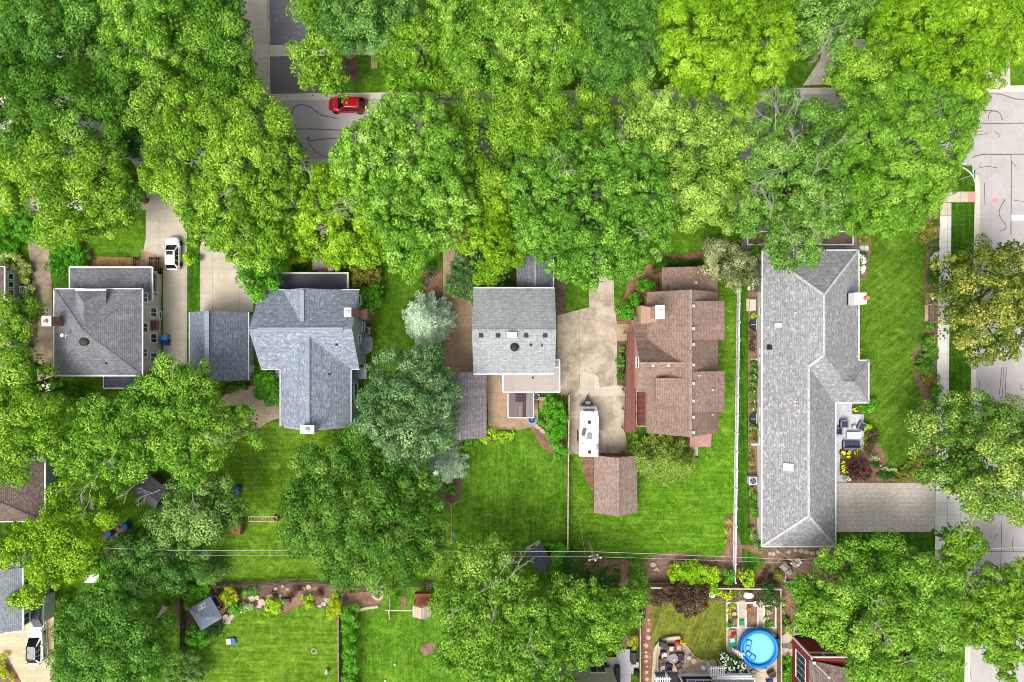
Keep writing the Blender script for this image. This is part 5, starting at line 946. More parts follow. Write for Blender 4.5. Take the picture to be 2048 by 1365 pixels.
mb = MB(); mb.box(0, l_+.33, .62, .6, .42, .42); t.part('battery_box', mb, M['grey'], world=False); mb = MB()
for s in (-.2, .2): mb.cyl((s, l_+.05, .6), (s, l_+.05, 1.1), .15, .1, 12)
t.part('gas_bottle', mb, M['black'], world=False)

# ------------------------------------------------------------------ fences
def fence(label, line, h, m, topm=None, gap=.15, bw=.14, post=2.4, cat='fence', pts_world=False, lean=0, tm=None, boards=True):
    pts = [P(*p) for p in line]; x0, y0 = pts[0]; t = Thing('fence', label, cat, (x0, y0, 0)); mb = MB(); mp = MB(); mr = MB()
    for (ax_, ay_), (bx, by) in zip(pts, pts[1:]):
        L = math.hypot(bx-ax_, by-ay_); a = math.atan2(by-ay_, bx-ax_); n = max(1, int(L/gap)); c, s = math.cos(a), math.sin(a)
        if boards:
            for k in range(n): d = (k+.5)*L/n; mb.box(ax_+c*d, ay_+s*d, .05, bw, .03, h-.05, a)
        k = 0
        while k*post < L: d = k*post; mp.box(ax_+c*d-s*.06, ay_+s*d+c*.06, 0, .1, .1, h-.04, a); k += 1
        for z in (.35, h*.75): mr.bar((ax_-s*.05, ay_+c*.05, z), (bx-s*.05, by+c*.05, z), .05, .09)
        if topm: mr.bar((ax_, ay_, h+.04), (bx, by, h+.04), .16, .05)
    if boards: t.part('panel', mb, M[m])
    t.part('post', mp, M[tm or topm or m]); t.part('rail', mr, M[topm or m]); return t
fence('tan topped wooden fence between the mottled lawn and the brown house', [(1136, 788), (1134.5, 905), (1133, 1114)], 1.75, 'wood_dark', 'wood_tan')
fence('dark wooden fence with a pale cap along the back of the pool garden', [(1296, 1166), (1552, 1169)], 1.75, 'wood_grey', 'wood_pale', bw=.149)
fence('wooden fence with a pale cap along the right side of the pool', [(1552, 1170), (1554, 1400)], 1.5, 'wood_grey', 'wood_pale', bw=.149)
fence('grey wooden fence between the white deck and the stepping stone path', [(1276, 1220), (1276, 1400)], 1.6, 'wood_grey', 'wood_tan', bw=.149)
fence('weathered open picket fence behind the rock garden', [(372, 1169), (520, 1163), (598, 1158), (660, 1160), (706, 1178), (810, 1166), (870, 1164)], 1.7, 'wood_grey', None, gap=.26, bw=.12)
fence('short weathered picket fence beside the dirt bed and the clipped hedge', [(690, 1180), (688, 1218)], 1.7, 'wood_grey', None, gap=.26, bw=.12)
fence('low grey board fence along the left of the clipped hedge', [(681, 1220), (682, 1400)], 1.2, 'wood_grey', 'wood_grey')
fence('dark picket fence to the left of the shingled pavilion', [(372, 1184), (371, 1310)], 1.6, 'wood_dark', None, gap=.2)
# white vinyl fence
a, b = P(1473.5, 572), P(1464.5, 1158); t = Thing('fence', 'long white vinyl fence dividing the bright lawn from the ranch house strip', 'fence', a+(0,)); mb = MB(); mp = MB(); mr = MB(); n = 16
for k in range(n+1):
    x, y = a[0]+(b[0]-a[0])*k/n, a[1]+(b[1]-a[1])*k/n; mp.box(x, y, 0, .13, .13, 1.42); mp.loft([[(x-.1, y-.1, 1.42), (x+.1, y-.1, 1.42), (x+.1, y+.1, 1.42), (x-.1, y+.1, 1.42)], [(x-.02, y-.02, 1.52), (x+.02, y-.02, 1.52), (x+.02, y+.02, 1.52), (x-.02, y+.02, 1.52)]])
    if k < n:
        x2, y2 = a[0]+(b[0]-a[0])*(k+1)/n, a[1]+(b[1]-a[1])*(k+1)/n
        for z, wd in ((1.30, .08), (.95, .06), (.32, .07)): mr.bar((x, y-.07, z), (x2, y2+.07, z), wd, .12)
        m = int(2.2/.12); 
        for q in range(14): f_ = (q+.5)/14; mb.box(x+(x2-x)*f_, y+(y2-y)*f_, .22, .035, .145, .78)
t.part('post', mp, M['vinyl']); t.part('rail', mr, M['vinyl']); t.part('panel', mb, M['vinyl'])
# white railing of the lower left drive
a, b = P(93, 1226), P(98, 1312); t = Thing('railing', 'white railing beside the tan paved drive at lower left', 'railing', a+(0,)); mb = MB()
for z in (1.15, .25): mb.bar(a+(z,), b+(z,), .16 if z > 1 else .08, .1)
for k in range(28): f_ = k/27; mb.box(a[0]+(b[0]-a[0])*f_, a[1]+(b[1]-a[1])*f_, .1, .04, .04, 1.0)
t.part('rail', mb, M['white']); mb = MB()
for k in range(4): f_ = k/3; mb.box(a[0]+(b[0]-a[0])*f_, a[1]+(b[1]-a[1])*f_, 0, .16, .16, 1.35)
t.part('post', mb, M['white'])

# ------------------------------------------------------------------ poles and wires
def pole(label, base, h, arms, top=None):
    x, y = base; t = Thing('utility_pole', label, 'utility pole', (x, y, 0)); mb = MB(); mb.cyl((x, y, -.2), (x, y, h), .19, .13, 10); t.part('pole', mb, M['pole_wood'])
    for z, ln, a in arms:
        mb = MB(); c, s = math.cos(a), math.sin(a); mb.bar((x-c*ln, y-s*ln, z), (x+c*ln, y+s*ln, z), .09, .1); am = t.part('crossarm', mb, M['pole_wood'])
        for u in (-1, 1): mb = MB(); mb.lathe(x+c*ln*u*.9, y+s*ln*u*.9, [(.05, z), (.09, z+.06), (.04, z+.12), (.08, z+.18), (.02, z+.24)], 10); t.part('insulator', mb, M['white'], am)
    mb = MB(); mb.cyl((x, y, h), (x, y, h+.15), .12, .04, 10); t.part('cap', mb, M['white']); return t
p1 = P(1176, 1081); pole('leaning grey utility pole above the dark hedge behind the brown shed', p1, 7.7, [(7.2, .75, R(12)), (6.0, .5, R(12))])
p2 = (32.55, -25.45); pole('grey utility pole rising over the mulch behind the ranch house', p2, 7.8, [(7.0, .6, R(5))])
def wire(label, pts, r=.022, sag=.25):
    mb = MB(); P_ = [P3(*p) for p in pts]; out = []
    for a, b in zip(P_, P_[1:]):
        for k in range(8): f_ = k/8; out.append(tuple(a[i]+(b[i]-a[i])*f_ for i in (0, 1))+(a[2]+(b[2]-a[2])*f_-sag*4*f_*(1-f_),))
    out.append(P_[-1]); mb.tube(out, r, 5); return single('power_line', label, 'wire', mb, M['ltgrey' if r > .012 else 'grey'], loc=P_[0])
wire('upper power line running across the gardens from pole to pole', [(-80, 1089, 7.3), (360, 1101.5, 7.2), (1191, 1104, 7.2), (1592, 1120, 7.1), (2140, 1090, 7.3)], .02, .1)
wire('lower power line running below the thicker one across the gardens', [(-80, 1098, 6.2), (360, 1111, 6.1), (1189, 1114, 6.1), (1590, 1127, 6.0), (2140, 1100, 6.2)], .014, .1)
wire('service wire from the leaning pole up to the tan topped fence', [(1171, 1112, 7.0), (1137, 905, 4.0), (1112, 700, 5.2)], .01, .1)
wire('service wire crossing the brown shed roof towards the brown house', [(1199, 1110, 7.0), (1300, 945, 5.4), (1384, 870, 7.2)], .01, .1)

# ------------------------------------------------------------------ small buildings in the gardens
def hut(label, cx, cy, L, W, a, e, h, wm, rm, cat='shed', name='shed'):
    t = Thing(name, label, cat, (cx, cy, 0), a); mb = MB(); gwall(mb, -L/2+.15, L/2-.15, -W/2+.15, W/2-.15, e, h-.1, 'x'); t.part('wall', mb, M[wm], world=False); mb = MB(); gable(mb, -L/2, L/2, -W/2, W/2, e, h, 'x', .12); t.part('roof', mb, M[rm], world=False); return t
x, y = P(299, 986, 2.4); t = hut('small grey gabled shed with dead brush piled at its side', x, y, 3.35, 2.9, R(-38), 1.9, 2.9, 'wood_dark', 'roof_s')
x, y = P(1077, 1117, 2.2); t = hut('dark roofed shed with a white gable front beside the lower power line', x, y, 2.9, 2.2, R(118), 1.9, 2.9, 'siding_white', 'roof_s')
mb = MB(); mb.boxr(1.28, 1.33, -.4, .4, 1.2, 2.0); w1 = t.part('window', mb, M['white'], world=False); mb = MB(); mb.boxr(1.3, 1.36, -.32, .32, 1.27, 1.93); t.part('pane', mb, M['glass_black'], w1, world=False); mb = MB(); mb.boxr(1.26, 1.32, -.35, .35, 0, 1.1); t.part('door', mb, M['offwhite'], world=False)
# pavilion
x, y = P(410.5, 1228, 2.5); t = Thing('pavilion', 'small shingled pavilion with grey pyramid roof over a red wood deck', 'pavilion', (x, y, 0), R(31)); s = 1.52; e, h = 2.4, 3.4
mb = MB(); q = [(-s, -s, e), (s, -s, e), (s, s, e), (-s, s, e)]
for k in range(4): mb.slab([q[k], q[(k+1) % 4], (0, 0, h)], .1)
r = t.part('roof', mb, M['roof_pav'], world=False); mb = MB(); zz = lambda v: e+(s-v)/s*(h-e)
for u0, u1 in ((-.05, .42), (.47, .94)): mb.slab([(u0-.2, .75, zz(.75)+.06), (u1-.2, .75, zz(.75)+.06), (u1-.2, 1.25, zz(1.25)+.06), (u0-.2, 1.25, zz(1.25)+.06)], .08)
sk = t.part('skylight', mb, M['white'], r, world=False); mb = MB()
for u0, u1 in ((-.05, .42), (.47, .94)): mb.slab([(u0-.14, .81, zz(.81)+.07), (u1-.26, .81, zz(.81)+.07), (u1-.26, 1.19, zz(1.19)+.07), (u0-.14, 1.19, zz(1.19)+.07)], .03)
t.part('pane', mb, M['grey'], r, world=False); 
for sx in (-1, 1):
    for sy in (-1, 1): mb = MB(); mb.box(sx*(s-.2), sy*(s-.2), 0, .14, .14, e); t.part('post', mb, M['wood_dark'], world=False)
mb = MB(); mb.boxr(-1.5, 1.5, -1.4, 3.1, .02, .22); t.part('deck', mb, M['deck_wood'], world=False)
mb = MB(); mb.bar((1.5, 1.3, .75), (1.5, 3.1, .75), .12, .5); mb.bar((1.5, 3.1, .75), (-1.2, 3.1, .75), .12, .5); t.part('bench_wall', mb, M['brick_red'], world=False)
def sofa(label, loc, rz, L, D, n, frame, cush, name='sofa', cat='sofa', group=None, h=.42, seatc=True):
    t = Thing(name, label, cat, loc, rz, group); mb = MB(); mb.box(0, 0, .1, L, D, h-.18); mb.box(0, -D/2+.06, .1, L, .12, .68)
    t.part('frame', mb, M[frame], world=False)
    for s_ in (-1, 1): mb = MB(); mb.box(s_*(L/2-.05), .03, .1, .1, D-.04, .5); t.part('arm', mb, M[frame], world=False)
    w_ = (L-.24)/n
    for k in range(n): mb = MB(); u = -L/2+.12+w_*(k+.5); mb.box(u, .06, h-.08, w_-.03, D-.2, .14); t.part('seat_cushion', mb, M[cush], world=False); mb = MB(); mb.box(u, -D/2+.18, h+.05, w_-.05, .14, .32); t.part('back_cushion', mb, M[cush], world=False)
    return t
x, y = P(431, 1204, .5); sofa('navy cushioned sofa on the red wood deck beside the pavilion', (x, y, .22), R(31-90), 1.5, .8, 2, 'linen', 'navy')
x, y = P(440, 1217, .4); t = Thing('flower_pot', 'round pot of yellow flowers on the red wood deck', 'plant pot', (x, y, .22)); mb = MB(); mb.lathe(0, 0, [(.2, 0), (.32, .4), (.26, .4), (.24, .34), (.02, .34)], 14); t.part('pot', mb, M['black'], world=False); mb = MB(); g = random.Random(3)
for k in range(26): a = g.uniform(0, 6.28); q = .34*math.sqrt(g.random()); mb.ball(q*math.cos(a), q*math.sin(a), .48+g.uniform(0, .15), .06, n=6, m=4)
t.part('blossoms', mb, M['yellow'], world=False)
# playset behind the blue-grey house
x, y = P(500, 1050); t = Thing('playset', 'wooden playset with a horizontal ladder and brown steps on the striped lawn', 'playset', (x, y, 0)); mb = MB(); z = 2.1
a, b = P(497, 1034, z), P(553, 1034, z); c, d = P(497, 1043, z), P(553, 1043, z); mb.bar(a+(z,), b+(z,), .1, .12); mb.bar(c+(z,), d+(z,), .12, .14)
for k in range(11): f_ = k/10; mb.cyl((a[0]+(b[0]-a[0])*f_, a[1], z-.06), (c[0]+(d[0]-c[0])*f_, c[1], z-.06), .025, .025, 6)
for p in (a, b, c, d): mb.box(p[0], p[1], 0, .1, .1, z)
t.part('ladder', mb, M['wood_tan']); mb = MB(); g0 = P(456, 1064); 
for k in range(5): mb.boxr(g0[0]+.42*k, g0[0]+.42*k+.4, g0[1], g0[1]+1.3+.08*k, 0, .25+.28*k)
mb.boxr(g0[0]-.1, g0[0]+.9, g0[1]-.2, g0[1], 0, .3); t.part('steps', mb, M['deck_wood']); mb = MB(); u = P(553, 1036, .8); mb.loft([[(u[0]+(.32+.12*math.cos(j))*math.cos(i*.52), u[1]+(.32+.12*math.cos(j))*math.sin(i*.52), .8+.1*math.sin(j)) for j in np.linspace(0, 5.6, 7)] for i in range(13)], cap=False); t.part('tyre_swing', mb, M['rubber'])
# second playset
x, y = P(840, 1222); t = Thing('playset', 'swing set with a pale wooden clubhouse roof, ladder and teal slide on the mottled lawn', 'playset', (x, y, 0)); z = 2.4
mb = MB(); a, b = P(770, 1221.6, z), P(826, 1222, z); mb.bar(a+(z,), b+(z,), .14, .16); t.part('beam', mb, M['wood_pale']); mb = MB(); q = P(777, 1198), P(779, 1239)
mb.bar(q[0]+(0,), (a[0]+.4, a[1], z), .1, .1); mb.bar(q[1]+(0,), (a[0]+.4, a[1], z), .1, .1); mb.bar((a[0]+.3, a[1]+1.1, .9), (a[0]+.3, a[1]-.9, .9), .07, .07); t.part('leg', mb, M['wood_pale'])
x0, x1 = P(824.5, 0, 3)[0], P(861, 0, 3)[0]; y0, y1 = P(0, 1236, 3)[1], P(0, 1214, 3)[1]; mb = MB(); gable(mb, x0, x1, y0, y1, 2.7, 3.4, 'y', .06); t.part('roof', mb, M['wood_pale']); mb = MB()
for xx in (x0+.15, x1-.15):
    for yy in (y0+.15, y1+.2): mb.box(xx, yy, 0, .1, .1, 2.7)
mb.boxr(x0+.1, x1-.1, y0+.1, y1+1.2, 1.2, 1.3); mb.boxr(x0+.1, x1-.1, y1+1.1, y1+1.16, 1.3, 2.0); mb.boxr(x1-.16, x1-.1, y1, y1+1.1, 1.3, 2.0); t.part('tower', mb, M['deck_wood']); mb = MB()
for s_ in (0, .55): mb.bar((x1-.75+s_, y1+1.2, 1.5), (x1-.65+s_, y1+2.1, 0), .07, .07)
for k in range(5): mb.bar((x1-.73+.02*k, y1+1.3+.17*k, 1.3-.28*k), (x1-.18+.02*k, y1+1.3+.17*k, 1.3-.28*k), .06, .05)
t.part('ladder', mb, M['wood_tan']); mb = MB(); cx = (x0+x1)/2+.05; sl = [(y0+.2, 1.3), (y0-.4, .95), (y0-1.0, .45), (y0-1.35, .18)]
for (ya_, za), (yb_, zb) in zip(sl, sl[1:]):
    mb.slab([(cx-.27, yb_, zb), (cx+.27, yb_, zb), (cx+.27, ya_, za), (cx-.27, ya_, za)], .05)
    for s_ in (-.27, .27): mb.bar((cx+s_, yb_, zb+.12), (cx+s_, ya_, za+.12), .06, .16)
t.part('slide', mb, M['teal'])
# wooden swing frame by the mottled lawn
a, b = P(902, 1012, 2.0), P(904, 1088, 2.0); t = Thing('swing_set', 'bare wooden swing frame with a teal swing at the edge of the mottled lawn', 'swing set', (a[0], (a[1]+b[1])/2, 0)); mb = MB(); mb.bar(a+(2.05,), b+(2.05,), .12, .12); t.part('beam', mb, M['wood_tan']); mb = MB()
for p in (a, b):
    for s_ in (-1, 1): mb.bar((p[0]+s_*.95, p[1]+(.2 if p is a else -.2), 0), (p[0], p[1], 2.0), .08, .08)
t.part('leg', mb, M['wood_tan']); mb = MB(); u = P(908, 1071, .5); mb.box(u[0], u[1], .5, .22, .5, .05, .3); mb.cyl((u[0], u[1]-.2, .5), (a[0]+.02, u[1]-.2, 2.0), .012, .012, 4); mb.cyl((u[0], u[1]+.2, .5), (a[0]+.02, u[1]+.2, 2.0), .012, .012, 4); t.part('swing', mb, M['teal'])

# ------------------------------------------------------------------ bins, units, garden things
def bin_(label, px, py, m, rz=0, group=None, lid=None):
    x, y = P(px, py, .5); t = Thing('wheelie_bin', label, 'bin', (x, y, .06), R(rz), group); mb = MB(); mb.loft([[(-a, -b, z), (a, -b, z), (a, b, z), (-a, b, z)] for a, b, z in ((.22, .25, .05), (.29, .36, .95))]); t.part('body', mb, M[m], world=False)
    mb = MB(); mb.loft([[(-.32, -.4, .95), (.32, -.4, .95), (.32, .4, .95), (-.32, .4, .95)], [(-.3, -.36, 1.03), (.3, -.36, 1.03), (.26, .2, 1.09), (-.26, .2, 1.09)]]); t.part('lid', mb, M[lid or m], world=False)
    for s_ in (-1, 1): mb = MB(); mb.cyl((s_*.22, -.3, .1), (s_*.3, -.3, .1), .1, .1, 10); t.part('wheel', mb, M['rubber'], world=False)
bin_('bright blue lidded bin beside the square hip roofed house', 331, 676, 'blue_sky', 90, lid='blue_sky'); bin_('dark blue bin below the bright blue one beside the square hip roofed house', 332, 686, 'bin_blue', 90)
bin_('dark blue bin by the beige house, uppermost of the four on the left drive', 50, 693, 'bin_blue', 90); bin_('blue bin close beside the uppermost one on the left drive', 57, 695, 'blue', 80); bin_('blue bin under the leaning trunk on the left drive', 52, 726, 'blue', 90); bin_('lowest blue bin on the left drive', 53, 738, 'bin_blue', 85)
def acunit(label, px, py, s=.85, h=.85, z=0):
    x, y = P(px, py, h); t = Thing('air_conditioner', label, 'air conditioner', (x, y, z)); mb = MB(); mb.box(x, y, z, s, s, h); mb.box(x, y, z+h, s*1.04, s*1.04, .05); t.part('casing', mb, M['ltgrey']); mb = MB(); mb.lathe(x, y, [(s*.40, z+h+.052), (s*.40, z+h+.062), (.01, z+h+.062)], 20); t.part('fan_well', mb, M['black']); mb = MB()
    for k in range(4): a = k*1.57+.4; mb.prism([(x+.06*math.cos(a+1.57), y+.06*math.sin(a+1.57)), (x+s*.36*math.cos(a-.25), y+s*.36*math.sin(a-.25)), (x+s*.36*math.cos(a+.35), y+s*.36*math.sin(a+.35))], z+h+.066, z+h+.075)
    for r_ in (.15, .28, .40): mb.lathe(x, y, [(s*r_, z+h+.08), (s*r_+.012, z+h+.09), (s*r_+.024, z+h+.08)], 20)
    t.part('fan', mb, M['grey'])
acunit('air conditioner beside the beige house at the left edge', 46, 580); acunit('air conditioner beside the large blue grey house', 732, 662); acunit('air conditioner in the bed along the white ranch wall', 1506, 962, .95); acunit('small air conditioner between the dark patio awning and the wood steps', 1073, 794, .7, .7); acunit('grey air conditioner by the corner of the dark red house', 1594, 1263, .85)
mb = MB(); 
def drum(label, px, py, m, r=.45, h=.85): x, y = P(px, py, h); t = Thing('barrel', label, 'barrel', (x, y, 0)); mb = MB(); mb.lathe(x, y, [(r*.9, 0), (r, .1), (r*1.05, h*.5), (r, h-.08), (r*.92, h)], 18); t.part('body', mb, M[m]); mb = MB(); mb.lathe(x, y, [(r*.8, h), (r*.8, h+.02), (.01, h+.02)], 18); mb.cyl((x+r*.4, y, h), (x+r*.4, y, h+.06), .06, .06, 8); t.part('lid', mb, M[m])
drum('bright blue barrel at the upper end of the rough bed by the yellow green tree', 249, 1054, 'blue'); drum('bright blue barrel at the lower end of the rough bed by the yellow green tree', 216, 1069, 'blue')
a, b = P(214, 1065), P(240, 1055); mb = MB(); mb.bar(a+(.25,), b+(.25,), .35, .2); single('timber', 'brown timber lying between the two blue barrels', 'timber', mb, M['wood_grey'])
a = P(305, 1051); mb = MB(); mb.box(a[0], a[1], 0, .8, .6, .55, .7); mb.box(a[0]+.1, a[1]+.1, .55, .5, .4, .3, .7); single('garden_box', 'pale grey storage box on the grass near the small grey shed', 'box', mb, M['stone'])
a = P(473, 986, .8); t = Thing('play_slide', 'blue plastic play slide standing on the striped lawn', 'slide', (a[0], a[1], 0), R(-8)); mb = MB(); mb.slab([(-.35, -.65, .35), (.35, -.65, .35), (.35, .5, .95), (-.35, .5, .95)], .08); mb.bar((-.35, -.65, .45), (-.35, .5, 1.05), .08, .12); mb.bar((.35, -.65, .45), (.35, .5, 1.05), .08, .12); t.part('chute', mb, M['bin_blue'], world=False); mb = MB(); mb.boxr(-.4, .4, .5, .75, 0, .98); t.part('base', mb, M['blue'], world=False)
a = P(461.5, 1284, .3); t = Thing('toy_sandbox', 'blue and white plastic toy box lying on the lawn below the pavilion', 'toy', (a[0], a[1], 0), R(6)); mb = MB(); mb.prism([(.0, -.38), (.4, -.42), (.6, -.25), (.6, .25), (.4, .42), (0, .38)], 0, .32); t.part('seat', mb, M['blue'], world=False); mb = MB(); mb.boxr(-.62, 0, -.36, .36, 0, .2); t.part('tray', mb, M['linen'], world=False)
for label, px, py, ms in (('beach ball with orange, white and blue panels on the lawn', 655, 1341, ('orange', 'white', 'blue_sky')), ('small red ball at the foot of the low board fence', 677, 1240, ('red',)), ('tiny white ball lying on the mottled lawn below the teal slide', 790, 1328, ('white',)), ('white ball near the lower edge of the mottled lawn', 771, 1361, ('white',))):
    x, y = P(px, py); r_ = .32 if len(ms) > 1 else (.24 if ms[0] == 'red' else .16); t = Thing('ball', label, 'ball', (x, y, r_)); mb = MB(); mb.ball(0, 0, 0, r_, n=12, m=8)
    if len(ms) > 1: mb.mi = [(i % 12)//2 % 3 for i in range(len(mb.f))]
    o = link('skin', mb.mesh('skin', [M[k] for k in ms], True), t.o)
x, y = P(628.6, 1302); mb = MB(); mb.loft([[(x+(.3+.07*math.cos(j))*math.cos(i*.3142), y+(.3+.07*math.cos(j))*math.sin(i*.3142), .08+.07*math.sin(j)) for j in np.linspace(0, 5.4, 6)] for i in range(21)], cap=False); single('ring', 'pale ring lying on the lawn above the beach ball', 'ring', mb, M['stone'])
x, y = P(574.6, 1200, .8); t = Thing('grill', 'black barbecue grill standing in the rock garden', 'grill', (x, y, 0)); mb = MB(); mb.box(x, y, .6, .9, .55, .3); mb.loft([[(x-.44, y-.26, .9), (x+.44, y-.26, .9), (x+.44, y+.26, .9), (x-.44, y+.26, .9)], [(x-.38, y-.15, 1.1), (x+.38, y-.15, 1.1), (x+.38, y+.2, 1.12), (x-.38, y+.2, 1.12)]]); t.part('lid', mb, M['black'])
for sx in (-.38, .38):
    for sy in (-.2, .2): mb = MB(); mb.box(x+sx, y+sy, 0, .05, .05, .6); t.part('leg', mb, M['grey'])
# patio behind the pale house
x, y = P(1064, 839.5, .3); t = Thing('paddling_pool', 'small round blue paddling pool at the corner of the dark patio awning', 'pool', (x, y, .075)); mb = MB(); mb.lathe(x, y, [(.46, .08), (.5, .34), (.42, .36), (.36, .14), (.01, .12)], 22); t.part('basin', mb, M['blue_sky']); mb = MB(); mb.lathe(x, y, [(.34, .2), (.01, .2)], 20); t.part('water', mb, M['navy']); mb = MB(); mb.ball(x, y, .22, .12, .16, .06); t.part('toy', mb, M['wood_tan'])
x, y = P(1085, 800); t = Thing('wood_steps', 'tan wooden steps beside the tan flat roof of the pale house', 'steps', (x, y, 0)); mb = MB()
for k in range(3): mb.boxr(x-.4, x+.4, y-1.1+.5*k, y-.65+.5*k, 0, .2+.2*k)
t.part('tread', mb, M['wood_tan'])
# things in the ranch side bed
x, y = P(1504, 610, .4); t = Thing('stone_bench', 'pale stone bench box on a slab in the bed along the white ranch wall', 'bench', (x, y, 0)); mb = MB(); mb.box(x, y, 0, 1.2, 1.55, .12); t.part('slab', mb, M['stone']); mb = MB(); mb.box(x+.1, y, .12, .75, 1.3, .35); t.part('seat', mb, M['linen'])
for label, py in (('upper window well beside the white ranch wall', 650), ('lower window well beside the white ranch wall', 838)):
    x, y = P(1508, py); t = Thing('window_well', label, 'window well', (x, y, 0)); mb = MB(); r0 = [(x+.25-.95*math.cos(a), y+.85*math.sin(a)) for a in np.linspace(-1.57, 1.57, 11)]; r1 = [(x+.25-.85*math.cos(a), y+.75*math.sin(a)) for a in np.linspace(-1.57, 1.57, 11)]
    mb.loft([[p+(0,), p+(.25,), q+(.25,), q+(0,)] for p, q in zip(r0, r1)]); t.part('rim', mb, M['dark']); mb = MB(); mb.prism(r1, .03, .06); t.part('floor', mb, M['glass'])
    mb = MB(); mb.bar((x-.5, y, .27), (x+.25, y, .27), .06, .05); mb.bar((x+.2, y-.7, .27), (x+.2, y+.7, .27), .06, .05); t.part('grate', mb, M['ltgrey'])
for k, py in enumerate((719.5, 889)): x, y = P(1509, py); mb = MB(); mb.boxr(x-.5, x+.4, y-.12, y+.12, 0, .22); single('edging_block', ['upper', 'lower'][k]+' pale edging block across the ranch wall bed', 'edging', mb, M['offwhite'])
# park bench by the sidewalk
x, y = P(1863, 627, .4); t = Thing('garden_bench', 'weathered wooden bench on bricks beside the sidewalk', 'bench', (x, y, .03)); mb = MB()
for k in range(3): mb.boxr(x-.25+.18*k, x-.1+.18*k, y-1.05, y+1.05, .42, .46)
t.part('seat', mb, M['wood_grey']); mb = MB()
for k in range(3): mb.bar((x+.34+.03*k, y-1.05, .62+.15*k), (x+.34+.03*k, y+1.05, .62+.15*k), .05, .1)
t.part('backrest', mb, M['wood_grey']); mb = MB()
for s_ in (-1.1, 1.1): mb.boxr(x-.32, x+.4, y+s_-.06, y+s_+.06, .6, .66); mb.boxr(x-.3, x-.2, y+s_-.05, y+s_+.05, 0, .6); mb.boxr(x+.3, x+.42, y+s_-.05, y+s_+.05, 0, .95)
t.part('arm', mb, M['stone']); x, y = P(1852.5, 627); mb = MB(); mb.boxr(x-.22, x+.2, y-1.0, y+1.0, .03, .1); struct('path', mb, M['brick_peach'])
# street sign
x, y = P(1918, 354.5); x2, y2, h = (*P(1949, 349, 2.8), 2.8); x, y = x2, y2
t = Thing('street_sign', 'teal street name sign on a thin pole at the corner kerb', 'street sign', (x, y, 0)); mb = MB(); mb.cyl((x, y, -.1), (x, y, 2.9), .04, .035, 8); t.part('pole', mb, M['ltgrey']); mb = MB(); mb.bar((x, y-.55, 2.95), (x, y+.55, 2.95), .03, .22); t.part('name_plate', mb, M['teal']); mb = MB(); mb.bar((x-.5, y+.05, 3.18), (x+.5, y-.05, 3.18), .03, .22); t.part('name_plate', mb, M['teal'])

# ------------------------------------------------------------------ ranch patio furniture
G = 'navy cushioned chairs on the bluestone patio'
def armchair(label, px, py, rz, frame, cush, w_=.85, group=None, z=.1): x, y = P(px, py, .4); return sofa(label, (x, y, z), R(rz), w_, w_, 1, frame, cush, 'armchair', 'armchair', group)
armchair('navy cushioned armchair nearest the white chimney side of the bluestone patio', 1687.5, 848, 180, 'wicker_grey', 'cushion', .95, G); armchair('tilted navy cushioned armchair at the grass edge of the bluestone patio', 1723, 853, 155, 'wicker_grey', 'cushion', .95, G); armchair('navy cushioned armchair half under the ranch house eaves', 1674.5, 862.5, 90, 'wicker_grey', 'cushion', .9, G)
x, y = P(1702.5, 890.5, .4); sofa('three seat navy cushioned sofa on the bluestone patio', (x, y, .1), 0, 2.15, .95, 3, 'wicker_grey', 'cushion')
x, y = P(1707, 871, .4); t = Thing('coffee_table', 'long pale table in front of the navy sofa', 'table', (x, y, .1)); mb = MB(); mb.box(0, 0, .36, 1.75, .85, .06); t.part('table_top', mb, M['ltgrey'], world=False)
for sx in (-.75, .75):
    for sy in (-.32, .32): mb = MB(); mb.box(sx, sy, 0, .08, .08, .36); t.part('leg', mb, M['wicker_grey'], world=False)
x, y = P(1708, 855, .5); t = Thing('side_table', 'small round grey table with a white top between the navy armchairs', 'table', (x, y, .1)); mb = MB(); mb.lathe(0, 0, [(.14, 0), (.2, .4), (.26, .42), (.26, .46), (.01, .46)], 18); t.part('stand', mb, M['grey'], world=False); mb = MB(); mb.lathe(0, 0, [(.17, .46), (.17, .5), (.01, .5)], 16); t.part('tray', mb, M['white'], world=False)

# ------------------------------------------------------------------ pool garden
px_, py_ = P(1512, 1290); t = Thing('swimming_pool', 'round blue above ground swimming pool with clear pale water', 'pool', (px_, py_, .08)); n = 48
mb = MB(); mb.lathe(0, 0, [(2.30, 0), (2.36, 1.05), (2.40, 1.1), (2.28, 1.2), (2.1, 1.18), (2.02, 1.05)], n); t.part('wall', mb, M['pool_wall'] if 'pool_wall' in M else M.setdefault('pool_wall', plain('pool_wall', S(26, 134, 218), .35, 0, .05, 1)), world=False, smooth=True)

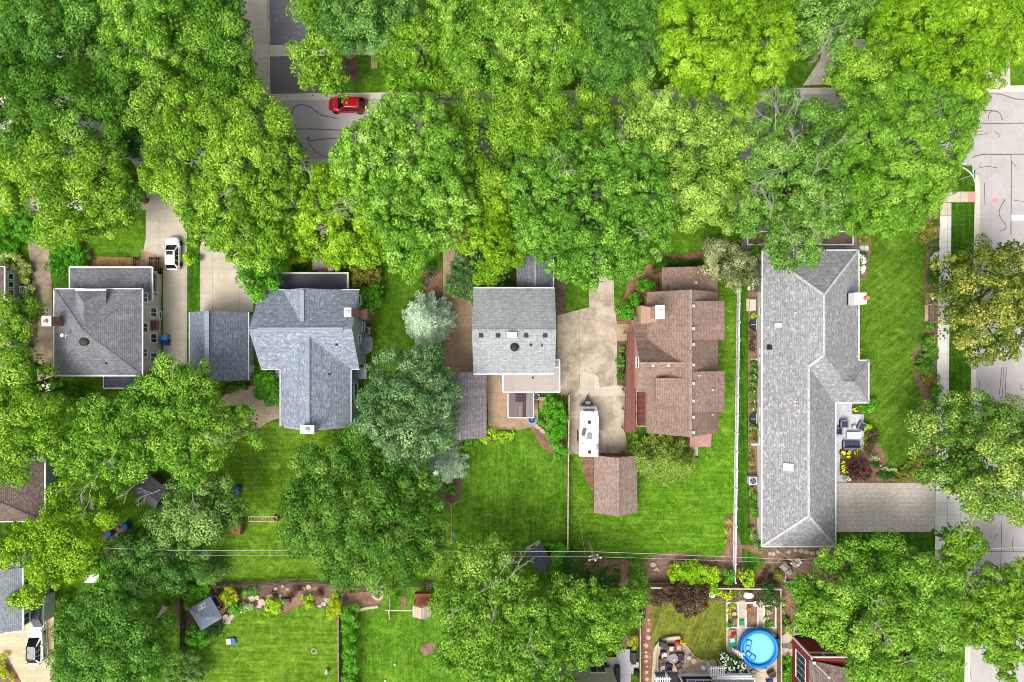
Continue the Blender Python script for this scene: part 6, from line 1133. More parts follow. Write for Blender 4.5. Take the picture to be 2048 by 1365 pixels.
def poolmat():
    t = NT('pool_water'); co = t.co(); v = t.n('TexVoronoi', feature='SMOOTH_F1'); t.set(v.inputs['Vector'], t.n('MixRGB', blend_type='ADD', Fac=.3, Color1=co, Color2=t.n('TexNoise', Scale=1.2).outputs['Color']).outputs[0]); v.inputs['Scale'].default_value = 1.3
    c = t.mul(S(124, 206, 238), t.val(v.outputs[0], 1.1, .88, .1, .8)); n = t.noise(co, .5, 3); c = t.mul(c, t.val(n, .92, 1.1)); t.bump(t.noise(co, 2.2, 3), .25, .05); return t.done(c, .06, 0, .5)  # cell pattern: water caustics painted into the base colour
M['pool_water'] = poolmat(); M['pool_ring'] = plain('pool_ring', S(20, 116, 200), .4, 0, .05, 1); M['pool_inner'] = plain('pool_inner', S(60, 168, 230), .3, 0, .05, 1)
mb = MB(); mb.lathe(0, 0, [(2.03, 1.05), (2.0, .88), (1.88, .86)], n); t.part('liner', mb, M['pool_ring'], world=False, smooth=True); mb = MB(); mb.lathe(0, 0, [(1.9, .87), (1.84, .875), (1.76, .86)], n); t.part('liner_band', mb, M['pool_inner'], world=False); mb = MB(); mb.lathe(0, 0, [(1.78, .862), (.01, .862)], n); t.part('water', mb, M['pool_water'], world=False)
mb = MB()
for s_ in (-.25, .25):
    mb.tube([(-3.1, -.55+s_, 0), (-2.5, -.6+s_, 1.4), (-2.2, -.7+s_, 1.55), (-1.95, -.75+s_, 1.3), (-1.8, -.8+s_, .7)], .04, 6)
for k in range(6): mb.box(-3.0+.15*k, -.56-.01*k, .12+.22*k, .2, .5, .05, -.05)
for k in range(4): mb.box(-2.25+.12*k, -.7, 1.32-.1*k, .12, .52, .05)
t.part('ladder', mb, M['white'], world=False)
mb = MB(); mb.boxr(2.1, 2.5, .7, 1.3, .5, 1.25); t.part('skimmer', mb, M['navy'], world=False)
for k, (lx, ly, a) in enumerate(((1496, 1291, 80), (1500, 1311, -38))):
    x, y = P(lx, ly, .9); t = Thing('pool_lounger', ['upright blue inflatable pool lounger floating in the pool', 'slanting blue inflatable pool lounger floating near the pool ladder'][k], 'pool float', (x, y, .97), R(a)); o1 = [(.0, -.3), (.62, -.33), (.7, 0), (.62, .33), (0, .3)]; o2 = [(0, -.27), (-.45, -.28), (-.62, -.12), (-.62, .12), (-.45, .28), (0, .27)]
    for nm, o_, m_ in (('seat', o1, 'pool_ring'), ('backrest', o2, 'pool_ring')): mb = MB(); mb.tube([p+(.05,) for p in o_+[o_[0]]], .06, 6); pp = t.part(nm, mb, M[m_], world=False); mb = MB(); mb.flat([(a_*.9+.02, b_*.85) for a_, b_ in o_], .05); t.part('sheet', mb, M['pool_float'] if 'pool_float' in M else M.setdefault('pool_float', plain('pool_float', S(120, 186, 232), .4, 0, .1, 8)), pp, world=False)
for k, (x0, x1, y0, y1) in enumerate(((1452, 1476, 1203, 1255), (1489, 1515, 1203, 1255), (1525, 1551, 1209, 1255))):
    a, b = P(x0, y1), P(x1, y0); t = Thing('raised_bed', ['raised garden bed with cream timber sides and yellow flowers', 'middle raised garden bed of bare soil with cream timber sides', 'raised garden bed with cream timber sides half under the fence greenery'][k], 'garden bed', ((a[0]+b[0])/2, (a[1]+b[1])/2, .08)); h = .32; w_ = .16; mb = MB()
    mb.boxr(a[0], a[0]+w_, a[1], b[1], .08, h); mb.boxr(b[0]-w_, b[0], a[1], b[1], .08, h); mb.boxr(a[0]+w_, b[0]-w_, a[1], a[1]+w_, .08, h-.003); mb.boxr(a[0]+w_, b[0]-w_, b[1]-w_, b[1], .08, h-.003); t.part('frame', mb, M['offwhite']); mb = MB(); mb.boxr(a[0]+w_, b[0]-w_, a[1]+w_, b[1]-w_, .08, .25); t.part('earth', mb, M['mulch'])
x, y = P(1465, 1267, .4); t = Thing('flower_pot', 'round tan planter of red flowers beside the pool', 'plant pot', (x, y, .1)); mb = MB(); mb.lathe(0, 0, [(.35, 0), (.52, .42), (.46, .44), (.42, .36), (.01, .36)], 20); t.part('pot', mb, M['wood_tan'], world=False); mb = MB(); g = random.Random(8)
for k in range(22): a = g.uniform(0, 6.28); q = .34*math.sqrt(g.random()); mb.ball(q*math.cos(a)+.08, q*math.sin(a)-.04, .46+g.uniform(0, .18), .1, n=6, m=4)
t.part('blossoms', mb, M['red'], world=False)
x, y = P(1465, 1282); mb = MB(); mb.box(x, y, .11, 1.1, 1.5, .03); single('mat', 'green mat on the paving beside the pool', 'mat', mb, M['green_mat']); x, y = P(1463.5, 1279, .4); t = Thing('plastic_chair', 'pale plastic chair on the green mat', 'chair', (x, y, .14), .2); mb = MB(); mb.box(0, 0, .38, .55, .6, .05); t.part('seat', mb, M['ltgrey'], world=False); mb = MB(); mb.box(0, .3, .4, .55, .06, .45); t.part('backrest', mb, M['white'], world=False)
for sx in (-.24, .24):
    for sy in (-.26, .26): mb = MB(); mb.box(sx, sy, 0, .05, .05, .38); t.part('leg', mb, M['ltgrey'], world=False)
for k, (qx, qy) in enumerate(((1544, 1312), (1535, 1322), (1526, 1330))): x, y = P(qx, qy); mb = MB(); mb.box(x, y, .11+.002*k, .8, .8, .05); single('floor_tile', 'dark rubber tile on the paving along the pool wall', 'tile', mb, M['tarp_dark'], group='dark rubber tiles round the pool')
x, y = P(1547, 1272, .4); t = Thing('pump', 'pool filter pump with blue hoses beside the pool wall', 'pump', (x, y, .1)); mb = MB(); mb.lathe(0, 0, [(.28, 0), (.28, .5), (.2, .7), (.01, .72)], 14); t.part('tank', mb, M['ltgrey'], world=False); mb = MB(); mb.tube([(0, .2, .3), (.3, .1, .2), (.35, -.5, .15), (.1, -.9, .3)], .07, 6); t.part('hose', mb, M['navy'], world=False); mb = MB(); mb.box(-.25, -.4, 0, .3, .5, .4); t.part('motor', mb, M['grey'], world=False)
x, y = P(1496, 1191, .6); t = Thing('bistro_table', 'white oval table below the wooden fence behind the raised beds', 'table', (x, y, .1)); mb = MB(); mb.loft([[(.62*math.cos(i*.3142), .36*math.sin(i*.3142), z) for i in range(20)] for z in (.66, .71)]); t.part('table_top', mb, M['white'], world=False); mb = MB(); mb.cyl((0, 0, 0), (0, 0, .66), .05, .05, 8); mb.lathe(0, 0, [(.3, 0), (.3, .04), (.05, .06)], 14); t.part('stand', mb, M['white'], world=False)
x, y = P(1511, 1208, .4); mb = MB(); mb.lathe(x, y, [(.2, .1), (.36, .44), (.3, .46), (.01, .4)], 14); single('flower_pot', 'lilac round planter at the head of the middle raised bed', 'plant pot', mb, M['bloom_pink']); x, y = P(1468, 1228, .4); mb = MB(); mb.lathe(x, y, [(.22, .2), (.3, .5), (.24, .5), (.01, .44)], 14); single('flower_pot', 'terracotta pot standing in the yellow flower bed', 'plant pot', mb, M['brick_peach'])
x, y = P(1484, 1246, .3); mb = MB(); mb.box(x, y, .1, .5, .65, .25); mb.box(x, y, .35, .4, .5, .05); single('garden_box', 'green box between two raised beds', 'box', mb, M['green_mat'])
x, y = P(1544, 1350, .5); t = Thing('garden_chair', 'brown cushioned garden chair on the paving below the pool', 'chair', (x, y, .1), .5); mb = MB(); mb.box(0, 0, .1, .9, .9, .3); mb.box(0, .42, .4, .9, .12, .4); t.part('frame', mb, M['wicker'], world=False); mb = MB(); mb.box(0, -.02, .4, .7, .7, .12); t.part('seat_cushion', mb, M['dark'], world=False)
x, y = P(1539, 1364, .3); mb = MB(); mb.box(x, y, .1, .8, .5, .35, .2); mb.box(x, y, .45, .6, .35, .08, .2); single('cool_box', 'blue cool box at the lower edge of the pool paving', 'cool box', mb, M['blue'])
x, y = P(1508, 1344, .3); mb = MB(); mb.tube([(x-.4, y, .12), (x-.1, y+.3, .14), (x+.3, y+.1, .13), (x+.2, y-.4, .12), (x-.2, y-.35, .14), (x-.35, y-.05, .15), (x, y+.2, .16), (x+.7, y-.1, .12)], .035, 5); single('garden_hose', 'loose coil of garden hose on the pool paving', 'hose', mb, M['wicker'])
# curved patio wall and furniture
t = Thing('garden_wall', 'low curved stone wall round the paved seating area', 'wall', P(1330, 1290)+(0,)); w0 = blob([(1311, 1400), (1310.5, 1310), (1316, 1290), (1332, 1279), (1356, 1276), (1366, 1280)], 5)[:-5]
a = PG(w0, 0); b = PG(offset(w0, 5.5), 0); a = a[2:-3]; b = b[2:-3]; mb = MB(); mb.loft([[p+(.02,), p+(.42,), q+(.42,), q+(.02,)] for p, q in zip(a, b)]); t.part('stones', mb, M['stone_wall']); c2 = PG(offset(w0, -.6))[2:-3]; d2 = PG(offset(w0, 6.0))[2:-3]; mb = MB(); mb.loft([[p+(.42,), p+(.5,), q+(.5,), q+(.42,)] for p, q in zip(c2, d2)]); t.part('coping', mb, M['stone'])
tx, ty = P(1346, 1317, .7); t = Thing('round_table', 'round grey table with a candle bowl on the paved seating area', 'table', (tx, ty, .1)); mb = MB(); mb.lathe(0, 0, [(.58, .66), (.62, .7), (.6, .72), (.01, .72)], 28); t.part('table_top', mb, M['grey'], world=False); mb = MB(); mb.lathe(0, 0, [(.4, 0), (.36, .3), (.42, .66)], 16); t.part('base', mb, M['wicker'], world=False); mb = MB(); mb.lathe(.05, -.15, [(.1, .72), (.15, .78), (.1, .76), (.01, .75)], 12); t.part('bowl', mb, M['cream_top'], world=False)
G2 = 'dark wicker armchairs round the grey table'
for lb, qx, qy, rz, cu in (('dark wicker armchair right of the round grey table', 1361, 1313, 90, 'cushion'), ('dark wicker armchair with a white cushion left of the round grey table', 1327, 1309, -92, 'ltgrey'), ('brown wicker armchair between the grey parasol base and the red cover', 1342, 1296, 180, 'linen'), ('dark wicker armchair below left of the round grey table', 1338, 1334, -12, 'cushion'), ('brown wicker armchair below right of the round grey table', 1357, 1332, 24, 'wicker')): armchair(lb, qx, qy, rz, 'wicker', cu, .78, G2)
armchair('taupe wicker armchair at the left wall of the paved seating area', 1324, 1322, -90, 'wicker', 'wicker', .8); armchair('white cushioned seat in the lower left corner of the paved seating area', 1324, 1335, -90, 'wicker', 'ltgrey', .8); armchair('tan wicker chair with a red cover beside the curved wall', 1357, 1293, 180, 'wicker', 'wood_tan', .85)
x, y = P(1354.5, 1286, .6); mb = MB(); mb.ball(x, y, .72, .34, .28, .2, 10, 6); single('cushion', 'bright red cushion lying on the tan wicker chair', 'cushion', mb, M['red'])
x, y = P(1363, 1283, .5); t = Thing('garden_statue', 'yellow garden figure at the end of the curved wall', 'statue', (x, y, .4)); mb = MB(); mb.lathe(0, 0, [(.16, 0), (.22, .2), (.12, .5), (.16, .62), (.12, .8), (.01, .9)], 12); mb.bar((-.1, 0, .5), (-.4, -.25, .35), .08, .08); mb.bar((.1, 0, .5), (.38, -.1, .6), .08, .08); t.part('figure', mb, M['yellow'], world=False)
x, y = P(1327, 1290, .9); t = Thing('grill', 'large dark covered grill in the curve of the stone wall', 'grill', (x, y, .1), R(-12)); mb = MB(); mb.loft([[(a_*sx, b_*sy, z) for sx, sy in ((-1, -.8), (-.8, -1), (.8, -1), (1, -.8), (1, .8), (.8, 1), (-.8, 1), (-1, .8))] for a_, b_, z in ((.42, .32, .0), (.48, .36, .8), (.44, .32, .95), (.25, .12, 1.0))]); t.part('cover', mb, M['tarp_dark'], world=False); mb = MB(); mb.bar((.2, -.3, 1.0), (.75, -1.1, .2), .16, .1); t.part('strap', mb, M['navy'], world=False)
for lb, qx, qy, r_, m_ in (('small round white topped table near the right edge of the paved seating area', 1378, 1316, .26, 'linen'), ('small round cream topped table on green legs', 1387, 1322, .34, 'cream_top')):
    x, y = P(qx, qy, .5); t = Thing('side_table', lb, 'table', (x, y, .1)); mb = MB(); mb.lathe(0, 0, [(r_, .5), (r_, .55), (.01, .55)], 20); t.part('table_top', mb, M[m_], world=False)
    for k in range(4): a = k*1.57+.6; mb = MB(); mb.bar((r_*1.3*math.cos(a), r_*1.3*math.sin(a), 0), (r_*.4*math.cos(a), r_*.4*math.sin(a), .5), .04, .04); t.part('leg', mb, M['green_mat'], world=False)
x, y = P(1406, 1335, .6); mb = MB(); mb.lathe(x, y, [(.08, .1), (.24, .5), (.3, .8), (.2, 1.0), (.02, 1.05)], 14); single('garden_lamp', 'white egg shaped lantern at the lower end of the paved seating area', 'lantern', mb, M['white'])
# deck behind the cream house
a, b = P(1232, 1345), P(1266, 1296); t = Thing('deck', 'white plank deck with a black grill along the grey fence', 'deck', ((a[0]+b[0])/2, (a[1]+b[1])/2, 0)); mb = MB(); mb.boxr(a[0], b[0], a[1], b[1], .3, .42); mb.boxr(a[0]-2.6, a[0]-.02, a[1]+.3, b[1]-1.0, .3, .40); t.part('planks', mb, M['deck_white']); mb = MB(); mb.boxr(a[0]+.05, b[0]-.05, a[1]+.05, b[1]-.05, 0, .3); t.part('base', mb, M['grey']); mb = MB()
for k in range(3): mb.boxr(a[0]+.5, b[0]-.3, a[1]-.5-.4*k, a[1]-.1-.4*k, 0, .32-.1*k)
t.part('step', mb, M['deck_white'])
def cgrill(lb, qx, qy, sx, sy, rz=0): 
    x, y = P(qx, qy, .8); t = Thing('grill', lb, 'grill', (x, y, .42), R(rz)); mb = MB(); mb.loft([[(-sx, -sy, z), (sx, -sy, z), (sx, sy, z), (-sx, sy, z)] for z in (0, .55)]); t.part('cabinet', mb, M['black'], world=False); mb = MB(); mb.loft([[(-sx*.75, -sy*k, .55+z), (sx*.75, -sy*k, .55+z), (sx*.75, sy*k, .55+z), (-sx*.75, sy*k, .55+z)] for k, z in ((1, 0), (.95, .15), (.5, .28))]); t.part('lid', mb, M['tarp_dark'], world=False); mb = MB()
    for s_ in (-1, 1): mb.box(s_*(sx+.14), 0, .5, .26, sy*1.6, .04)
    t.part('side_shelf', mb, M['dark'], world=False)
cgrill('long black grill on the white deck beneath the yellow shrub', 1267, 1312, .75, .38, 90); cgrill('black grill above the paired window of the cream house', 1205, 1333, .6, .32)
for lb, qx, qy, m_ in (('pale square planter on the deck steps by the grey fence', 1272, 1331, 'ltgrey'), ('black round kettle grill beside the deck steps', 1273, 1345, 'black')):
    x, y = P(qx, qy, .5); mb = MB()
    if m_ == 'black': mb.ball(x, y, .7, .42, .42, .3, 14, 8); mb.cyl((x, y, .0), (x, y, .5), .05, .05, 6); mb.lathe(x, y, [(.4, .02), (.4, .06), (.05, .08)], 12); single('kettle_grill', lb, 'grill', mb, M[m_])
    else: mb.loft([[(x-a_, y-a_, z), (x+a_, y-a_, z), (x+a_, y+a_, z), (x-a_, y+a_, z)] for a_, z in ((.28, 0), (.36, .5), (.3, .5), (.28, .42))]); single('planter', lb, 'planter', mb, M[m_])
x, y = P(1294, 1228, .4); t = Thing('wheelbarrow', 'black wheelbarrow against the grey fence at the head of the stepping stones', 'wheelbarrow', (x-.6, y, .0), R(90)); mb = MB(); mb.loft([[(-a_, -b_, z), (a_, -b_, z), (a_, b_, z), (-a_, b_, z)] for a_, b_, z in ((.4, .22, .3), (.65, .38, .6), (.6, .33, .6), (.38, .2, .36))]); t.part('tray', mb, M['black'], world=False); mb = MB(); mb.bar((.3, .3, .4), (1.2, .32, .6), .05, .05); mb.bar((.3, -.3, .4), (1.2, -.32, .6), .05, .05); t.part('handle', mb, M['grey'], world=False); mb = MB(); mb.cyl((-.75, -.06, .2), (-.75, .06, .2), .2, .2, 12); t.part('wheel', mb, M['rubber'], world=False)
# flag at the blue-grey house porch
x, y = P(655, 541, 2.2); t = Thing('flag', 'small striped flag on a pole at the dark porch roof', 'flag', (x, y, 2.0)); mb = MB(); mb.cyl((0, 0, 0), (.5, .45, .9), .02, .02, 6); t.part('pole', mb, M['white'], world=False)
for k in range(7): mb = MB(); mb.quad((.2+.1*k, .25+.06*k-.05, .85), (.3+.1*k, .31+.06*k-.05, .85), (.36+.1*k, -.25+.06*k, .25), (.26+.1*k, -.31+.06*k, .25)) ; mb.v = [(a_, b_, c_+.02) for a_, b_, c_ in mb.v]; t.part('stripe', mb, M['red'] if k % 2 else M['white'], world=False)
# small tool shed canopy things near ranch front: low white planter frames in the front court
for lb, p in (('long white edged planting frame in front of the ranch house', (1493, 463, 1705, 491)),):
    a, b = P(p[0], p[3]), P(p[2], p[1]); t = Thing('garden_planter', lb, 'planter', ((a[0]+b[0])/2, (a[1]+b[1])/2, .08)); mb = MB(); w_ = .13
    mb.boxr(a[0], b[0], a[1], a[1]+w_, .08, .3); mb.boxr(a[0], b[0], b[1]-w_, b[1], .08, .3); mb.boxr(a[0], a[0]+w_, a[1]+w_, b[1]-w_, .08, .297); mb.boxr(b[0]-w_, b[0], a[1]+w_, b[1]-w_, .08, .297); t.part('edge', mb, M['white']); mb = MB(); mb.boxr(a[0]+w_, b[0]-w_, a[1]+w_, b[1]-w_, .08, .22); t.part('earth', mb, M['mulch_dark'])
for k, (qx, qy) in enumerate(((1722.5, 497), (1732, 497), (1487.5, 508))): x, y = P(qx, qy); mb = MB(); mb.boxr(x-.26, x+.26, y-.3, y+.3, .02, .13); single('stepping_stone', ['pale square stepping stone touching the ranch roof corner', 'pale square stepping stone at the lawn side of the ranch corner', 'grey square slab at the end of the grey paved strip'][k], 'stepping stone', mb, M['ltgrey'])

# ------------------------------------------------------------------ stones
g = random.Random(21); ORD = ['first', 'second', 'third', 'fourth', 'fifth', 'sixth', 'seventh', 'eighth', 'ninth', 'tenth', 'eleventh', 'twelfth', 'thirteenth']
for k, (qx, qy) in enumerate(((1539, 1107), (1546, 1108), (1556.5, 1104), (1568, 1106), (1577, 1104), (1590, 1101), (1601, 1102), (1612, 1104.5), (1624, 1106), (1635, 1105), (1647, 1101), (1656, 1096.5))): x, y = P(qx, qy); mb = MB(); mb.stone(x, y, g.uniform(.28, .36), .1, g, z=.0); single('stepping_stone', ORD[k]+' flat stepping stone from the lawn in the row behind the ranch house', 'stepping stone', mb, M['stone'], group='stepping stones behind the ranch house')
for k, (qx, qy, r_) in enumerate(((1296, 1260, .28), (1296.5, 1275, .36), (1291, 1291, .36), (1291, 1304, .24), (1292, 1313, .3), (1292, 1322, .27), (1293.5, 1333, .2), (1293, 1344, .28), (1294, 1358, .3), (1297, 1240, .2))): x, y = P(qx, qy); mb = MB(); mb.stone(x, y, r_, .1, g); single('stepping_stone', ORD[k]+' pale stepping stone in the red mulch strip along the curved wall', 'stepping stone', mb, M['stone'], group='stepping stones in the red mulch')
for lb, L2 in (('pale boulder in the rock garden', ((505, 1197, .7), (515, 1195, .5), (525, 1204, .8), (520, 1212, .5), (543, 1193, .6), (553, 1198, .4), (562, 1191, .35), (552.5, 1177, .4), (566, 1172, .3), (576, 1178, .3), (608, 1176, .35), (618, 1174, .5), (655, 1200, .6), (648, 1207, .5), (640, 1211, .4))), ('tan flat stone by the pavilion deck', ((452, 1233, .42), (458, 1237, .38), (463, 1234, .4), (450, 1242, .36), (457, 1243, .42), (466, 1231, .3))), ('pale edging stone round the dirt bed by the swing set', tuple((756+9*math.cos(a), 1189.6+8.5*math.sin(a), .22) for a in np.linspace(0, 5.7, 13))+tuple((718+3.6*i, 1220-1.1*i+.14*i*i*.3, .24) for i in range(11))), ('white flagstone on the bare mulch by the lime shrubs', ((1306.5, 1129, .4), (1313, 1137, .22), (1309, 1139, .18), (1316, 1140, .2))), ('pale rock by the wood steps behind the pale house', ((1078, 855, .45), (1084, 861, .5), (1090, 865, .42), (1096, 869, .4), (1073, 852, .4)))):
    for qx, qy, r_ in L2: x, y = P(qx, qy); mb = MB(); mb.stone(x, y, r_*(.72 if 'boulder' in lb or 'rock' in lb else 1), .18+.25*r_*g.random(), g, 8); single('stone', lb, 'stone', mb, M['stone'], group=lb.replace('stone', 'stones').replace('boulder', 'boulders').replace('rock by', 'rocks by'))
# stump and rough stone wall behind the ranch house
x, y = P(1570, 1138); t = Thing('tree_stump', 'grey weathered stump and log behind the ranch house', 'stump', (x, y, 0)); mb = MB(); mb.tube([P(1561, 1126)+(.3,), P(1570, 1135)+(.42,), P(1579, 1145)+(.3,)], [.55, .6, .35], 9); t.part('trunk', mb, M['deadwood']); mb = MB(); mb.tube([P(1563, 1142)+(.2,), P(1566, 1160)+(.2,)], [.3, .25], 7); t.part('root', mb, M['deadwood'])
x, y = P(1592, 1124); mb = MB(); mb.stone(x, y, .75, .3, g, 8); single('stone', 'tan boulder beside the utility pole behind the ranch house', 'stone', mb, M['stone_wall'])
t = Thing('garden_wall', 'low pale stone wall round the mulch behind the ranch house', 'wall', P(1600, 1165)+(0,)); mb = MB()
for i in range(24): qx = 1567+i*3.1; x, y = P(qx, 1164+.6*math.sin(i)); mb.box(x, y, 0, .2+.02*(i % 3), .35, .3+.03*(i % 4), .1*math.sin(i*2))
for i in range(9): x, y = P(1567.5, 1137+i*3.1); mb.box(x, y, 0, .3, .2, .32+.02*(i % 3), .1*math.sin(i))
t.part('stones', mb, M['stone_wall'])
# brush pile by the small grey shed
x, y = P(331, 980); t = Thing('brush_pile', 'pile of bare dead branches against the small grey shed', 'branches', (x, y, 0)); gg = random.Random(4); mb = MB()
for k in range(7): twigs(mb, (x+gg.uniform(-.8, .8), y+gg.uniform(-.9, .9), gg.uniform(.2, 1.2)), gg.uniform(0, 6.28), gg.uniform(.7, 1.3), gg, 1, .15)
t.part('branch', mb, M['deadwood'])
a, b = P(335, 1208), P(312, 1238); t = Thing('log', 'grey fallen log lying on the lawn left of the pavilion', 'log', ((a[0]+b[0])/2, (a[1]+b[1])/2, 0)); mb = MB(); mb.tube([a+(.3,), ((a[0]+b[0])/2+.2, (a[1]+b[1])/2+.1, .25), b+(.15,)], [.42, .32, .1], 9); t.part('trunk', mb, M['deadwood'])
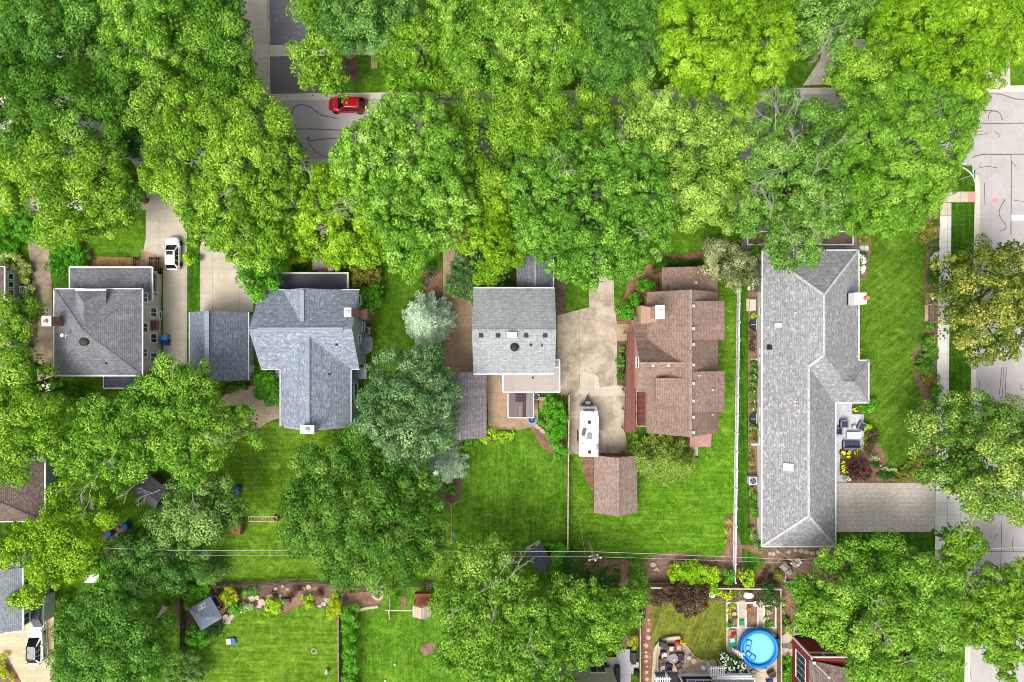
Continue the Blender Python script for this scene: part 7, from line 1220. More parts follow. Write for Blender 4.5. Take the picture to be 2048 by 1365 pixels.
# leaning trunks over the left drive belong to the tree beside it (see the plants)
# ------------------------------------------------------------------ trees
T = [
 ('tall blue green tree in the upper left corner', 'maple', 'lf_blue', 15, [(60, 20, 70), (150, 30, 60), (20, 80, 55), (100, 85, 50), (165, 70, 45), (95, 110, 40), (40, -30, 60), (130, -20, 60)]),
 ('bright green tree along the top edge left of the grey drive', 'maple', 'lf_light', 16, [(260, 40, 60), (340, 40, 70), (400, 70, 45), (300, 100, 55), (370, 120, 45), (250, 85, 50), (320, -10, 60), (240, -10, 50)]),
 ('mid green tree hanging over the pale concrete drive at the top', 'maple', 'lf_mid', 14, [(440, 20, 48), (465, 70, 38), (450, 130, 50), (430, 180, 45), (470, 160, 34), (400, 165, 35), (445, -20, 40)]),
 ('mid green tree between the blue green and the yellow green crowns on the left', 'maple', 'lf_mid', 15, [(40, 150, 60), (110, 190, 65), (190, 180, 60), (230, 140, 45), (150, 235, 55), (60, 220, 60), (220, 220, 42), (10, 250, 50), (-20, 180, 50), (240, 178, 40), (268, 168, 26)]),
 ('pale olive tree squeezed between two yellow green crowns', 'maple', 'lf_pale', 13, [(310, 185, 38), (300, 225, 32), (330, 165, 25), (335, 215, 25)]),
 ('small dark understory tree in the gap above the street', 'maple', 'lf_deep', 7, [(262, 240, 36), (288, 258, 28), (250, 212, 28), (262, 282, 20), (285, 205, 28)]),
 ('wide yellow green maple at the left edge above the lawn', 'maple', 'lf_yg', 14, [(40, 300, 60), (110, 310, 60), (190, 330, 55), (220, 375, 40), (60, 380, 65), (140, 400, 65), (200, 430, 45), (100, 440, 45), (25, 340, 50), (230, 310, 28), (160, 450, 25)]),
 ('dark green small tree under the right side of the yellow green maple', 'maple', 'lf_mid', 9, [(250, 385, 32), (240, 420, 25), (238, 345, 25)]),
 ('large yellow green maple overhanging the street beside the red car', 'maple', 'lf_yg', 16, [(350, 220, 60), (420, 225, 65), (500, 240, 60), (330, 300, 50), (400, 310, 70), (480, 320, 70), (560, 310, 52), (565, 260, 30), (350, 365, 50), (305, 345, 28), (430, 375, 50), (520, 205, 28), (590, 300, 25), (440, 270, 60), (380, 270, 50)]),
 ('fresh green maple over the middle of the two concrete drives', 'silver', 'lf_bright', 14, [(400, 415, 50), (450, 400, 60), (520, 380, 55), (560, 370, 45), (570, 420, 40), (480, 460, 60), (420, 465, 35), (540, 460, 45), (510, 500, 35), (395, 470, 25), (470, 500, 25), (455, 440, 45)]),
 ('low green tree between the wide drive and the dark porch roof', 'maple', 'lf_green', 7, [(520, 540, 36), (515, 575, 26), (545, 555, 24), (500, 560, 20)]),
 ('yellow tree in front of the dark porch roof', 'silver', 'lf_yellow', 13, [(640, 400, 42), (690, 400, 52), (640, 450, 50), (700, 465, 58), (750, 470, 45), (620, 480, 32), (680, 505, 34), (725, 505, 28), (650, 355, 30)]),
 ('silvery light green maple right of the red car reaching to the blue spruce', 'silver', 'lf_silver', 18, [(722, 278, 40), (785, 250, 52), (830, 250, 65), (890, 290, 45), (720, 330, 60), (800, 330, 75), (880, 360, 60), (790, 410, 70), (860, 430, 60), (820, 480, 52), (880, 475, 30), (795, 525, 24), (815, 543, 18), (692, 318, 34), (915, 400, 32), (800, 210, 30), (755, 270, 40)]),
 ('small airy street tree touching the red car', 'loose', 'lf_bright', 9, [(640, 110, 40), (630, 150, 36), (670, 160, 30), (610, 110, 24), (660, 72, 34), (688, 196, 9), (655, 180, 14)]),
 ('dark green tree at the top above the grass patch', 'maple', 'lf_dark', 14, [(680, 30, 50), (740, 35, 55), (790, 15, 48), (700, 62, 34), (755, 62, 28), (720, -20, 50)]),
 ('bright green tree at the top overhanging the cracked asphalt drive', 'maple', 'lf_bright', 12, [(620, 15, 34), (645, 50, 27), (610, -20, 30)]),
 ('round bright green street tree right of the grass patch', 'maple', 'lf_bright', 13, [(840, 90, 60), (800, 130, 46), (870, 140, 52), (820, 60, 38), (795, 90, 34), (910, 155, 34), (885, 90, 45), (830, 165, 28), (900, 182, 30)]),
 ('tall clumped green tree at the top edge left of centre', 'oak', 'lf_light', 15, [(930, 35, 60), (990, 60, 62), (960, 110, 58), (1000, 140, 48), (930, 110, 36), (940, 160, 28), (900, 20, 45), (960, -20, 60)]),
 ('tall clumped green tree at the top edge in the centre', 'oak', 'lf_light', 15, [(1060, 40, 58), (1100, 80, 58), (1080, 140, 52), (1045, 110, 45), (1120, 30, 50), (1140, 110, 44), (1090, -20, 55)]),
 ('darker clumped tree at the top edge left of the feathery yellow tree', 'oak', 'lf_blue', 14, [(1200, 40, 58), (1260, 50, 55), (1290, 90, 36), (1240, 120, 45), (1180, 100, 45), (1200, 155, 34), (1290, 20, 38), (1220, -20, 50), (1285, 135, 22)]),
 ('feathery yellow green locust at the top right of centre', 'locust', 'lf_locy', 17, [(1380, 40, 65), (1460, 50, 75), (1540, 60, 58), (1370, 120, 50), (1440, 130, 60), (1520, 130, 58), (1400, 168, 38), (1480, 178, 42), (1570, 95, 34), (1345, 80, 32), (1450, -20, 70), (1550, 0, 45)]),
 ('grey green half bare tree between the two feathery locusts at the top', 'loose', 'lf_elm', 13, [(1640, 30, 50), (1700, 35, 44), (1620, 85, 30), (1685, 78, 28), (1660, -10, 45), (1715, -5, 35)]),
 ('feathery bright locust in the upper right corner', 'locust', 'lf_locy', 17, [(1800, 40, 50), (1870, 50, 70), (1950, 60, 70), (2020, 40, 60), (1850, 110, 50), (1920, 120, 60), (1980, 125, 46), (2030, 85, 38), (1930, 165, 34), (1900, -20, 70), (2000, -20, 60), (1775, 75, 35)]),
 ('mid green street tree beside the slanting concrete apron', 'maple', 'lf_bright', 12, [(1705, 130, 40), (1745, 150, 42), (1675, 150, 24), (1790, 160, 34)]),
 ('huge feathery green locust left of the side street', 'locust', 'lf_locg', 17, [(1740, 205, 52), (1810, 200, 60), (1880, 210, 55), (1925, 235, 36), (1750, 270, 65), (1830, 280, 75), (1895, 290, 48), (1730, 340, 55), (1800, 360, 65), (1865, 355, 55), (1760, 410, 50), (1820, 410, 45), (1725, 430, 38), (1780, 440, 34), (1865, 405, 26), (1950, 205, 22)]),
 ('rounded yellow green maple above the middle of the street', 'maple', 'lf_yg', 13, [(970, 230, 45), (1030, 220, 50), (1090, 225, 45), (1150, 220, 45), (1190, 230, 36), (970, 290, 45), (1040, 270, 45), (1100, 280, 40), (1190, 285, 35), (1225, 235, 28), (940, 330, 40), (990, 340, 40), (960, 375, 45), (1200, 320, 24), (930, 265, 30), (915, 228, 26)]),
 ('great green silver leaved maple in front of the pale grey green house', 'silver', 'lf_silver2', 17, [(1070, 310, 50), (1140, 310, 55), (1220, 310, 50), (1280, 320, 50), (1060, 370, 50), (1130, 380, 65), (1210, 380, 65), (1290, 390, 60), (1090, 440, 60), (1170, 450, 65), (1250, 455, 62), (1315, 435, 42), (1130, 505, 48), (1190, 525, 45), (1070, 475, 35), (1255, 510, 42), (1305, 485, 34), (1175, 555, 22)]),
 ('pale yellowish tree right of the great silver leaved maple', 'maple', 'lf_pale', 14, [(1270, 200, 40), (1330, 220, 45), (1390, 210, 40), (1290, 255, 45), (1360, 270, 55), (1430, 270, 50), (1470, 240, 34), (1440, 330, 45), (1395, 320, 40), (1430, 395, 48), (1400, 425, 38), (1450, 430, 28), (1385, 375, 35), (1470, 380, 24), (1480, 280, 25)]),
 ('bright yellow green tree beside the narrow tan drive', 'silver', 'lf_yellow', 11, [(960, 430, 48), (1000, 415, 40), (940, 470, 34), (990, 480, 40), (1010, 515, 34), (970, 545, 22)]),
 ('dark round topped oak between the blue grey house and the mauve garage', 'oak', 'lf_oak', 15, [(780, 745, 48), (850, 740, 45), (760, 800, 45), (830, 800, 60), (875, 800, 38), (800, 860, 60), (870, 860, 46), (750, 845, 34), (825, 895, 44), (862, 885, 32), (885, 765, 26), (845, 715, 22), (790, 895, 34)]),
 ('broad deep green tree in the middle of the back gardens', 'maple', 'lf_big', 15, [(640, 945, 56), (710, 915, 50), (760, 935, 42), (620, 1010, 52), (700, 1000, 68), (780, 990, 52), (845, 1000, 45), (640, 1075, 58), (720, 1075, 68), (800, 1065, 58), (855, 1055, 42), (680, 1130, 48), (750, 1135, 48), (820, 1120, 42), (600, 1060, 36), (838, 962, 34), (865, 1100, 28), (695, 1160, 24)]),
 ('pale airy maple at the lower edge left of the stepping stones', 'loose', 'lf_maple', 15, [(920, 1130, 42), (980, 1130, 48), (1016, 1160, 38), (900, 1195, 38), (960, 1195, 58), (1040, 1210, 58), (930, 1265, 48), (1000, 1275, 58), (1075, 1285, 58), (900, 1315, 36), (970, 1330, 50), (1050, 1345, 50), (1120, 1345, 44), (1010, 1390, 50), (1090, 1230, 40)]),
 ('light green tree above the white deck', 'loose', 'lf_light', 12, [(1120, 1230, 48), (1150, 1280, 44), (1190, 1200, 40), (1215, 1240, 42), (1250, 1215, 34), (1230, 1280, 24), (1180, 1315, 30), (1140, 1180, 30), (1260, 1190, 24)]),
 ('wide yellow green maple above the dark red house', 'maple', 'lf_light', 15, [(1640, 1205, 48), (1700, 1130, 48), (1760, 1120, 48), (1830, 1140, 44), (1880, 1150, 34), (1680, 1175, 52), (1760, 1190, 58), (1840, 1200, 54), (1650, 1250, 44), (1720, 1255, 58), (1800, 1260, 58), (1880, 1225, 44), (1740, 1325, 46), (1820, 1325, 54), (1880, 1295, 44), (1620, 1190, 28), (1612, 1235, 26), (1900, 1190, 28), (1790, 1390, 60), (1870, 1350, 38)]),
 ('small bright tree at the edge of the paver drive and the side street', 'maple', 'lf_bright', 9, [(1928, 1085, 36), (1900, 1068, 20), (1950, 1100, 18), (1915, 1110, 24)]),
 ('bright green tree in the lower right corner', 'silver', 'lf_bright', 13, [(2000, 1180, 48), (2045, 1160, 32), (1965, 1205, 30), (2010, 1240, 50), (1970, 1260, 38), (2050, 1290, 42), (2000, 1300, 34), (1945, 1265, 28), (2020, 1345, 20), (2070, 1230, 50)]),
 ('olive brown tipped tree over the side street, the upper of two', 'loose', 'lf_olive', 12, [(1920, 550, 44), (1970, 530, 48), (2020, 540, 44), (1910, 600, 38), (1970, 600, 54), (2030, 600, 46), (1930, 650, 44), (1990, 655, 54), (2045, 655, 42), (1965, 700, 30), (2010, 700, 28), (2030, 500, 28), (2080, 590, 50)]),
 ('olive green tree over the side street, the lower of two', 'maple', 'lf_olive2', 13, [(1900, 850, 52), (1970, 830, 48), (2030, 850, 45), (1870, 890, 38), (1930, 905, 54), (2000, 915, 58), (1850, 938, 22), (1890, 955, 38), (1950, 975, 48), (2020, 980, 45), (1975, 1012, 28), (2050, 930, 44), (2040, 1025, 24), (2085, 900, 50)]),
 ('spreading light green maple behind the square hip roofed house', 'loose', 'lf_light', 14, [(330, 760, 42), (380, 780, 48), (350, 820, 48), (400, 830, 44), (290, 800, 44), (230, 830, 48), (180, 850, 48), (270, 870, 54), (350, 875, 48), (430, 860, 46), (475, 840, 32), (500, 875, 26), (200, 905, 48), (295, 908, 42), (375, 918, 42), (240, 945, 32), (412, 915, 38), (150, 915, 44), (180, 955, 28), (385, 958, 20), (310, 740, 22)]),
 ('bright tree over the left edge beside the long left drive', 'maple', 'lf_bright', 13, [(20, 620, 34), (5, 680, 45), (40, 735, 38), (65, 765, 40), (20, 790, 50), (60, 820, 44), (100, 840, 38), (20, 880, 45), (70, 890, 44), (110, 900, 34), (12, 935, 34), (35, 665, 24), (-20, 740, 45)]),
 ('bright yellow green tree below the brown roofed garage', 'maple', 'lf_yellow', 12, [(130, 1010, 42), (180, 1030, 38), (60, 1070, 38), (120, 1080, 52), (220, 1012, 22), (40, 1110, 38), (100, 1145, 42), (160, 1095, 34), (65, 1185, 24), (150, 1145, 28), (5, 1090, 30), (35, 1200, 14)]),
 ('grey green tree beside the small grey shed', 'maple', 'lf_gg', 10, [(360, 1000, 38), (420, 1000, 42), (340, 1040, 38), (400, 1050, 42), (460, 1020, 34), (375, 1078, 26), (330, 1068, 24), (435, 1040, 30)]),
 ('dark blue green tree under the power lines at lower left', 'oak', 'lf_dark', 8, [(250, 1130, 38), (310, 1120, 44), (355, 1130, 36), (280, 1165, 32), (335, 1155, 32), (240, 1095, 24), (300, 1090, 26), (385, 1100, 22)]),
 ('blue green tree at the lower edge right of the white parked car', 'maple', 'lf_blue', 12, [(180, 1225, 46), (240, 1245, 54), (290, 1285, 46), (200, 1305, 58), (265, 1335, 48), (140, 1270, 32), (145, 1330, 40), (315, 1325, 28), (220, 1195, 32), (200, 1385, 50)]),
 ('sage grey tree at the top of the white fence', 'oak', 'lf_sage', 6, [(1450, 520, 38), (1482, 540, 34), (1430, 502, 22), (1470, 568, 18), (1498, 525, 14)]),
 ('tall fresh green bush tree by the blue grey garage', 'shrub', 'lf_green', 4, [(535, 768, 26), (545, 790, 22), (525, 785, 18)]),
 ('small green tree shading the curved brick patio', 'shrub', 'lf_green', 5, [(462, 832, 18), (478, 824, 14), (490, 818, 10), (455, 845, 12)]),
]
DEAD = {'silvery light': [], 'yellow tree in': [(650, 430, 12, 20, 1.8), (625, 375, 11, 100, 1.4), (660, 410, 12.5, 10, 1.4)], 'spreading light': [(195, 950, 9, 250, 2.2), (180, 965, 8, 235, 1.6), (150, 965, 8, 215, 1.6), (200, 985, 7, 262, 1.5), (320, 980, 9, 200, 1.6), (270, 970, 9, 225, 1.2), (345, 760, 13.5, 80, 1.6), (400, 865, 13.2, 330, 1.3), (385, 985, 8, 280, 1.0), (235, 900, 13.5, 240, 1.3)], 'grey green half bare': [(1660, 60, 13, 250, 1.6), (1690, 50, 13.2, 200, 1.4), (1650, 85, 12, 240, 1.6)],
 'great green': [(1100, 340, 17, 60, 1.2), (1110, 360, 17.3, 40, 1.3), (1245, 300, 16.5, 80, 1.0), (1255, 455, 15.5, 330, 1.2)], 'pale airy': [(1000, 1150, 15, 60, 1.4), (1015, 1158, 15, 45, 1.6), (950, 1190, 15.3, 30, 1.6), (975, 1200, 15.4, 300, 1.3), (1065, 1262, 14.5, 250, 1.4), (1060, 1300, 14, 300, 1.2), (930, 1215, 15, 200, 1.2)], 'fresh green maple': [(440, 395, 15, 30, .9)], 'wide yellow green maple above': [(1735, 1190, 15.2, 320, 1.2), (1755, 1250, 15.4, 300, 1.4), (1800, 1330, 14.8, 30, 1.0), (1730, 1270, 15.4, 30, 1.0)], 'small bright tree at': [(1920, 1080, 9.4, 80, .9), (1932, 1100, 9.2, 20, .8)]}
TG = {'silver': 'silver leaved maples'}
for lb, sp, m, H, L2 in T:
    dead = next((v for k, v in DEAD.items() if lb.startswith(k)), ())
    tree('tree', lb, sp, m, H, L2, dead=dead, group='broadleaved trees of the streets and gardens')
# the thin tree with much bare wood over the ranch front
el = [(1575, 215, 40), (1625, 235, 40), (1660, 255, 32), (1545, 260, 30), (1545, 310, 40), (1610, 305, 44), (1655, 315, 30), (1535, 380, 46), (1600, 385, 46), (1650, 385, 36), (1525, 435, 42), (1590, 445, 44), (1648, 440, 38), (1560, 485, 34), (1615, 480, 32), (1515, 405, 32), (1575, 515, 26), (1610, 515, 20)]
tree('tree', 'thin grey green tree with bare grey limbs between the pale tree and the huge locust', 'loose', 'lf_elm', 15, el, dead=[(1550, 260, 16, 90, 2.2), (1560, 230, 15.5, 110, 1.8), (1570, 240, 15.5, 60, 1.6), (1545, 245, 15, 150, 1.4), (1590, 230, 15, 70, 1.5), (1570, 310, 15.8, 60, 1.8), (1580, 330, 15.8, 200, 1.6), (1600, 300, 15.8, 120, 1.4), (1545, 420, 15.5, 120, 1.8), (1540, 440, 15.2, 80, 1.5), (1565, 440, 15.5, 300, 1.8), (1620, 360, 15.6, 60, 1.5), (1630, 400, 15.4, 330, 1.4), (1660, 300, 14.5, 40, 1.4), (1575, 470, 15, 290, 1.6), (1540, 360, 15.6, 200, 1.4), (1615, 450, 15, 320, 1.3)], group='broadleaved trees of the streets and gardens', dens=1.25)
# trunks leaning over the left drive
o = [o for o in bpy.data.objects if o.get('label', '').startswith('bright tree over the left edge')][0]; mb = MB(); a, b = P(95, 745, .1), P(38, 712, 6); c = P(105, 760, .1); d = P(60, 770, 6)
L0 = o.location; mb.tube([(a[0]-L0.x, a[1]-L0.y, 0), ((a[0]+b[0])/2-L0.x, (a[1]+b[1])/2-L0.y+.1, 3), (b[0]-L0.x, b[1]-L0.y, 6.2)], [.36, .28, .2], 8); mb.tube([(c[0]-L0.x, c[1]-L0.y, 0), ((c[0]+d[0])/2-L0.x, (c[1]+d[1])/2-L0.y, 3), (d[0]-L0.x, d[1]-L0.y, 6.2)], [.36, .28, .2], 8); link('leaning_trunk', mb.mesh('leaning_trunk', [M['bark']]), o)
conifer('spruce', 'silvery blue spruce beside the tan drive of the pale house', 'lf_spruce', 9.5, 852, 640, 62, layers=13, nb=14, L=.30, W=.13, dense=1.0, seed=3)
conifer('spruce', 'small silvery blue spruce at the foot of the dark oak', 'lf_spruce', 8.5, 880, 932, 50, layers=11, nb=12, L=.30, W=.13, seed=5)
conifer('spruce', 'small pale green conifer in front of the picket fence', 'lf_gg', 5, 417, 1150, 29, layers=9, nb=10, L=.26, W=.10, seed=6)
conifer('cedar', 'feathery yellow green cedar at the rear of the brown house', 'lf_cedar', 6.5, 1332, 918, 60, layers=11, nb=17, L=.34, W=.12, droop=.05, dense=1.5, seed=8); 
conifer('cedar', 'smaller feathery cedar touching the brown shed', 'lf_cedar', 5, 1288, 918, 40, layers=10, nb=15, L=.34, W=.12, droop=.05, dense=1.5, seed=9); conifer('cedar', 'feathery cedar nearest the pink porch roof', 'lf_cedar', 5, 1365, 925, 36, layers=10, nb=15, L=.34, W=.12, droop=.05, dense=1.5, seed=10)

# ------------------------------------------------------------------ shrubs, hedges and flowers
def many(rows):
    for r in rows:
        lb, m, H, L2 = r[:4]; k = r[4] if len(r) > 4 else {}; shrub(k.pop('name', 'shrub'), lb, m, H, L2, **k)
many([
 ('dark glossy shrub mass between the tan drive and the pale house', 'lf_holly', 5, [(940, 520, 36), (930, 560, 38), (980, 560, 36), (910, 572, 22), (960, 590, 24), (1000, 545, 22)]),
 ('bright ground cover shrub on the lawn left of the square house', 'lf_green', 1.6, [(140, 500, 26), (122, 528, 28), (158, 515, 20), (120, 500, 18)]),
 ('bright rough shrub at the left edge under the yellow green maple', 'lf_green', 2.5, [(20, 440, 34), (50, 460, 24), (10, 480, 26)]),
 ('variegated pale shrub at the upper end of the hedge by the beige house', 'lf_var', 1.5, [(20, 528, 26), (44, 540, 16), (2, 520, 20)]),
 ('variegated low hedge along the left drive', 'lf_var', 1.2, [(54, 560, 11), (60, 580, 8), (61, 625, 8), (62, 645, 8), (61, 665, 8)], dict(name='hedge')),
 ('round dark shrub beside the air conditioner of the beige house', 'lf_holly', 1.5, [(57, 598, 12)]),
 ('light green shrub beside the white hatchback', 'lf_lime', 1.2, [(379, 517, 11)]), ('small green shrub right of the one beside the white hatchback', 'lf_green', 1, [(392, 517, 8)]),
 ('low clipped yellow shrub left of two before the dark porch', 'lf_lemon', .9, [(585, 523, 8)]), ('low clipped yellow shrub right of two before the dark porch', 'lf_lemon', .9, [(604, 520, 8)]), ('long rounded dark shrub left of the porch steps', 'lf_arb', 1.1, [(590, 537, 9), (604, 537, 9)]), ('rounded dark shrub right of the porch steps', 'lf_arb', 1.1, [(673, 534, 9)]), ('rounded dark shrub at the right corner of the dark porch', 'lf_arb', 1.1, [(690, 534, 9)]),
 ('brownish shrub right of the dark porch roof', 'lf_olb', 2.6, [(722, 545, 24), (735, 560, 22), (712, 565, 18), (745, 540, 16)]),
 ('bright green shrub beside the red chimney of the blue grey house', 'lf_green', 3, [(745, 595, 22), (735, 615, 18), (752, 580, 14), (726, 588, 14)]),
 ('spiky dark ornamental grass near the tan drive', 'lf_arb', 1.2, [(857, 540, 17), (850, 562, 11)], dict(sp='flat', name='ornamental_grass')),
 ('green shrub at the foot of the silvery spruce', 'lf_green', 2.2, [(872, 705, 16), (876, 722, 12)]),
 ('green shrubs below the blue grey garage', 'lf_mid', 1.2, [(440, 770, 12), (460, 772, 12), (480, 768, 12), (420, 775, 12)], dict(name='hedge')),
 ('bright leafy shrub right of the wood steps, the largest along the fence', 'lf_green', 3, [(1108, 822, 24), (1120, 840, 18), (1098, 812, 14)]), ('bright leafy shrub in the middle along the tan topped fence', 'lf_green', 2.6, [(1112, 865, 18), (1104, 852, 12)]), ('bright leafy shrub lowest along the tan topped fence', 'lf_green', 2.2, [(1122, 905, 15), (1115, 890, 10)]), ('small shrub at the corner of the dark patio awning path', 'lf_green', 1.2, [(1102, 790, 8), (1084, 848, 8)]),
 ('pale leafy plants along the patio edge of the mottled lawn', 'lf_lime', .9, [(985, 872, 11), (1005, 872, 11), (1022, 866, 9), (970, 880, 9)]), ('green plants in the corner bed under the mauve garage', 'lf_green', .9, [(930, 888, 10), (945, 884, 9), (915, 900, 10)]), ('green plants in the bed below the small blue spruce', 'lf_green', 1.2, [(905, 980, 10), (893, 970, 12)]),
 ('round boxwood left of the pair in the front bed of the brown house', 'lf_green', 1.6, [(1288, 570, 13)]), ('round boxwood right of the pair in the front bed of the brown house', 'lf_green', 1.5, [(1304, 573, 12)]), ('round boxwood in the middle of the front bed of the brown house', 'lf_green', 1.6, [(1270, 597.5, 13)]), ('largest round boxwood in the front bed of the brown house', 'lf_green', 1.8, [(1252, 622, 17)]), ('tiny olive shrub beside the largest boxwood', 'lf_olb', .6, [(1234, 620, 5.5)], dict(sp='fine')), ('tiny olive shrub below the largest boxwood', 'lf_olb', .6, [(1239, 637, 6.5)], dict(sp='fine')),
 ('loose green shrubs between the drive and the brown metal porch roof', 'lf_mid', 1, [(1240, 718, 8), (1242, 735, 8), (1241, 752, 9), (1244, 700, 6)]),
 ('dark clipped hedge above the front room of the brown house', 'lf_arb', 1.2, [(1318, 525, 9), (1335, 526, 9), (1352, 527, 9), (1370, 527, 9), (1388, 527, 9), (1310, 540, 9)], dict(sp='fine', name='hedge')),
 ('dark narrow hedge on the far side of the grey paved strip', 'lf_mid', 1.2, [(1478, 480, 7), (1478, 495, 7), (1480, 465, 7)], dict(name='hedge')),
 ('white flowering shrub at the lawn corner of the ranch roof', 'lf_mid', 1.4, [(1722, 520, 11), (1722, 538, 9)], dict(bloom=70, bm='bloom_white')), ('white flowering plants by the side wall of the ranch house', 'lf_deep', .8, [(1506, 520, 9), (1504, 532, 8), (1501, 575, 7), (1507, 565, 7)], dict(bloom=36, bm='bloom_white', bs=.13)),
 ('leafy olive bed plants beside the front court of the ranch house', 'lf_olb', 1, [(1727, 470, 10), (1729, 482, 9), (1722, 508, 7)]), ('shrub row on the lawn side of the ranch corner', 'lf_mid', .9, [(1510, 500, 9), (1520, 508, 9), (1498, 507, 8)]),
 ('lime shrub at the left end of the clipped lime row', 'lf_lime', 2, [(1358, 1145, 19), (1350, 1152, 12)]), ('lime shrub second in the clipped lime row', 'lf_lime', 2, [(1382, 1143, 20), (1378, 1158, 14)]), ('lime shrub third in the clipped lime row', 'lf_lime', 2, [(1404, 1148, 17), (1400, 1160, 12)]), ('lime shrub at the right end of the clipped lime row', 'lf_lime', 2, [(1426, 1152, 15), (1434, 1158, 9)]), ('leafy green shrub touching the lower end of the white fence', 'lf_green', 1.8, [(1452, 1156, 13), (1460, 1150, 9)]), ('round lime shrub right of the lower end of the white fence', 'lf_lime', 2.2, [(1496, 1155, 15), (1494, 1168, 8)]), ('loose olive shrub close right of the white fence', 'lf_olb', 1.4, [(1480, 1146, 9)]),
 ('lime shrub leaning over the dark wooden fence', 'lf_lime', 2.2, [(1424, 1176, 15), (1436, 1182, 9)]), ('dark purple smoke bush inside the pool garden fence', 'lf_brown', 3.2, [(1370, 1195, 32), (1395, 1206, 24), (1345, 1190, 20), (1400, 1188, 18), (1378, 1222, 16)], dict(name='smoke_bush')),
 ('dark red brown shrub in the left corner of the pool garden', 'lf_brown', 1.8, [(1322, 1188, 16), (1316, 1204, 10)]), ('yellow flowered shrub above the first raised bed', 'lf_lemon', 1, [(1452, 1194, 9), (1462, 1190, 8)]), ('olive shrub right of the yellow one above the raised beds', 'lf_olb', 1.2, [(1474, 1188, 8), (1480, 1184, 7)]), ('white blossoming rose by the curved stone edge', 'lf_mid', .9, [(1430, 1182, 8), (1424, 1190, 6)], dict(bloom=24, bm='bloom_white')),
 ('feathery dark green shrub in the fence corner by the raised beds', 'lf_arb', 2.6, [(1532, 1190, 20), (1548, 1200, 16), (1540, 1180, 14), (1522, 1198, 12)], dict(sp='flat')),
 ('yellow flowers filling the first raised bed', 'lf_lemon', .8, [(1461, 1216, 6), (1467, 1212, 5), (1458, 1224, 5)], dict(sp='fine')), ('small green crop at the foot of the first raised bed', 'lf_green', .7, [(1461, 1246, 5), (1470, 1236, 4), (1458, 1250, 4)], dict(sp='fine')), ('orange flowers in the middle raised bed', 'lf_red', .6, [(1494, 1217, 3.5)], dict(sp='fine')), ('green crop at the foot of the half hidden raised bed', 'lf_green', .7, [(1540, 1249, 6), (1532, 1250, 5)], dict(sp='fine')), ('pale green crop in the half hidden raised bed', 'lf_hosta', .7, [(1538, 1226, 6), (1533, 1236, 4)], dict(sp='fine')),
 ('white hydrangea bush between the pool and the lower house', 'lf_deep', 1.8, [(1452, 1321, 13), (1468, 1328, 14), (1482, 1334, 11), (1456, 1336, 12), (1446, 1313, 8)], dict(bloom=120, bm='bloom_white', bs=.12, name='hydrangea')),
 ('yellow flowering shrub at the grey fence above the white deck', 'lf_lemon', 1.6, [(1267, 1291, 9), (1268, 1283, 7)], dict(sp='fine')), ('orange and red flowers at the upper corner of the white deck', 'lf_red', .9, [(1231, 1294, 5), (1236, 1300, 5)], dict(sp='fine')),
 ('dark evergreen column left of the clipped dark trio', 'lf_arb', 4.2, [(1150, 1130, 24), (1160, 1150, 22)], dict(sp='fine')), ('dark evergreen column in the middle of the clipped dark trio', 'lf_arb', 4, [(1192, 1152, 22), (1190, 1165, 18)], dict(sp='fine')), ('dark evergreen column right of the clipped dark trio', 'lf_arb', 4, [(1222, 1152, 22), (1222, 1166, 20)], dict(sp='fine')), ('bright green shrub beside the white fronted shed', 'lf_green', 2.6, [(1120, 1120, 18), (1118, 1140, 18), (1126, 1105, 12)]), ('loose green shrub at the left end of the dark wooden fence', 'lf_mid', 3, [(1275, 1150, 20), (1280, 1175, 20), (1285, 1200, 16), (1270, 1135, 12)]), ('low green plants around the white fronted shed', 'lf_green', .8, [(1090, 1092, 6), (1102, 1095, 7), (1112, 1092, 6)]),
 ('lime shrub in front of the pavilion deck', 'lf_lemon', 1.6, [(456, 1190, 16), (462, 1198, 11)]), ('green leafy shrub behind the shingled pavilion', 'lf_green', 2.2, [(392, 1192, 20), (384, 1205, 14), (408, 1184, 14), (376, 1188, 14)]), ('round green shrub below the shingled pavilion', 'lf_green', 2.2, [(393, 1274, 24)]), ('dark spreading conifer shrub under the pavilion eaves', 'lf_arb', 1.2, [(430, 1256, 15), (436, 1264, 11), (442, 1250, 8)], dict(sp='flat')), ('green perennials right of the pavilion deck', 'lf_green', 1.1, [(466, 1212, 12), (478, 1218, 10), (456, 1212, 9)], dict(bloom=8, bm='bloom_white', bs=.1)), ('small grey leafed plants along the lawn edge of the rock garden', 'lf_hosta', .8, [(490, 1216, 8), (500, 1212, 7)], dict(sp='fine')), ('small green shrub in the dark mulch of the rock garden', 'lf_green', 1, [(494, 1186, 8), (506, 1184, 8)]), ('lime green perennials below the boulders of the rock garden', 'lf_lime', 1, [(540, 1210, 12), (552, 1216, 12), (534, 1222, 10), (560, 1206, 8)]), ('lime perennials right of the black grill', 'lf_lime', .9, [(604, 1195, 6), (618, 1205, 9), (622, 1195, 7), (616, 1214, 7)]), ('yellow green shrub at the right end of the rock garden', 'lf_lemon', 1.6, [(668, 1210, 14), (674, 1225, 12), (662, 1228, 8), (670, 1196, 8)]), ('dark purple perennials in the rock garden', 'lf_brown', .7, [(548, 1186, 7), (590, 1182, 8), (600, 1178, 6), (640, 1186, 8), (585, 1192, 6)], dict(sp='fine')),
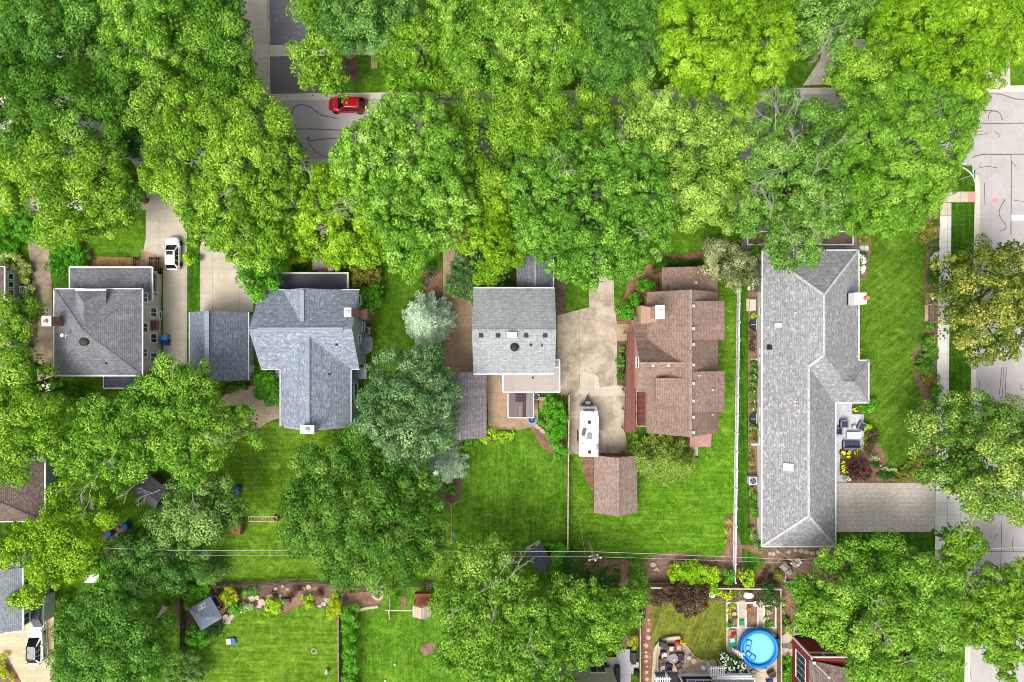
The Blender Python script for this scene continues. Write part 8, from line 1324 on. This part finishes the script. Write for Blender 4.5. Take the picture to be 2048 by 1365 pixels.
 ('clipped green hedge between the two lower lawns', 'lf_green', 2.2, [(699, 1228, 15), (699, 1250, 15), (699, 1272, 15), (699, 1294, 15), (700, 1316, 15), (700, 1338, 15), (701, 1360, 15), (701, 1382, 15)], dict(name='hedge')), ('dense green hedge beside the tan paved drive at lower left', 'lf_mid', 2.2, [(122, 1225, 14), (120, 1250, 13), (120, 1270, 13), (120, 1290, 13), (119, 1310, 13), (119, 1332, 13), (118, 1354, 13), (126, 1204, 13)], dict(name='hedge')), ('yellow mound at the upper left of the drive corner bed', 'lf_lemon', .9, [(4, 1316, 8)]), ('yellow mound second in the drive corner bed', 'lf_lemon', .9, [(4, 1332, 8)]), ('largest yellow mound in the drive corner bed', 'lf_lemon', 1, [(12, 1349, 9)]), ('small yellow mound at the right of the drive corner bed', 'lf_lemon', .7, [(22, 1357, 5)]),
 ('grey green shrub at the lower edge right of the blue green tree', 'lf_gg', 3, [(370, 1330, 28), (352, 1355, 24), (392, 1350, 20), (385, 1312, 14)]), ('rough green shrubs under the power lines right of the blue barrels', 'lf_mid', 1.6, [(250, 1078, 16), (270, 1085, 18), (290, 1078, 16), (262, 1098, 14)]), ('orange lilies near the pale storage box', 'lf_deep', .7, [(300, 1066, 7), (312, 1068, 7), (290, 1064, 5)], dict(bloom=22, bm='bloom_orange', bs=.09)), ('bright low ground cover beside the lower left lawn', 'lf_green', .9, [(190, 1120, 20), (215, 1150, 24), (240, 1165, 18), (205, 1175, 16)]),
 ('purple leaved maple shrub beside the bluestone patio', 'lf_purple', 2.4, [(1720, 940, 19), (1732, 948, 12), (1710, 948, 12), (1724, 928, 10)]), ('brown leaved shrub at the grass edge of the bluestone patio', 'lf_brown', 1.2, [(1744, 872, 10), (1742, 886, 10), (1738, 900, 9), (1748, 880, 8)]), ('lime ground cover strip beside the navy sofa', 'lf_lime', .6, [(1731, 878, 6), (1731, 888, 6), (1728, 898, 5)], dict(sp='fine')), ('bright green shrub under the eaves above the navy armchairs', 'lf_green', 1.2, [(1725, 815, 10), (1738, 812, 10), (1748, 806, 8)]), ('small light shrub at the patio edge behind the tilted armchair', 'lf_lime', .8, [(1736, 857, 8)]), ('pale hosta row along the paver drive bed', 'lf_hosta', .7, [(1762, 936, 6), (1772, 940, 6), (1782, 941, 5), (1748, 918, 7), (1790, 942, 4)], dict(sp='fine')), ('dark green leafy plants below the pale hostas', 'lf_deep', .9, [(1764, 950, 9), (1776, 950, 9), (1785, 952, 7), (1752, 928, 8)]), ('yellow flowers in the corner bed beside the bluestone patio', 'lf_deep', .5, [(1686, 906, 4), (1696, 905, 5), (1695, 913, 4), (1712, 906, 4), (1687, 926, 4), (1687, 934, 4), (1687, 941, 4), (1697, 943, 3), (1711, 820, 4)], dict(sp='fine', bloom=60, bm='yellow', bs=.13)), ('white flowers at the lower corner of the patio bed', 'lf_green', .5, [(1693, 955, 5), (1698, 957, 4)], dict(sp='fine', bloom=14, bm='bloom_white', bs=.09)), ('olive shrubs at the drive end of the patio bed', 'lf_olb', 1, [(1800, 952, 10), (1815, 955, 10), (1830, 948, 10), (1808, 944, 8)]),
 ('yellow flowers against the ranch wall near the chimney', 'lf_lemon', .5, [(1719, 560, 4), (1720, 568, 3)], dict(sp='fine')), ('yellow flowers against the ranch wall above the jutting wing', 'lf_lemon', .6, [(1719, 702, 5), (1719, 710, 4)], dict(sp='fine')),
 ('olive shrubs at the upper end of the sidewalk bed', 'lf_olb', 1, [(1848, 452, 12), (1862, 455, 12), (1852, 470, 11), (1866, 475, 9)]), ('dark round shrub at the upper end of the sidewalk', 'lf_arb', 1, [(1873, 449, 6)]), ('dark round shrub left of the sidewalk below the feathery locust', 'lf_arb', 1, [(1840, 447, 6)]), ('blue grey grass in the sidewalk bed', 'lf_grassy', .9, [(1862, 490, 11), (1868, 500, 9)], dict(sp='flat')), ('dark rounded shrub at the sidewalk edge below the blue grey grass', 'lf_deep', 1, [(1873, 478, 6), (1872, 498, 5)]), ('white flowered perennial at the sidewalk edge', 'lf_mid', .7, [(1872, 508, 5), (1863, 515, 4)], dict(sp='fine', bloom=16, bm='bloom_white', bs=.1)), ('grey green grass clump in the middle of the sidewalk bed', 'lf_grassy', .8, [(1862, 527, 8), (1868, 520, 6)], dict(sp='flat')), ('large dark shrub in the middle of the sidewalk bed', 'lf_deep', 1.3, [(1866, 550, 11), (1868, 563, 10)]), ('white flowering shrub above the wooden bench', 'lf_mid', .9, [(1867, 592, 8)], dict(bloom=40, bm='bloom_white', bs=.12)), ('green shrub just below the wooden bench', 'lf_green', .8, [(1860, 655, 8), (1866, 650, 6)]), ('spreading shrub uppermost in the lower sidewalk bed', 'lf_mid', 1.2, [(1858, 678, 12), (1850, 690, 12), (1866, 686, 10)]), ('spreading shrub second in the lower sidewalk bed', 'lf_mid', 1.2, [(1852, 704, 12), (1866, 706, 12)]), ('spreading shrub third in the lower sidewalk bed', 'lf_mid', 1.2, [(1842, 728, 12), (1858, 732, 13)]), ('olive spreading shrub in the lower sidewalk bed', 'lf_olb', 1.2, [(1856, 752, 13), (1870, 758, 11)]), ('bright shrub reaching onto the sidewalk', 'lf_green', 1.1, [(1868, 782, 12), (1876, 780, 8)]), ('blue green hosta beneath the lower sidewalk shrubs', 'lf_grassy', .8, [(1866, 804, 10)], dict(sp='fine')), ('small green plants at the lawn end of the sidewalk bed', 'lf_olb', .8, [(1820, 930, 8), (1830, 918, 8), (1836, 900, 8)]),
 ('reddish heuchera row below the upper window well', 'lf_brown', .6, [(1504, 675, 7), (1505, 688, 7), (1504, 700, 6)], dict(sp='fine')), ('low row of green perennials along the ranch wall, the upper', 'lf_mid', .7, [(1506, 725, 7), (1507, 740, 7), (1507, 755, 7), (1506, 770, 7), (1506, 785, 7), (1506, 800, 7), (1506, 815, 6)], dict(bloom=20, bm='bloom_pink', bs=.09)), ('flowering row along the ranch wall between window well and block', 'lf_mid', .7, [(1507, 855, 7), (1507, 868, 7), (1508, 880, 6)], dict(bloom=18, bm='bloom_red', bs=.08)), ('low olive row along the ranch wall above the air conditioner', 'lf_olb', .5, [(1504, 900, 6), (1504, 913, 6), (1504, 926, 6), (1504, 940, 6)], dict(sp='fine')), ('green row along the ranch wall below the air conditioner', 'lf_mid', .8, [(1505, 980, 7), (1506, 993, 7), (1506, 1006, 7), (1507, 1020, 8), (1508, 1032, 7)]), ('lime green round plant beside the stone bench box', 'lf_lime', .6, [(1508, 632, 5)], dict(sp='fine')), ('leafy plants at the lower corner of the ranch wall bed', 'lf_gg', .9, [(1508, 1075, 7), (1514, 1085, 7), (1520, 1095, 7), (1502, 1060, 6)]),
 ('spiky yellow green daylily uppermost beside the white fence', 'lf_lemon', .6, [(1457, 1043, 6)], dict(sp='flat', name='daylily')), ('spiky yellow green daylily in the middle beside the white fence', 'lf_lemon', .6, [(1455, 1062, 7)], dict(sp='flat', name='daylily')), ('spiky yellow green daylily lowest beside the white fence', 'lf_lemon', .6, [(1454, 1083, 5)], dict(sp='flat', name='daylily')), ('green shrub at the left of the stone walled mulch', 'lf_olb', 1, [(1556, 1150, 9), (1560, 1158, 7)]), ('dark low plants in the mulch below the ranch lawn tip', 'lf_brown', .5, [(1530, 1145, 6), (1540, 1152, 6), (1525, 1158, 6), (1536, 1136, 5)], dict(sp='fine')), ('trailing green plants below the low pale stone wall', 'lf_green', .8, [(1580, 1172, 9), (1596, 1174, 9), (1612, 1172, 9)]), ('yellow flower by the fence end of the garden path', 'lf_lemon', .7, [(1567, 1209, 5)], dict(sp='fine')), ('pale green shrub along the outside of the pool fence', 'lf_var', .8, [(1566, 1196, 6), (1566, 1224, 6)], dict(sp='fine')), ('low green plants by the path bend outside the pool fence', 'lf_mid', .8, [(1572, 1240, 7), (1568, 1252, 6)]), ('variegated shrub by the grey air conditioner of the red house', 'lf_var', 1.1, [(1581, 1264, 10)]), ('vegetables in the upper fenced plot beside the red house', 'lf_green', .8, [(1570, 1322, 7), (1577, 1318, 6)]), ('vegetables in the lower fenced plot beside the red house', 'lf_green', .9, [(1572, 1342, 8), (1578, 1336, 6), (1570, 1358, 6)]),
 ('green shrub ring inside the round stone planter', 'lf_green', .5, [(756, 1190, 5)], dict(sp='fine')), ('bright green plants left of the swing beam', 'lf_green', .8, [(788, 1180, 8), (794, 1192, 6)]), ('rough green weeds at the right of the rear lawn corner', 'lf_mid', .8, [(352, 1010, 10), (340, 1020, 8)]), ('green plants in the soil under the small street tree', 'lf_mid', .7, [(665, 185, 6), (648, 180, 6)]), ('dark shrubs in the shade under the square house tree', 'lf_mid', 1.4, [(120, 800, 18), (145, 790, 16), (110, 775, 12)]),
])
